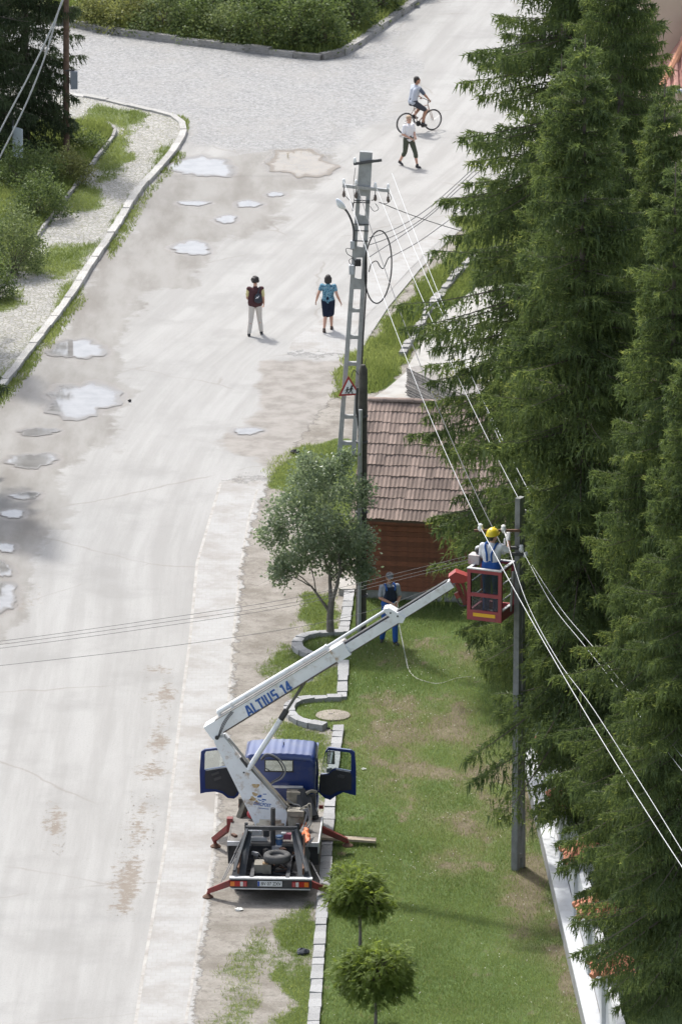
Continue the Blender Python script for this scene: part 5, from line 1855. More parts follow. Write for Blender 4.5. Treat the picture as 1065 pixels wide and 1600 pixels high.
# gravel crumbs on the road edges
rng = np.random.default_rng(3)
VV, TT = [], []
base = np.array([(1, 0, 0), (-.5, .87, 0), (-.5, -.87, 0), (0, 0, .8)])
tri4 = np.array([(0, 1, 3), (1, 2, 3), (2, 0, 3)])
n = 0
for poly, cnt in ((DEB1, 60), (DEB2, 220), (DEB3, 90), (PX([(330, 1320), (490, 1300), (500, 1600), (300, 1600)]), 900), (PX([(365, 1000), (400, 880), (470, 880), (440, 1040), (360, 1150)]), 500), (GRAVEL_P, 1600)):
    a = np.array(poly)
    P = np.stack([rng.uniform(max(a[:, 0].min(), -9), a[:, 0].max(), cnt * 2), rng.uniform(a[:, 1].min(), a[:, 1].max(), cnt * 2)], 1)
    P = P[sdist(P, poly) < 0][:cnt]
    for x, y in P:
        s = rng.uniform(0.008, 0.026)
        VV.append(base * s * rng.uniform(0.6, 1.3, (4, 3)) + np.array([x, y, 0.006]))
        TT.append(tri4 + n)
        n += 4
cr_ = np_obj('gravel_crumbs', np.concatenate(VV), np.concatenate(TT), mat('crumbs', (0.36, 0.33, 0.29), 0.95, col2=(0.2, 0.17, 0.14), scale=30, var=0.9))
tag(cr_, 'loose gravel crumbs on the road edges', 'gravel', kind='stuff')

# ================================================================== BUCKET TRUCK
BLUE_M = mat('truck_blue', (0.010, 0.030, 0.14), 0.32, col2=(0.008, 0.022, 0.10), scale=3, var=0.5, grime=(0.10, 0.11, 0.14), grime_amt=0.25, coat=0.35)
BOOM_M = mat('boom_white', (0.76, 0.78, 0.80), 0.5, col2=(0.66, 0.68, 0.70), scale=2.5, var=0.6, grime=(0.33, 0.27, 0.20), grime_amt=0.4, grime_scale=4.5)
BOOMRUST_M = mat('boom_white_rusty', (0.74, 0.76, 0.78), 0.5, col2=(0.64, 0.65, 0.66), scale=2.5, var=0.6, grime=(0.32, 0.20, 0.09), grime_amt=0.85, grime_scale=3.2)
RED_M = mat('red_paint', (0.30, 0.035, 0.03), 0.5, col2=(0.20, 0.03, 0.026), scale=5, var=0.7, grime=(0.12, 0.05, 0.04), grime_amt=0.4)
BASKET_M = mat('basket_red', (0.30, 0.045, 0.055), 0.45, col2=(0.23, 0.04, 0.048), scale=5, var=0.6, grime=(0.16, 0.08, 0.08), grime_amt=0.4)
DKRED_M = mat('outrigger_red', (0.20, 0.028, 0.024), 0.6, col2=(0.12, 0.022, 0.02), scale=6, var=0.8, grime=(0.07, 0.045, 0.035), grime_amt=0.5)
FRAME_M = mat('chassis_black', (0.030, 0.032, 0.036), 0.6, col2=(0.055, 0.055, 0.058), scale=6, var=0.7, grime=(0.13, 0.11, 0.09), grime_amt=0.35)
SLATE_M = mat('slate_blue_panel', (0.030, 0.037, 0.045), 0.75, col2=(0.02, 0.025, 0.03), scale=6, var=0.7, grime=(0.12, 0.11, 0.10), grime_amt=0.35)
DECK_M = mat('deck_dusty', (0.19, 0.178, 0.16), 0.85, col2=(0.105, 0.098, 0.088), scale=4, var=0.8, grime=(0.14, 0.12, 0.10), grime_amt=0.5, bump=0.3)
LIGHT_M = mat('light_metal', (0.52, 0.53, 0.54), 0.5, metal=0.3, col2=(0.36, 0.36, 0.36), scale=8, var=0.7)
DOORIN_M = mat('door_lining', (0.030, 0.031, 0.034), 0.75, col2=(0.045, 0.045, 0.048), scale=6, var=0.6, bump=0.2)
BEIGEBOX_M = mat('beige_tank', (0.26, 0.24, 0.195), 0.6, col2=(0.16, 0.145, 0.115), scale=7, var=0.8, grime=(0.10, 0.08, 0.06), grime_amt=0.6)
HOSE_M = mat('hose', (0.20, 0.20, 0.20), 0.5, var=0.5)
TYRE_M = mat('tyre_rubber', (0.055, 0.055, 0.055), 0.85, col2=(0.10, 0.098, 0.092), scale=9, var=0.7, bump=0.3)
TEXT_M = mat('sticker_blue', (0.03, 0.11, 0.36), 0.5, var=0.25)
CHROME_M = mat('cylinder_rod', (0.70, 0.71, 0.72), 0.3, metal=0.4, col2=(0.55, 0.55, 0.55), var=0.5)


def glass_mat(name, tint, alpha):
    m, nt, b = new_mat(name)
    tr = nt.nodes.new('ShaderNodeBsdfTransparent')
    tr.inputs[0].default_value = (*tint, 1)
    gl = nt.nodes.new('ShaderNodeBsdfGlossy')
    gl.inputs['Roughness'].default_value = 0.03
    mx = nt.nodes.new('ShaderNodeMixShader')
    fr = nt.nodes.new('ShaderNodeFresnel')
    fr.inputs[0].default_value = 1.45
    nt.links.new(fr.outputs[0], mx.inputs[0])
    nt.links.new(tr.outputs[0], mx.inputs[1])
    nt.links.new(gl.outputs[0], mx.inputs[2])
    nt.links.new(mx.outputs[0], nt.nodes['Material Output'].inputs['Surface'])
    return m


GLASS_M = glass_mat('clear_glass', (0.82, 0.86, 0.86), 0.1)
SMOKE_M = glass_mat('smoked_glass', (0.50, 0.54, 0.57), 0.1)

T0 = G(421, 1412)
TYAW = R(-2.6)
truck = thing('boom_truck', 'small blue cab truck with a white folding boom lift parked on the dirt verge', 'truck', T0, TYAW)
TM = Matrix.Translation(T0) @ Matrix.Rotation(TYAW, 4, 'Z')
TI = TM.inverted()


def L(px, py, yl):
    o = TI @ CAM
    d = TI.to_3x3() @ ray(px, py)
    return o + d * ((yl - o.y) / d.y)


# ---- bumper, lights, plate
zb = L(421, 1381, 0).z
xl, xr = L(359, 1381, 0).x, L(487, 1381, 0).x
bump = MB().box(((xl + xr) / 2, 0.05, zb), (xr - xl, 0.09, 0.20)).build('rear_bumper', FRAME_M, truck, bevel=0.012)
MB().box(((xl + xr) / 2, 0.04, zb + 0.115), (xr - xl + 0.02, 0.13, 0.028)).build('bumper_top', LIGHT_M, bump, bevel=0.005)
MB().box(((xl + xr) / 2, 0.04, zb - 0.115), (xr - xl - 0.06, 0.10, 0.026)).build('bumper_lip', LIGHT_M, bump, bevel=0.005)
for s in (-1, 1):
    cxl = L(372.5 if s < 0 else 469.5, 1381, 0).x
    tl = MB().box((cxl, -0.005, zb), (0.36, 0.05, 0.115)).build('tail_light', mat('lens_red', (0.36, 0.02, 0.02), 0.2), truck, bevel=0.02)
    for nm, off, w, m_ in (('amber_lens', s * 0.125, 0.09, mat('lens_amber', (0.62, 0.18, 0.03), 0.2)), ('white_lens', -s * 0.07, 0.06, mat('lens_white', (0.62, 0.60, 0.58), 0.2)), ('reflector', -s * 0.14, 0.055, mat('lens_pink', (0.42, 0.09, 0.10), 0.2))):
        MB().box((cxl + off, -0.022, zb), (w, 0.03, 0.10)).build(nm, m_, tl, bevel=0.012)
plx = L(421.5, 1381, 0).x
plate = MB().box((plx, -0.008, zb + 0.005), (0.52, 0.02, 0.115)).build('licence_plate', mat('plate_white', (0.62, 0.64, 0.65), 0.45, var=0.2), truck, bevel=0.006)
MB().box((plx - 0.235, -0.020, zb + 0.005), (0.045, 0.006, 0.105)).build('plate_band', mat('plate_blue', (0.03, 0.08, 0.35), 0.45), plate)


def text_obj(name, txt, size, m_, mtx, parent, bold=0.0, extrude=0.002, sx=1.0, shear=0.0, space=1.0):
    cu = bpy.data.curves.new(name, 'FONT')
    cu.body = txt
    cu.size = size
    cu.align_x, cu.align_y = 'CENTER', 'CENTER'
    cu.offset = bold
    cu.extrude = extrude
    cu.shear = shear
    cu.space_character = space
    tmp = bpy.data.objects.new('tmp_text', cu)
    COL.objects.link(tmp)
    dg = bpy.context.evaluated_depsgraph_get()
    me = bpy.data.meshes.new_from_object(tmp.evaluated_get(dg))
    bpy.data.objects.remove(tmp)
    me.transform(mtx @ Matrix.Diagonal((sx, 1, 1, 1)))
    me.materials.clear()
    me.materials.append(m_)
    me.name = name
    return link(bpy.data.objects.new(name, me), parent)


def face_matrix(origin, xdir, normal):
    x = Vector(xdir).normalized()
    n = Vector(normal)
    n = (n - x * n.dot(x)).normalized()
    y = n.cross(x)
    m = Matrix((x, y, n)).transposed().to_4x4()
    m.translation = origin
    return m


text_obj('plate_text', 'BV 07 ZXV', 0.105, mat('plate_ink', (0.03, 0.035, 0.04), 0.5), face_matrix(Vector((plx + 0.025, -0.021, zb + 0.004)), (1, 0, 0), (0, -1, 0)), plate, 0.001, 0.001, 0.86)

# ---- chassis rails, rear bay
for s in (-1, 1):
    MB().bar((s * 0.38, 0.05, 0.50), (s * 0.38, 4.9, 0.50), 0.08, 0.16).build('chassis_rail', FRAME_M, truck, bevel=0.01)
MB().box((0, 0.85, 0.44), (1.60, 1.55, 0.05)).build('bay_floor', mat('bay_black', (0.022, 0.022, 0.024), 0.8, var=0.6), truck)
for yy in (0.45, 1.1, 1.55):
    MB().box((0, yy, 0.40), (1.5, 0.07, 0.10)).build('cross_member', FRAME_M, truck)
# slanted side panels and hoop (boom rest)
YP = 1.62                                     # rear edge of the platform
zt = L(421, 1296, 1.25).z
for s, x_top, x_bot in ((-1, L(386, 1296, 1.25).x, L(368, 1370, 0.25).x), (1, L(462, 1296, 1.25).x, L(478, 1370, 0.25).x)):
    mb = MB().prism([(x_top - .02, 1.25, zt), (x_top - .02, 1.48, zt), (x_bot - .02, 1.55, 0.62), (x_bot - .02, 0.55, 0.62)], (0.05, 0, 0))
    mb.build('side_panel', SLATE_M, truck, bevel=0.008)
    MB().bar((x_top, 1.24, zt), (x_bot + s * 0.02, 0.12, 0.68), 0.06, 0.05).build('side_brace', SLATE_M, truck, bevel=0.008)
    MB().bar((x_top + s * 0.03, 1.5, zt + 0.06), (x_top + s * 0.03, 1.5, 0.65), 0.07, 0.07).build('hoop_post', FRAME_M, truck, bevel=0.008)
    MB().bar((x_bot - s * 0.06, 0.2, 0.66), (x_bot - s * 0.10, 1.5, 1.0), 0.04, 0.16).build('rusty_strut', RUST_M, truck, bevel=0.006)
for q in (((361, 1371, 0.2), (383, 1369, 0.3), (394, 1299, 1.32), (383, 1299, 1.32)), ((487, 1371, 0.2), (466, 1369, 0.3), (455, 1299, 1.32), (466, 1299, 1.32))):
    MB().prism([L(*c) for c in q], (0, 0.035, 0)).build('slanted_plate', SLATE_M, truck, bevel=0.006)
hx0, hx1 = L(384, 1296, 1.25).x, L(464, 1296, 1.25).x
MB().bar((hx0, 1.3, zt + 0.02), (hx1, 1.3, zt + 0.02), 0.08, 0.07).build('hoop_bar', FRAME_M, truck, bevel=0.01)
# spare tyre
sp_c = L(433, 1356, 0.72)
sp_c.z = max(sp_c.z, 0.8)
prof = []
for k in range(15):
    a = 2 * math.pi * k / 14
    ca, sa = math.cos(a), math.sin(a)
    prof.append((0.222 + 0.076 * math.copysign(abs(ca) ** 0.7, ca), 0.085 * math.copysign(abs(sa) ** 0.7, sa)))
spare = MB().lathe(prof, sp_c, n=28).build('spare_tyre', TYRE_M, truck, smooth=True)
MB().lathe([(0.16, -0.03), (0.16, 0.02), (0.10, 0.0), (0.06, -0.03)], sp_c, n=20).build('spare_rim', mat('rim_dark', (0.04, 0.04, 0.042), 0.6), spare, smooth=True)
MB().cyl(sp_c + Vector((0, 0, -.2)), sp_c + Vector((0, 0, -.03)), 0.05, n=10).build('spare_mount', FRAME_M, spare)
bx_c = L(411, 1362, 0.75)
bb = MB().box((bx_c.x, 0.72, 0.58), (0.36, 0.36, 0.20)).build('battery_box', BEIGEBOX_M, truck, bevel=0.015)
MB().box((bx_c.x + 0.06, 0.62, 0.69), (0.12, 0.12, 0.035)).build('box_lid', mat('brown_box', (0.25, 0.16, 0.08), 0.7), bb, bevel=0.006)

# ---- platform
zp = L(421, 1318, YP).z
pxl, pxr = L(355, 1318, YP).x, L(498, 1318, YP).x
YPF = 3.45
MB().box(((pxl + pxr) / 2, (YP + YPF) / 2, zp - 0.03), (pxr - pxl, YPF - YP, 0.06)).build('platform', DECK_M, truck, bevel=0.008)
for x0, x1 in ((pxl, L(392, 1318, YP).x), (L(466, 1318, YP).x, pxr)):
    MB().box(((x0 + x1) / 2, YP + 0.012, zp - 0.012), (x1 - x0, 0.05, 0.09)).build('platform_edge', LIGHT_M, truck, bevel=0.006)
    MB().box(((x0 + x1) / 2, YP + 0.32, zp - 0.28), (x1 - x0 - 0.02, 0.5, 0.42)).build('tool_locker', mat('locker_black', (0.028, 0.029, 0.032), 0.6, var=0.6), truck, bevel=0.01)
MB().box(((pxl + pxr) / 2, YP + 0.10, zp - 0.20), (1.05, 0.14, 0.34)).build('rear_cover', FRAME_M, truck, bevel=0.01)
MB().box((pxr - 0.012, (YP + YPF) / 2, zp - 0.10), (0.03, YPF - YP, 0.22)).build('side_rail', LIGHT_M, truck, bevel=0.006)
MB().box((pxl + 0.012, (YP + YPF) / 2, zp - 0.10), (0.03, YPF - YP, 0.22)).build('side_rail', DECK_M, truck, bevel=0.006)
# controls on the platform
for px, py, s_, m_, nm in ((398, 1301, (0.30, 0.10, 0.10), LIGHT_M, 'valve_block'), (404, 1311, (0.36, 0.12, 0.07), LIGHT_M, 'valve_cover'), (416, 1302, (0.12, 0.1, 0.14), FRAME_M, 'valve_block'),
                           (449, 1307, (0.16, 0.12, 0.12), mat('dull_pink', (0.30, 0.07, 0.11), 0.6), 'control_box'), (443, 1306, (0.1, 0.1, 0.14), LIGHT_M, 'valve_block')):
    c = L(px, py, YP + 0.12)
    MB().box((c.x, YP + 0.14, max(c.z, zp + s_[2] / 2)), s_).build(nm, m_, truck, bevel=0.012)
c = L(436, 1307, YP + 0.05)
fl = MB().lathe([(0.085, -0.10), (0.085, 0.07), (0.07, 0.10), (0.02, 0.105)], (c.x, YP + 0.06, zp + 0.06), n=16).build('oil_filter', mat('filter_blue', (0.05, 0.12, 0.25), 0.4), truck, smooth=True)
MB().lathe([(0.088, 0.0), (0.088, 0.03)], (c.x, YP + 0.06, zp + 0.10), n=16).build('filter_band', LIGHT_M, fl)
c0 = L(426.5, 1312, YP + 0.0)
bp = MB().cyl((c0.x, YP - 0.02, zp - 0.12), (L(426.5, 1262, YP).x, YP - 0.02, L(426, 1262, YP).z), 0.052, n=12).build('boom_rest_post', FRAME_M, truck, smooth=True)
# orange tarp roll
def TL(px, py, z=0.0):
    return TI @ G(px, py, z)


a, b = TL(480.5, 1316, zp + 0.05), TL(474, 1284, zp + 0.05)
mb = MB()
pts = [a.lerp(b, k / 16) + Vector((0.02 * math.sin(k * 1.7), 0, 0.012 * math.sin(k * 2.3))) for k in range(17)]
mb.tube(pts, [0.066 * (1 + 0.16 * math.sin(k * 2.9)) * (0.55 if k in (0, 16) else 1) for k in range(17)], 12)
mb.jitter(0.012, 5)
tarp = mb.build('orange_tarp', mat('orange_tarp', (0.80, 0.17, 0.05), 0.6, col2=(0.62, 0.24, 0.13), scale=16, var=0.9), None, smooth=True, recenter=False)
tarp.matrix_world = TM
tag(tarp, 'rolled bright orange tarpaulin lying on the right of the truck platform', 'tarpaulin')
# hydraulics on the platform in front of the arm
hc = L(462, 1272, 2.75)
MB().lathe([(0.17, -0.12), (0.17, 0.10), (0.12, 0.14), (0.05, 0.15)], (hc.x, 2.75, zp + 0.16), n=16).build('hydraulic_motor', BEIGEBOX_M, truck, smooth=True)
MB().box((hc.x, 2.72, zp + 0.35), (0.36, 0.3, 0.12)).build('hydraulic_block', BEIGEBOX_M, truck, bevel=0.03)
for k in range(7):
    rr = random.Random(k)
    p = [Vector((hc.x + 0.05 + rr.uniform(-.1, .2), 2.7 + rr.uniform(-.1, .1), zp + 0.35)), Vector((hc.x + 0.2 + rr.uniform(0, .15), 2.65, zp + 0.46 + rr.uniform(-.05, .12))),
         Vector((hc.x + 0.30 + rr.uniform(-.1, .08), 2.5, zp + 0.2)), Vector((hc.x + 0.16 + rr.uniform(-.12, .05), 2.25, zp + 0.05))]
    MB().tube(smooth_line(p, 5), 0.017, 6).build('hose', BEIGEBOX_M if k % 2 else HOSE_M, truck, smooth=True)
for q in (((487, 1310), (478, 1322), (468, 1330), (458, 1338), (452, 1346)), ((490, 1308), (482, 1320), (470, 1326), (460, 1332))):
    MB().tube(smooth_line([L(x, y, 1.45 - 0.12 * i) for i, (x, y) in enumerate(q)], 5), 0.014, 6).build('hose', HOSE_M, truck, smooth=True)

# clutter of cables, chains and small fittings in the rear bay and on the deck
rr = random.Random(12)
for k in range(14):
    x0 = rr.uniform(-0.55, 0.6)
    y0 = rr.uniform(0.9, 1.5)
    p_ = [Vector((x0, y0, 0.52 + rr.uniform(0, .3))), Vector((x0 + rr.uniform(-.2, .2), y0 - 0.2, 0.5 + rr.uniform(0, .25))), Vector((x0 + rr.uniform(-.3, .3), y0 - 0.45, 0.5)), Vector((x0 + rr.uniform(-.3, .3), y0 - 0.6, 0.49))]
    MB().tube(smooth_line(p_, 5), rr.choice((0.010, 0.014, 0.018)), 6).build('cable', rr.choice((HOSE_M, FRAME_M, BLACK_M, RUST_M)), truck, smooth=True)
for k in range(12):
    MB().box((rr.uniform(-0.62, 0.62), YP - rr.uniform(0.05, 0.5), 0.5 + rr.uniform(0.0, 0.28)), (rr.uniform(.05, .2), rr.uniform(.05, .14), rr.uniform(.04, .14)), rr.uniform(0, 3)).build('fitting', rr.choice((FRAME_M, DECK_M, RUST_M, SLATE_M, LIGHT_M)), truck, bevel=0.008)
for k in range(10):
    MB().box((rr.uniform(pxl + .1, pxr - .15), rr.uniform(YP + 0.2, YPF - 0.2), zp + 0.025), (rr.uniform(.05, .22), rr.uniform(.05, .2), rr.uniform(.03, .09)), rr.uniform(0, 3)).build('fitting', rr.choice((FRAME_M, RUST_M, BEIGEBOX_M, FRAME_M)), truck, bevel=0.008)

# ---- wheels
for yy, inner in ((0.95, 1), (4.35, 0)):
    for s in (-1, 1):
        pass
        prof = [(0.20, -0.11), (0.31, -0.105), (0.335, -0.07), (0.335, 0.07), (0.31, 0.105), (0.20, 0.11)]
        whl = MB().lathe(prof, (s * 0.70, yy, 0.335), axis='X', n=26).build('wheel', TYRE_M, truck, smooth=True)
        MB().lathe([(0.20, -0.06), (0.19, 0.05 * s), (0.08, 0.075 * s), (0.05, 0.1 * s)], (s * 0.72, yy, 0.335), axis='X', n=18).build('rim', LIGHT_M, whl, smooth=True)
    MB().cyl((-0.65, yy, 0.335), (0.65, yy, 0.335), 0.06, n=10).build('axle', FRAME_M, truck)

# ---- outriggers
def outrigger(p_in, p_out, foot, w=0.13, post=False):
    o = MB().bar(p_in, p_out, w, 0.13, w1=w * 0.9, h1=0.10).build('outrigger', DKRED_M, truck, bevel=0.012)
    f = Vector(foot)
    MB().cyl(p_out, f + Vector((0, 0, 0.06)), 0.04, n=8).build('leg', DKRED_M, o)
    MB().lathe([(0.115, 0.0), (0.115, 0.022), (0.05, 0.07), (0.03, 0.09)], f, n=14).build('foot', RUST_M, o, smooth=True)
    return o


f_ = TL(325, 1402, 0.012)
outrigger((xl + 0.02, 0.10, zb - 0.02), f_ + Vector((0.03, 0, 0.15)), f_)
f_ = TL(521, 1404, 0.05)
outrigger((xr - 0.02, 0.10, zb - 0.02), f_ + Vector((-0.03, 0, 0.16)), f_)
yo = 3.1
f_ = TL(337, 1323, 0.012)
o_ = outrigger((pxl + 0.02, yo, zp - 0.10), f_ + Vector((-0.03, 0, 0.17)), f_)
MB().box((pxl - 0.03, yo - 0.05, zp - 0.06), (0.13, 0.16, 0.30)).build('bracket', DKRED_M, o_, bevel=0.01)
f_ = TL(543, 1322, 0.22)
outrigger((pxr - 0.05, yo, zp - 0.14), f_ + Vector((-0.02, 0, 0.13)), f_)
for pts in (((383, 1300, 1.3), (346, 1377, 0.12)), ((388, 1300, 1.3), (350, 1374, 0.14)), ((486, 1348, 0.8), (503, 1380, 0.12))):
    a, b = L(*pts[0]), L(*pts[1])
    MB().cyl(a, b, 0.011, n=8).build('hydraulic_strut', HOSE_M, truck)
    MB().cyl(a, a.lerp(b, 0.45), 0.022, n=8).build('strut_cylinder', FRAME_M, truck)

# ---- cab
YC0, YC1 = 3.78, 5.20                          # rear wall, nose
zr = L(436, 1183, YC0).z                       # roof at the rear wall
cl, crx = L(381.5, 1200, YC0).x, L(493, 1200, YC0).x
cm, cw = (cl + crx) / 2, (crx - cl)
ZF = 0.62
cab = MB()
# rear wall with window opening, corners rounded
wx0, wx1 = L(414, 1195, YC0).x, L(457.5, 1195, YC0).x
wz0, wz1 = L(436, 1205.5, YC0).z, L(436, 1187.5, YC0).z
th = 0.05


def rw(x0, x1, z0, z1):
    cab.add([(x0, YC0, z0), (x1, YC0, z0), (x1, YC0, z1), (x0, YC0, z1), (x0, YC0 + th, z0), (x1, YC0 + th, z0), (x1, YC0 + th, z1), (x0, YC0 + th, z1)],
            [(0, 1, 2, 3), (7, 6, 5, 4), (0, 4, 5, 1), (1, 5, 6, 2), (2, 6, 7, 3), (3, 7, 4, 0)])


rw(cl + .06, wx0, ZF, zr - .07)
rw(wx1, crx - .06, ZF, zr - .07)
rw(wx0, wx1, ZF, wz0)
rw(wx0, wx1, wz1, zr - .07)
for s, x in ((-1, cl), (1, crx)):              # rounded rear corners
    out = []
    for k in range(7):
        a = math.pi / 2 * k / 6
        out.append((x - s * 0.08 + s * 0.08 * math.sin(a), YC0 + 0.08 - 0.08 * math.cos(a)))
    inn = [(x - s * 0.08 + s * 0.04 * math.sin(math.pi / 2 * k / 6), YC0 + 0.08 - 0.04 * math.cos(math.pi / 2 * k / 6)) for k in range(6, -1, -1)]
    cab.prism([(p[0], p[1], ZF) for p in out + inn], (0, 0, zr - .10 - ZF))
    cab.box((x - s * 0.025, YC0 + 0.17, (ZF + zr) / 2), (0.05, 0.2, zr - ZF - 0.26))       # B pillar side strip
    cab.bar((x - s * 0.03, YC1 - 0.02, ZF + 0.55), (x - s * 0.05, YC1 - 0.26, zr - 0.13), 0.06, 0.07)      # A pillar
    cab.box((x - s * 0.02, (YC0 + YC1) / 2 + 0.1, zr - 0.135), (0.05, YC1 - YC0 - 0.35, 0.09))      # door header
    cab.box((x - s * 0.03, (YC0 + YC1) / 2, ZF + 0.03), (0.08, YC1 - YC0 - .1, 0.14))      # sill
cab.box((cm, (YC0 + YC1) / 2, ZF - 0.02), (cw - 0.06, YC1 - YC0 - 0.05, 0.08))
cab.box((cm, YC1 - 0.03, ZF + 0.24), (cw - 0.02, 0.08, 0.62))
cabo = cab.build('cab_body', BLUE_M, truck, smooth=True)
# pressed ribs of the lower rear wall
for k in range(9):
    x = cl + 0.2 + k * (cw - 0.4) / 8
    MB().box((x, YC0 - 0.004, (ZF + wz0) / 2 - 0.12), (0.05, 0.016, 0.42)).build('rear_rib', BLUE_M, cabo, bevel=0.007)
# roof: crowned sheet with pressed ribs
rv, rf_ = [], []
nx, ny = 56, 12
y0r, y1r = YC0 - 0.015, YC1 - 0.22
for j in range(ny + 1):
    v = j / ny
    for i in range(nx + 1):
        u = i / nx
        x = cl + 0.0 + u * cw
        edge = min(u, 1 - u) * cw
        ey = min(v, 1 - v) * (y1r - y0r)
        z = zr + 0.05 * math.sin(math.pi * u) + 0.025 * math.sin(math.pi * v)
        z -= 0.10 * max(0, 1 - edge / 0.09) ** 2 + 0.10 * max(0, 1 - ey / 0.09) ** 2
        rib = 0.5 + 0.5 * math.cos(2 * math.pi * (u * 10))
        z += 0.013 * max(0, rib - 0.25) * min(1, edge / 0.12) * min(1, ey / 0.14)
        rv.append((x, y0r + v * (y1r - y0r), z))
for j in range(ny):
    for i in range(nx):
        k = j * (nx + 1) + i
        rf_.append((k, k + 1, k + nx + 2, k + nx + 1))
roof = MB().add(rv, rf_).build('cab_roof', BLUE_M, truck, smooth=True)
sol = roof.modifiers.new('solid', 'SOLIDIFY')
sol.thickness = 0.03
sol.offset = -1
an = MB().cyl((cm + 0.05, YC1 - 0.75, zr + 0.06), (cm + 0.05, YC1 - 0.80, zr + 0.14), 0.012, n=6).build('aerial', FRAME_M, roof)
# glass
gw = MB().box(((wx0 + wx1) / 2, YC0 + 0.025, (wz0 + wz1) / 2), (wx1 - wx0 + .01, 0.008, wz1 - wz0 + .01)).build('rear_window', GLASS_M, truck)
fr = MB()
t_ = 0.022
fr.box(((wx0 + wx1) / 2, YC0 - 0.004, wz1), (wx1 - wx0 + 2 * t_, 0.02, t_)).box(((wx0 + wx1) / 2, YC0 - 0.004, wz0), (wx1 - wx0 + 2 * t_, 0.02, t_))
fr.box((wx0, YC0 - 0.0035, (wz0 + wz1) / 2), (t_, 0.02, wz1 - wz0)).box((wx1, YC0 - 0.0035, (wz0 + wz1) / 2), (t_, 0.02, wz1 - wz0))
fr.build('window_seal', BLACK_M, gw, bevel=0.006)
MB().add([(cl + 0.06, YC1 - 0.03, ZF + 0.56), (crx - 0.06, YC1 - 0.03, ZF + 0.56), (crx - 0.09, YC1 - 0.25, zr - 0.05), (cl + 0.09, YC1 - 0.25, zr - 0.05)], [(0, 1, 2, 3)]).build('windscreen', GLASS_M, truck)
# interior
INT_M = mat('cab_interior', (0.16, 0.155, 0.145), 0.8, col2=(0.10, 0.10, 0.095), scale=5, var=0.5)
MB().box((cm, YC0 + 0.42, ZF + 0.26), (cw - 0.2, 0.5, 0.22)).build('seat', INT_M, truck, bevel=0.05)
for k in (-1, 0.25, 1):
    MB().box((cm + k * 0.5, YC0 + 0.19, ZF + 0.52), (0.44 if k != 0.25 else 0.36, 0.12, 0.52), Matrix.Rotation(R(-8), 3, 'X')).build('backrest', INT_M, truck, bevel=0.05)
MB().box((cm, YC1 - 0.20, ZF + 0.5), (cw - 0.16, 0.26, 0.18)).build('dashboard', DOORIN_M, truck, bevel=0.04)
tor = [(0.18 + 0.014 * math.cos(2 * math.pi * k / 8), 0.014 * math.sin(2 * math.pi * k / 8)) for k in range(9)]
sw = MB().lathe(tor, (0, 0, 0), n=22)
mrot = Matrix.Rotation(R(55), 3, 'X')
sw.v = [tuple(mrot @ Vector(p) + Vector((cm - 0.42, YC1 - 0.46, ZF + 0.66))) for p in sw.v]
sw.build('steering_wheel', BLACK_M, truck, smooth=True)

# ---- open doors
YD = YC1 - 0.30


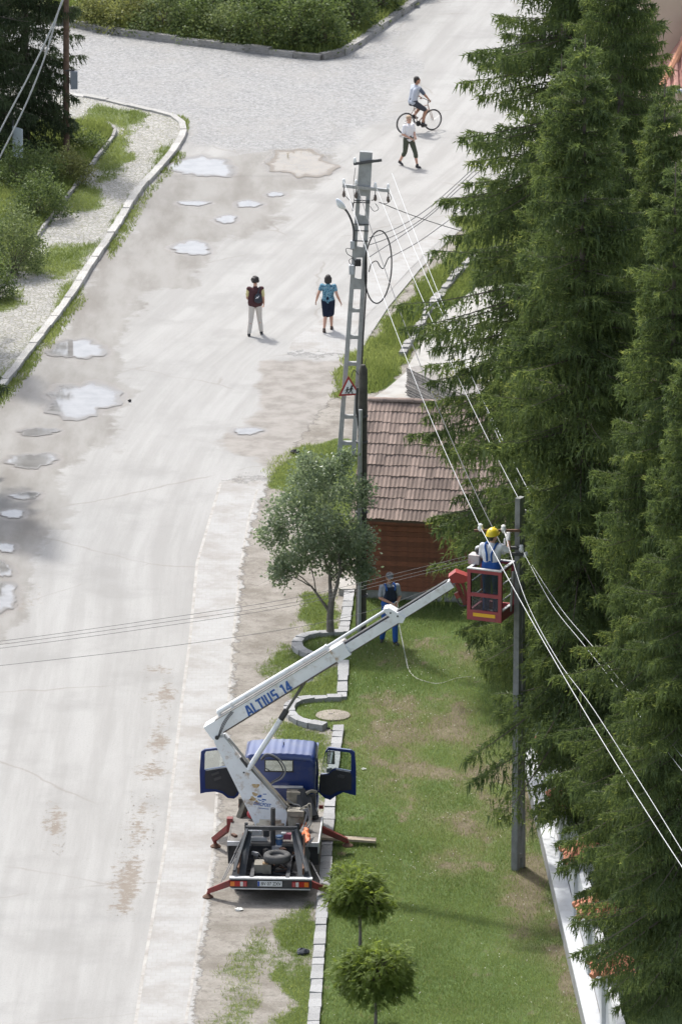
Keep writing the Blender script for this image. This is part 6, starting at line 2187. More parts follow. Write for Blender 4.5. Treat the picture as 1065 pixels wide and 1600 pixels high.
def door(side):
    # outline measured from the photo, frame with window opening, dark lining facing the viewer
    if side > 0:
        outer = [(497, 1238), (500, 1210), (508, 1174), (513, 1168), (548, 1172), (554, 1176), (556, 1200), (556, 1243), (547, 1241), (536, 1238), (524, 1244), (516, 1250), (507, 1247)]
        win = [(500, 1208), (509, 1176), (513, 1172), (546, 1176), (548.5, 1180), (548, 1205), (525, 1201), (520, 1202), (513, 1209)]
        lin = [(499, 1215), (501, 1210.5), (513, 1211), (520, 1204), (525, 1203), (547, 1207), (549, 1211), (549, 1234), (528, 1236), (516, 1243), (508, 1241), (500, 1238)]
        hd_ = [(530, 1211), (538, 1213)]
        y_out = -0.10
    else:
        outer = [(375, 1236), (374, 1207), (368, 1170), (352, 1167), (320, 1171), (314, 1175), (312, 1205), (313, 1240), (322, 1238), (336, 1237), (347, 1240), (356, 1247), (366, 1248), (372, 1243)]
        win = [(372, 1196), (367, 1174), (352, 1171), (322, 1174), (320, 1178), (319.5, 1203), (345, 1199), (362, 1197)]
        lin = [(373, 1235), (373, 1199), (362, 1198.5), (345, 1201), (321, 1204.5), (320, 1211), (321, 1232), (338, 1233), (348, 1236), (357, 1243), (366, 1244)]
        hd_ = [(331, 1210), (342, 1206)]
        y_out = -0.10

    def yl(px):
        # the door swings out and slightly back towards the viewer
        h = 497 if side > 0 else 376
        return YD + 0.05 - 0.25 * abs(px - h) / 60

    def D(px, py, off=0.0):
        p = L(px, py, yl(px))
        return p + Vector((0, off, 0))
    # ring panel: outer outline with window hole, triangulated by bmesh
    bm = bmesh.new()
    ov = [bm.verts.new(D(*p)) for p in outer]
    wv = [bm.verts.new(D(*p)) for p in win]
    oe = [bm.edges.new((ov[i], ov[(i + 1) % len(ov)])) for i in range(len(ov))]
    we = [bm.edges.new((wv[i], wv[(i + 1) % len(wv)])) for i in range(len(wv))]
    bmesh.ops.triangle_fill(bm, use_beauty=True, use_dissolve=False, edges=oe + we)
    # drop triangles that fill the window hole
    wp = [(p[0], p[1]) for p in win]
    kill = []
    for f in bm.faces:
        c = f.calc_center_median()
        q = [(D(*p).x, D(*p).z) for p in win]
        if sdist(np.array([[c.x, c.z]]), q)[0] < -0.004:
            kill.append(f)
    bmesh.ops.delete(bm, geom=kill, context='FACES_ONLY')
    ret = bmesh.ops.extrude_face_region(bm, geom=bm.faces[:])
    for v in ret['geom']:
        if isinstance(v, bmesh.types.BMVert):
            v.co.y += 0.07
    bmesh.ops.recalc_face_normals(bm, faces=bm.faces[:])
    me = bpy.data.meshes.new('door')
    bm.to_mesh(me)
    bm.free()
    me.materials.append(BLUE_M)
    o = link(bpy.data.objects.new('door', me), truck)
    lp_ = MB().prism([D(*p, -0.016) for p in lin], (0, 0.014, 0)).build('door_lining', DOORIN_M, o, bevel=0.006)
    a, b = D(*hd_[0], -0.03), D(*hd_[1], -0.03)
    MB().bar(a, b, 0.03, 0.05).build('inner_handle', mat('handle_grey', (0.07, 0.07, 0.072), 0.5), o, bevel=0.01)
    MB().prism([D(*p, 0.03) for p in win], (0, 0.005, 0)).build('door_glass', GLASS_M, o)
    a, b = (D(501, 1209, -.012), D(547, 1206, -.012)) if side > 0 else (D(372, 1197, -.012), D(320.5, 1204, -.012))
    if side > 0:
        MB().bar(D(525, 1202, -.012), D(547, 1206, -.012), 0.012, 0.018).build('weather_strip', LIGHT_M, o)
    else:
        MB().bar(D(322, 1203.5, -.012), D(360, 1197.5, -.012), 0.012, 0.018).build('weather_strip', LIGHT_M, o)
    a = [D(334, 1216, -.02), D(345, 1212, -.02), D(346, 1216, -.02), D(335, 1220, -.02)] if side < 0 else [D(527, 1210, -.02), D(537, 1212, -.02), D(537, 1216, -.02), D(527, 1214, -.02)]
    MB().prism(a, (0, 0.01, 0)).build('arm_rest', mat('handle_grey', (0.07, 0.07, 0.072), 0.5), o)
    if side > 0:
        c = D(516, 1188, 0.22)
        m = MB().box(c, (0.17, 0.06, 0.30)).build('mirror', mat('mirror_shell', (0.16, 0.16, 0.17), 0.5), o, bevel=0.02)
        MB().box(c + Vector((0, -0.034, 0)), (0.145, 0.006, 0.26)).build('mirror_glass', mat('mirror_glass', (0.8, 0.82, 0.84), 0.02, metal=1.0, var=0.0), m)
        MB().tube([c + Vector((-0.02, 0, 0.14)), c + Vector((-0.07, -0.05, 0.24)), D(508, 1176)], 0.012, 6).build('mirror_arm', BLACK_M, m)
        MB().box(D(514, 1205, 0.08), (0.12, 0.05, 0.1)).build('mirror_base', LIGHT_M, m, bevel=0.02)


door(1)
door(-1)
for s, x in ((-1, cl), (1, crx)):
    MB().box((x + s * 0.10, YC0 + 0.35, L(436, 1268, YC0).z), (0.10, 0.05, 0.07)).build('side_marker', mat('marker_red', (0.30, 0.04, 0.03), 0.4), truck, bevel=0.015)

# ---- frames and junk behind the cab
for pts in (((374, 1283, 3.3), (392, 1234, 3.6)), ((372, 1283, 3.35), (388, 1240, 3.6))):
    MB().bar(L(*pts[0]), L(*pts[1]), 0.10, 0.12).build('support_frame', WOODPOLE_M, truck, bevel=0.01)
MB().box((L(388, 1268, 3.5).x, 3.55, zp + 0.16), (0.42, 0.12, 0.42)).build('guard_plate', mat('dark_brown', (0.055, 0.05, 0.042), 0.8, var=0.6), truck, bevel=0.02)
c = L(392, 1272, 3.2)
MB().sphere((c.x, 3.2, c.z), 0.10, 9, (0.9, 0.6, 1)).build('red_cap', mat('red_cap', (0.42, 0.06, 0.07), 0.5), truck, smooth=True)
for pts in (((470, 1233, 3.5), (480, 1280, 3.2)), ((475, 1236, 3.55), (493, 1280, 3.3)), ((478, 1243, 3.5), (490, 1276, 3.2)), ((469, 1240, 3.45), (468, 1276, 3.2))):
    MB().bar(L(*pts[0]), L(*pts[1]), 0.13, 0.12).build('support_frame', FRAME_M, truck, bevel=0.012)
MB().box((L(481, 1260, 3.5).x, 3.56, L(481, 1262, 3.5).z), (0.34, 0.1, 0.55)).build('guard_plate', FRAME_M, truck, bevel=0.02)
MB().bar(L(420, 1229, 3.6), L(473, 1230, 3.6), 0.045, 0.045).build('cross_bar', LIGHT_M, truck, bevel=0.008)
c = L(459, 1244, 3.5)
MB().box((c.x, 3.5, c.z), (0.30, 0.24, 0.26)).build('oil_tank', BEIGEBOX_M, truck, bevel=0.03)
MB().box((c.x, 3.42, c.z - 0.24), (0.34, 0.2, 0.16)).build('pump_block', FRAME_M, truck, bevel=0.02)
MB().tube(smooth_line([L(478, 1240, 3.45), L(486, 1236, 3.5), L(494, 1238, 3.55)], 4), 0.04, 7).build('hose', BEIGEBOX_M, truck, smooth=True)
for k, q in enumerate(([(446, 1262), (452, 1270), (462, 1275), (474, 1272)], [(448, 1256), (456, 1268), (470, 1268), (476, 1282)], [(440, 1252), (455, 1262), (466, 1266), (472, 1290)], [(448, 1248), (458, 1256), (470, 1262), (470, 1296)])):
    MB().tube(smooth_line([L(x, y, 2.9 - 0.05 * k) for x, y in q], 5), 0.016, 6).build('hose', HOSE_M if k % 2 else BEIGEBOX_M, truck, smooth=True)

# ---- turret and lower arm
YT = 2.95
tb = L(423, 1284, YT)
tur = MB().lathe([(0.36, 0.0), (0.36, 0.07), (0.31, 0.08), (0.30, 0.16)], (tb.x, YT, zp), n=26).build('turret', mat('turret_beige', (0.50, 0.45, 0.36), 0.6, grime=(0.22, 0.12, 0.06), grime_amt=0.7, col2=(0.38, 0.33, 0.26), var=0.7), truck, smooth=True)
quad = [L(400, 1286, YT), L(447, 1287, YT), L(449.5, 1268, YT), L(446, 1258, YT), L(390, 1197, YT), L(358, 1156, YT), L(351, 1148, YT), L(334, 1149, YT), L(336, 1157, YT)]
arm1 = MB().prism([p + Vector((0, -0.19, 0)) for p in quad], (0, 0.38, 0)).build('lower_arm', BOOMRUST_M, truck, bevel=0.012)
# raised flange and trays along the upper edge
MB().bar(L(357, 1154, YT - 0.2), L(447, 1262, YT - 0.2), 0.04, 0.05).build('arm_flange', mat('flange_grey', (0.34, 0.33, 0.31), 0.6, var=0.7), arm1, bevel=0.006)
MB().bar(L(385, 1187, YT - 0.05), L(456, 1268, YT - 0.05), 0.16, 0.06).build('cable_tray', BEIGEBOX_M, arm1, bevel=0.01)
MB().bar(L(376, 1184, YT - 0.2), L(389, 1201, YT - 0.2), 0.07, 0.05).build('cylinder_bracket', FRAME_M, arm1, bevel=0.006)
pv = L(339, 1153, YT - 0.2)
MB().cyl(pv, pv + Vector((0, 0.5, 0)), 0.045, n=12).build('pivot_pin', FRAME_M, arm1)
MB().cyl(L(381, 1207, YT - 0.195), L(381, 1207, YT - 0.18), 0.022, n=10).build('bolt', FRAME_M, arm1)
# emblem on the arm
em = MB()
E = lambda px, py: L(px, py, YT - 0.193)
for q in ([(402, 1244), (406, 1242), (409, 1242), (408, 1246), (402, 1246.2)], [(411, 1240.3), (416.5, 1240.3), (416.2, 1241.5), (410.6, 1241.5)],
          [(409.5, 1248), (415.5, 1249), (415.8, 1251), (409, 1250)], [(409, 1251.5), (413, 1251.8), (412, 1253), (409, 1252.6)], [(402, 1248), (405, 1249.5), (409, 1250.2), (408, 1251.5), (404, 1250.6)]):
    em.prism([E(*p) for p in q], (0, 0.002, 0))
em.build('emblem', TEXT_M, arm1)
text_obj('arm_lettering', 'DNICPOST', 0.105, TEXT_M, face_matrix(E(409.5, 1257.2), E(422, 1259.5) - E(398, 1256), (0, -1, 0)), arm1, 0.002, 0.001, 0.72, 0.15)
MB().bar(E(403, 1262.5), E(420, 1264.2), 0.002, 0.012).build('small_print', TEXT_M, arm1)
for k, (x0, y0, r_) in enumerate(((399.5, 1228, 0.075), (398, 1241, 0.06), (395, 1248, 0.06), (401, 1254, 0.05), (392, 1249, 0.03))):
    m = MB()
    c0 = L(x0, y0, YT - 0.1915)
    m.add([c0 + Vector((r_ * (1 + 0.3 * math.sin(a * 3 + k)) * math.cos(a), 0, r_ * (0.8 + 0.3 * math.cos(a * 2 + k)) * math.sin(a))) for a in [2 * math.pi * j / 16 for j in range(16)]], [tuple(range(16))])
    m.build('rust_patch', mat('rust_ochre', (0.40, 0.26, 0.10), 0.9, col2=(0.55, 0.45, 0.3), scale=16, var=0.9), arm1)

# ---- upper boom, three telescoping sections
YTIP = 2.0


def LB3(px, py):
    f = (px - 330) / (715 - 330)
    return L(px, py, YT + (YTIP - YT) * f)


Ea, Eb = LB3(331, 1140), LB3(716, 903.5)
axis = (Eb - Ea).normalized()
nrm = Vector((0, -1, 0))
nrm = (nrm - axis * nrm.dot(axis)).normalized()
upv = axis.cross(nrm)
if upv.z < 0:
    upv = -upv


def on_axis(px):
    f = (px - 331) / (716 - 331)
    return Ea + (Eb - Ea) * f


sec = MB().bar(on_axis(327) - upv * 0.0, on_axis(543), 0.30, 0.34, side=nrm, w1=0.28, h1=0.27).build('boom_section', BOOM_M, truck, bevel=0.012)
p0 = on_axis(336) - upv * 0.13
MB().bar(on_axis(345) - upv * 0.155, on_axis(541) - upv * 0.14, 0.32, 0.03, side=nrm).build('boom_rub_strip', mat('grease_brown', (0.12, 0.10, 0.08), 0.7, var=0.7), sec)
MB().bar(on_axis(345) + upv * 0.17, on_axis(541) + upv * 0.14, 0.31, 0.02, side=nrm).build('boom_top_strip', mat('flange_grey', (0.34, 0.33, 0.31), 0.6, var=0.7), sec)
MB().bar(on_axis(524), on_axis(545), 0.33, 0.32, side=nrm).build('boom_collar', BOOMRUST_M, sec, bevel=0.01)
sec2 = MB().bar(on_axis(538) - upv * 0.02, on_axis(628) - upv * 0.02, 0.22, 0.20, side=nrm).build('boom_section', BOOM_M, truck, bevel=0.01)
MB().bar(on_axis(540) + upv * 0.10, on_axis(622) + upv * 0.10, 0.14, 0.035, side=nrm).build('cable_chain', FRAME_M, sec2)
MB().bar(on_axis(540) - upv * 0.13, on_axis(626) - upv * 0.13, 0.2, 0.02, side=nrm).build('boom_rub_strip', mat('grease_brown', (0.12, 0.10, 0.08), 0.7, var=0.7), sec2)
sec3 = MB().bar(on_axis(620) - upv * 0.02, on_axis(706) - upv * 0.01, 0.18, 0.17, side=nrm).build('boom_section', BOOM_M, truck, bevel=0.01)
MB().bar(on_axis(624) + upv * 0.09, on_axis(702) + upv * 0.09, 0.12, 0.03, side=nrm).build('cable_chain', FRAME_M, sec3)
MB().bar(on_axis(624) - upv * 0.11, on_axis(702) - upv * 0.105, 0.16, 0.02, side=nrm).build('boom_rub_strip', mat('grease_brown', (0.12, 0.10, 0.08), 0.7, var=0.7), sec3)
# levelling tube above the boom
MB().tube([on_axis(352) + upv * 0.26, on_axis(522) + upv * 0.225], 0.058, 10).build('levelling_tube', BOOM_M, sec, smooth=True)
MB().tube([on_axis(520) + upv * 0.225, on_axis(616) + upv * 0.235], 0.036, 10).build('levelling_rod', CHROME_M, sec2, smooth=True)
for px in (352, 372, 521):
    MB().bar(on_axis(px) + upv * 0.10, on_axis(px) + upv * 0.28, 0.10, 0.05, side=nrm).build('tube_bracket', BOOMRUST_M, sec, bevel=0.006)
br = MB().prism([on_axis(614) + upv * 0.31 + nrm * 0.12, on_axis(621) + upv * 0.27 + nrm * 0.12, on_axis(631) - upv * 0.10 + nrm * 0.12, on_axis(624) - upv * 0.17 + nrm * 0.12, on_axis(618) - upv * 0.10 + nrm * 0.12, on_axis(613) + upv * 0.20 + nrm * 0.12], -nrm * 0.24).build('boom_bracket', BOOM_M, sec2, bevel=0.01)
for q in ((619, 0.16), (624, 0.02)):
    c = on_axis(q[0]) + upv * q[1] + nrm * 0.122
    MB().cyl(c, c + nrm * 0.01, 0.02, n=8).build('bolt', FRAME_M, br)
# hoses at the elbow
for k in range(3):
    q = [(343 + k, 1146), (349 + k * 2, 1128), (356 + k * 2, 1116), (364 + k * 2, 1106)]
    MB().tube(smooth_line([LB3(x, y) + nrm * (0.2 + 0.02 * k) for x, y in q], 5), 0.008, 6).build('hose', FRAME_M, sec, smooth=True)
MB().tube(smooth_line([L(x, y, 3.3) for x, y in ((408, 1186), (416, 1178), (430, 1182), (441, 1192), (446, 1204), (440, 1216), (428, 1222), (420, 1228))], 6), 0.018, 7).build('hose', HOSE_M, truck, smooth=True)
MB().tube(smooth_line([L(x, y, 3.3) for x, y in ((408, 1188), (418, 1181), (430, 1185), (438, 1194), (442, 1205), (436, 1215), (426, 1221), (418, 1227))], 6), 0.014, 7).build('hose', FRAME_M, truck, smooth=True)
# lifting cylinder
ca, cb, cc = L(388.5, 1198, YT + 0.0), L(437, 1118, YT - 0.18), LB3(476, 1066)
ca = ca + Vector((0, -0.20, 0))
lc = MB().cyl(ca, ca.lerp(cc, 0.60), 0.058, n=14).build('lift_cylinder', BOOM_M, truck, smooth=True)
MB().cyl(ca.lerp(cc, 0.58), ca.lerp(cc, 0.68), 0.066, n=14).build('cylinder_head', FRAME_M, lc, smooth=True)
MB().cyl(ca.lerp(cc, 0.66), cc, 0.032, n=12).build('piston_rod', mat('dark_rod', (0.16, 0.16, 0.16), 0.35, metal=0.6), lc, smooth=True)
MB().bar(on_axis(474) - upv * 0.16, on_axis(482) - upv * 0.16, 0.16, 0.10, side=nrm).build('cylinder_lug', BOOM_M, sec)
# lettering
xd = axis
tc = on_axis(421) - upv * 0.035 + nrm * 0.157
GLYPH = {  # heavy block capitals as strokes in a 0.6 x 1 box
    'A': [((0.06, 0), (0.26, 1)), ((0.56, 0), (0.36, 1)), ((0.16, 0.30), (0.46, 0.30)), ((0.22, 0.93), (0.40, 0.93))], 'L': [((0.10, 0), (0.10, 1)), ((0.01, 0.08), (0.50, 0.08))],
    'T': [((0.28, 0), (0.28, 0.96)), ((0.01, 0.915), (0.55, 0.915))], 'I': [((0.12, 0), (0.12, 1))], 'U': [((0.10, 0.10), (0.10, 1)), ((0.48, 0.10), (0.48, 1)), ((0.06, 0.085), (0.52, 0.085))],
    'S': [((0.04, 0.085), (0.52, 0.085)), ((0.46, 0.06), (0.46, 0.54)), ((0.06, 0.50), (0.52, 0.50)), ((0.11, 0.47), (0.11, 0.94)), ((0.07, 0.915), (0.54, 0.915))],
    '1': [((0.26, 0), (0.26, 1)), ((0.06, 0.80), (0.24, 0.93))], '4': [((0.40, 0), (0.40, 1)), ((0.03, 0.30), (0.56, 0.30)), ((0.08, 0.33), (0.38, 0.95))], ' ': []}
ADV = {'I': 0.30, ' ': 0.34, '1': 0.46, 'L': 0.56, 'T': 0.60}
x = 0.0
Ht_ = 0.245
total = sum(ADV.get(c, 0.68) for c in 'ALTIUS 14')
for c in 'ALTIUS 14':
    lt = MB()
    for i, (p, q) in enumerate(GLYPH[c]):
        w_ = 0.175 if abs(p[0] - q[0]) < 0.25 else 0.165
        P_ = [tc + axis * ((u + x - total / 2 + 0.10 * v) * Ht_) + upv * ((v - 0.5) * Ht_) + nrm * (0.0004 * i) for u, v in (p, q)]
        lt.bar(P_[0], P_[1], 0.004, w_ * Ht_, side=nrm)
    if lt.v:
        lt.build('letter', TEXT_M, sec)
    x += ADV.get(c, 0.68)

# ---- red knuckle and basket
kn = MB().prism([L(x, y, YTIP - 0.12) for x, y in ((700, 902), (711, 894), (733, 902), (732, 907), (724, 911), (706, 911))], (0, 0.28, 0)).build('knuckle', RED_M, truck, bevel=0.015)
MB().bar(L(713, 911, YTIP), L(727, 945, YTIP), 0.08, 0.08).build('knuckle_link', DKRED_M, kn, bevel=0.01)
MB().bar(L(722, 910, YTIP), L(730, 938, YTIP), 0.06, 0.06).build('knuckle_link', DKRED_M, kn, bevel=0.01)
MB().bar(L(712, 926, YTIP - .1), L(716, 934, YTIP - .1), 0.07, 0.09).build('knuckle_pin', RED_M, kn, bevel=0.01)
MB().tube(smooth_line([L(713, 928, YTIP - .05), L(716, 942, YTIP - .05), L(722, 947, YTIP - .05), L(731, 945, YTIP - .05)], 5), 0.016, 6).build('hose', FRAME_M, kn, smooth=True)

BW, BD, BH = 0.70, 0.78, 1.12
bfl = TM @ L(732.5, 967, YTIP - 0.15)           # front left bottom corner, in the place
B_YAW = R(-22)
basket_rot = Matrix.Rotation(B_YAW, 4, 'Z')
BASK = Matrix.Translation(bfl) @ basket_rot
bk = thing('work_basket', 'dark red work basket with clear panels at the boom tip', 'basket', bfl, B_YAW)
# (basket joined to the boom by its knuckle)


def post(x, y, w=0.075, z0=0.0, z1=BH):
    return MB().box((x, y, (z0 + z1) / 2), (w, w, z1 - z0)).build('post', BASKET_M, bk, bevel=0.008)


for x in (0, BW):
    for y in (0, BD):
        post(x, y)
for z, h in ((BH - 0.04, 0.08), (0.56, 0.075), (0.11, 0.22)):
    MB().box((BW / 2, -0.001, z), (BW, 0.07, h)).build('front_rail', BASKET_M, bk, bevel=0.008)
for x in (0, BW):
    for z, h in ((BH - 0.03, 0.06), (0.10, 0.20)):
        MB().box((x, BD / 2, z), (0.05, BD, h)).build('side_rail', BASKET_M, bk, bevel=0.008)
    for z in (0.45, 0.80):
        MB().cyl((x, 0, z), (x, BD, z), 0.016, n=8).build('side_bar', LIGHT_M, bk)
MB().box((BW / 2, BD, BH - 0.03), (BW, 0.05, 0.06)).build('rear_rail', BASKET_M, bk, bevel=0.008)
MB().box((BW / 2, BD, 0.10), (BW, 0.05, 0.20)).build('rear_rail', BASKET_M, bk, bevel=0.008)
MB().box((BW / 2, BD / 2, 0.02), (BW, BD, 0.03)).build('floor', DECK_M, bk)
for z0, z1 in ((0.22, 0.525), (0.60, BH - 0.08)):
    MB().box((BW / 2, 0.004, (z0 + z1) / 2), (BW - 0.07, 0.006, z1 - z0)).build('clear_panel', SMOKE_M, bk)
MB().box((BW / 2, -0.040, 0.125), (BW - 0.20, 0.006, 0.075)).build('yellow_strip', mat('hazard_yellow', (0.75, 0.42, 0.02), 0.5, var=0.2), bk)
tr_ = MB()
tr_.box((BW / 2, -0.01, BH + 0.012), (BW + 0.08, 0.09, 0.024)).box((BW / 2, BD, BH + 0.012), (BW + 0.08, 0.07, 0.024))
tr_.box((0, BD / 2, BH + 0.0125), (0.07, BD - 0.06, 0.024)).box((BW, BD / 2, BH + 0.0125), (0.07, BD - 0.06, 0.024))
tr_.build('top_trim', LIGHT_M, bk, bevel=0.006)
MB().box((BW, BD / 2 - 0.05, 0.22), (0.06, BD * 0.7, 0.03)).build('toe_board', LIGHT_M, bk)
# control unit on the left rear corner of the basket
cu = MB().box((-0.02, 0.42, BH + 0.10), (0.24, 0.26, 0.20)).build('control_unit', mat('control_grey', (0.46, 0.42, 0.41), 0.6, grime=(0.30, 0.1, 0.1), grime_amt=0.5), bk, bevel=0.03)
for k, (x, y, z) in enumerate(((0.03, 0.45, 0.27), (0.08, 0.5, 0.3), (0.0, 0.52, 0.28))):
    MB().sphere((x, y, BH + z), 0.075, 8).build('lever_boot', BLACK_M if k < 2 else LIGHT_M, cu, smooth=True)
MB().cyl((0.13, 0.48, BH + 0.0), (0.16, 0.5, BH + 0.25), 0.03, n=8).build('lever', RED_M, cu)

# ================================================================== PEOPLE AND BICYCLE
SKIN_M = mat('skin', (0.52, 0.30, 0.215), 0.55, col2=(0.46, 0.24, 0.17), scale=8, var=0.4)
TAN_M = mat('tanned_skin', (0.40, 0.215, 0.14), 0.55, col2=(0.34, 0.17, 0.11), scale=8, var=0.4)
HAIR_M = mat('dark_hair', (0.022, 0.017, 0.015), 0.55, col2=(0.04, 0.03, 0.026), scale=40, var=0.8, bump=0.8, bscale=60)
EYE_M = mat('eye_dark', (0.03, 0.02, 0.018), 0.3)
V3 = lambda *a: Vector(a)


def blob(name, prims, voxel, m_, parent=None, smooth=4):
    """one continuous surface out of overlapping capsules and ellipsoids (voxel-fused)"""
    bm = bmesh.new()
    for p in prims:
        if p[0] == 'c':
            _, a, ra, b, rb = p
            a, b = Vector(a), Vector(b)
            bmesh.ops.create_icosphere(bm, subdivisions=2, radius=ra, matrix=Matrix.Translation(a))
            bmesh.ops.create_icosphere(bm, subdivisions=2, radius=rb, matrix=Matrix.Translation(b))
            d = b - a
            if d.length > 1e-4:
                mtx = Matrix.Translation((a + b) / 2) @ d.to_track_quat('Z', 'Y').to_matrix().to_4x4()
                bmesh.ops.create_cone(bm, cap_ends=True, segments=14, radius1=ra, radius2=rb, depth=d.length, matrix=mtx)
        else:
            _, c, r = p[:3]
            q = p[3] if len(p) > 3 else Matrix.Identity(3)
            mtx = Matrix.Translation(Vector(c)) @ q.to_4x4() @ Matrix.Diagonal((*r, 1))
            bmesh.ops.create_icosphere(bm, subdivisions=3, radius=1.0, matrix=mtx)
    me = bpy.data.meshes.new(name + '_raw')
    bm.to_mesh(me)
    bm.free()
    tmp = bpy.data.objects.new('tmp_blob', me)
    COL.objects.link(tmp)
    r = tmp.modifiers.new('r', 'REMESH')
    r.mode = 'VOXEL'
    r.voxel_size = voxel
    s = tmp.modifiers.new('s', 'SMOOTH')
    s.factor = 0.5
    s.iterations = smooth
    dc = tmp.modifiers.new('d', 'DECIMATE')
    dc.ratio = 0.32
    dg = bpy.context.evaluated_depsgraph_get()
    out = bpy.data.meshes.new_from_object(tmp.evaluated_get(dg))
    bpy.data.objects.remove(tmp)
    bpy.data.meshes.remove(me)
    for p in out.polygons:
        p.use_smooth = True
    out.materials.clear()
    out.materials.append(m_)
    out.name = name
    return link(bpy.data.objects.new(name, out), parent)


def hand(prims, wrist, d, palm_n, side, curl=0.35, s=1.0):
    """palm, four bent fingers of unequal length, thumb from the side of the palm; side=+1: thumb towards +lat"""
    d = Vector(d).normalized()
    n = Vector(palm_n)
    n = (n - d * n.dot(d)).normalized()
    lat = d.cross(n) * side
    w = Vector(wrist)
    for k in (-1, 0, 1):
        prims.append(('c', w + d * 0.012 * s + lat * k * 0.014 * s, 0.019 * s, w + d * 0.085 * s + lat * k * 0.024 * s, 0.014 * s))
    for k, ln in ((-1.5, 0.058), (-0.5, 0.072), (0.5, 0.078), (1.5, 0.070)):
        b = w + d * 0.088 * s + lat * k * 0.019 * s
        d1 = (d * math.cos(curl) + n * math.sin(curl)).normalized()
        m = b + d1 * ln * 0.55 * s
        d2 = (d * math.cos(curl * 2.4) + n * math.sin(curl * 2.4)).normalized()
        prims.append(('c', b, 0.0095 * s, m, 0.009 * s))
        prims.append(('c', m, 0.009 * s, m + d2 * ln * 0.5 * s, 0.0078 * s))
    t0 = w + d * 0.03 * s + lat * 0.03 * s
    t1 = t0 + (lat * 0.75 + d * 0.7 + n * 0.25).normalized() * 0.04 * s
    prims.append(('c', t0, 0.014 * s, t1, 0.0105 * s))
    prims.append(('c', t1, 0.0105 * s, t1 + (d + lat * 0.1 + n * 0.35).normalized() * 0.032 * s, 0.009 * s))


BASE_J = dict(pelvis=(0, 0, 0.95), waist=(0, 0, 1.10), chest=(0, 0, 1.30), neck=(0, -0.01, 1.47), head=(0, 0.015, 1.62),
              sl=(-0.185, 0, 1.405), sr=(0.185, 0, 1.405), el=(-0.23, -0.03, 1.13), er=(0.23, -0.03, 1.13), wl=(-0.25, 0.06, 0.90), wr=(0.25, 0.06, 0.90),
              hl=(-0.095, 0, 0.90), hr=(0.095, 0, 0.90), kl=(-0.105, 0.02, 0.50), kr=(0.105, 0.02, 0.50), al=(-0.11, -0.02, 0.085), ar=(0.11, -0.02, 0.085),
              tl=(-0.03, 1.0, 0), tr=(0.03, 1.0, 0), gaze=(0, 1, -0.05))


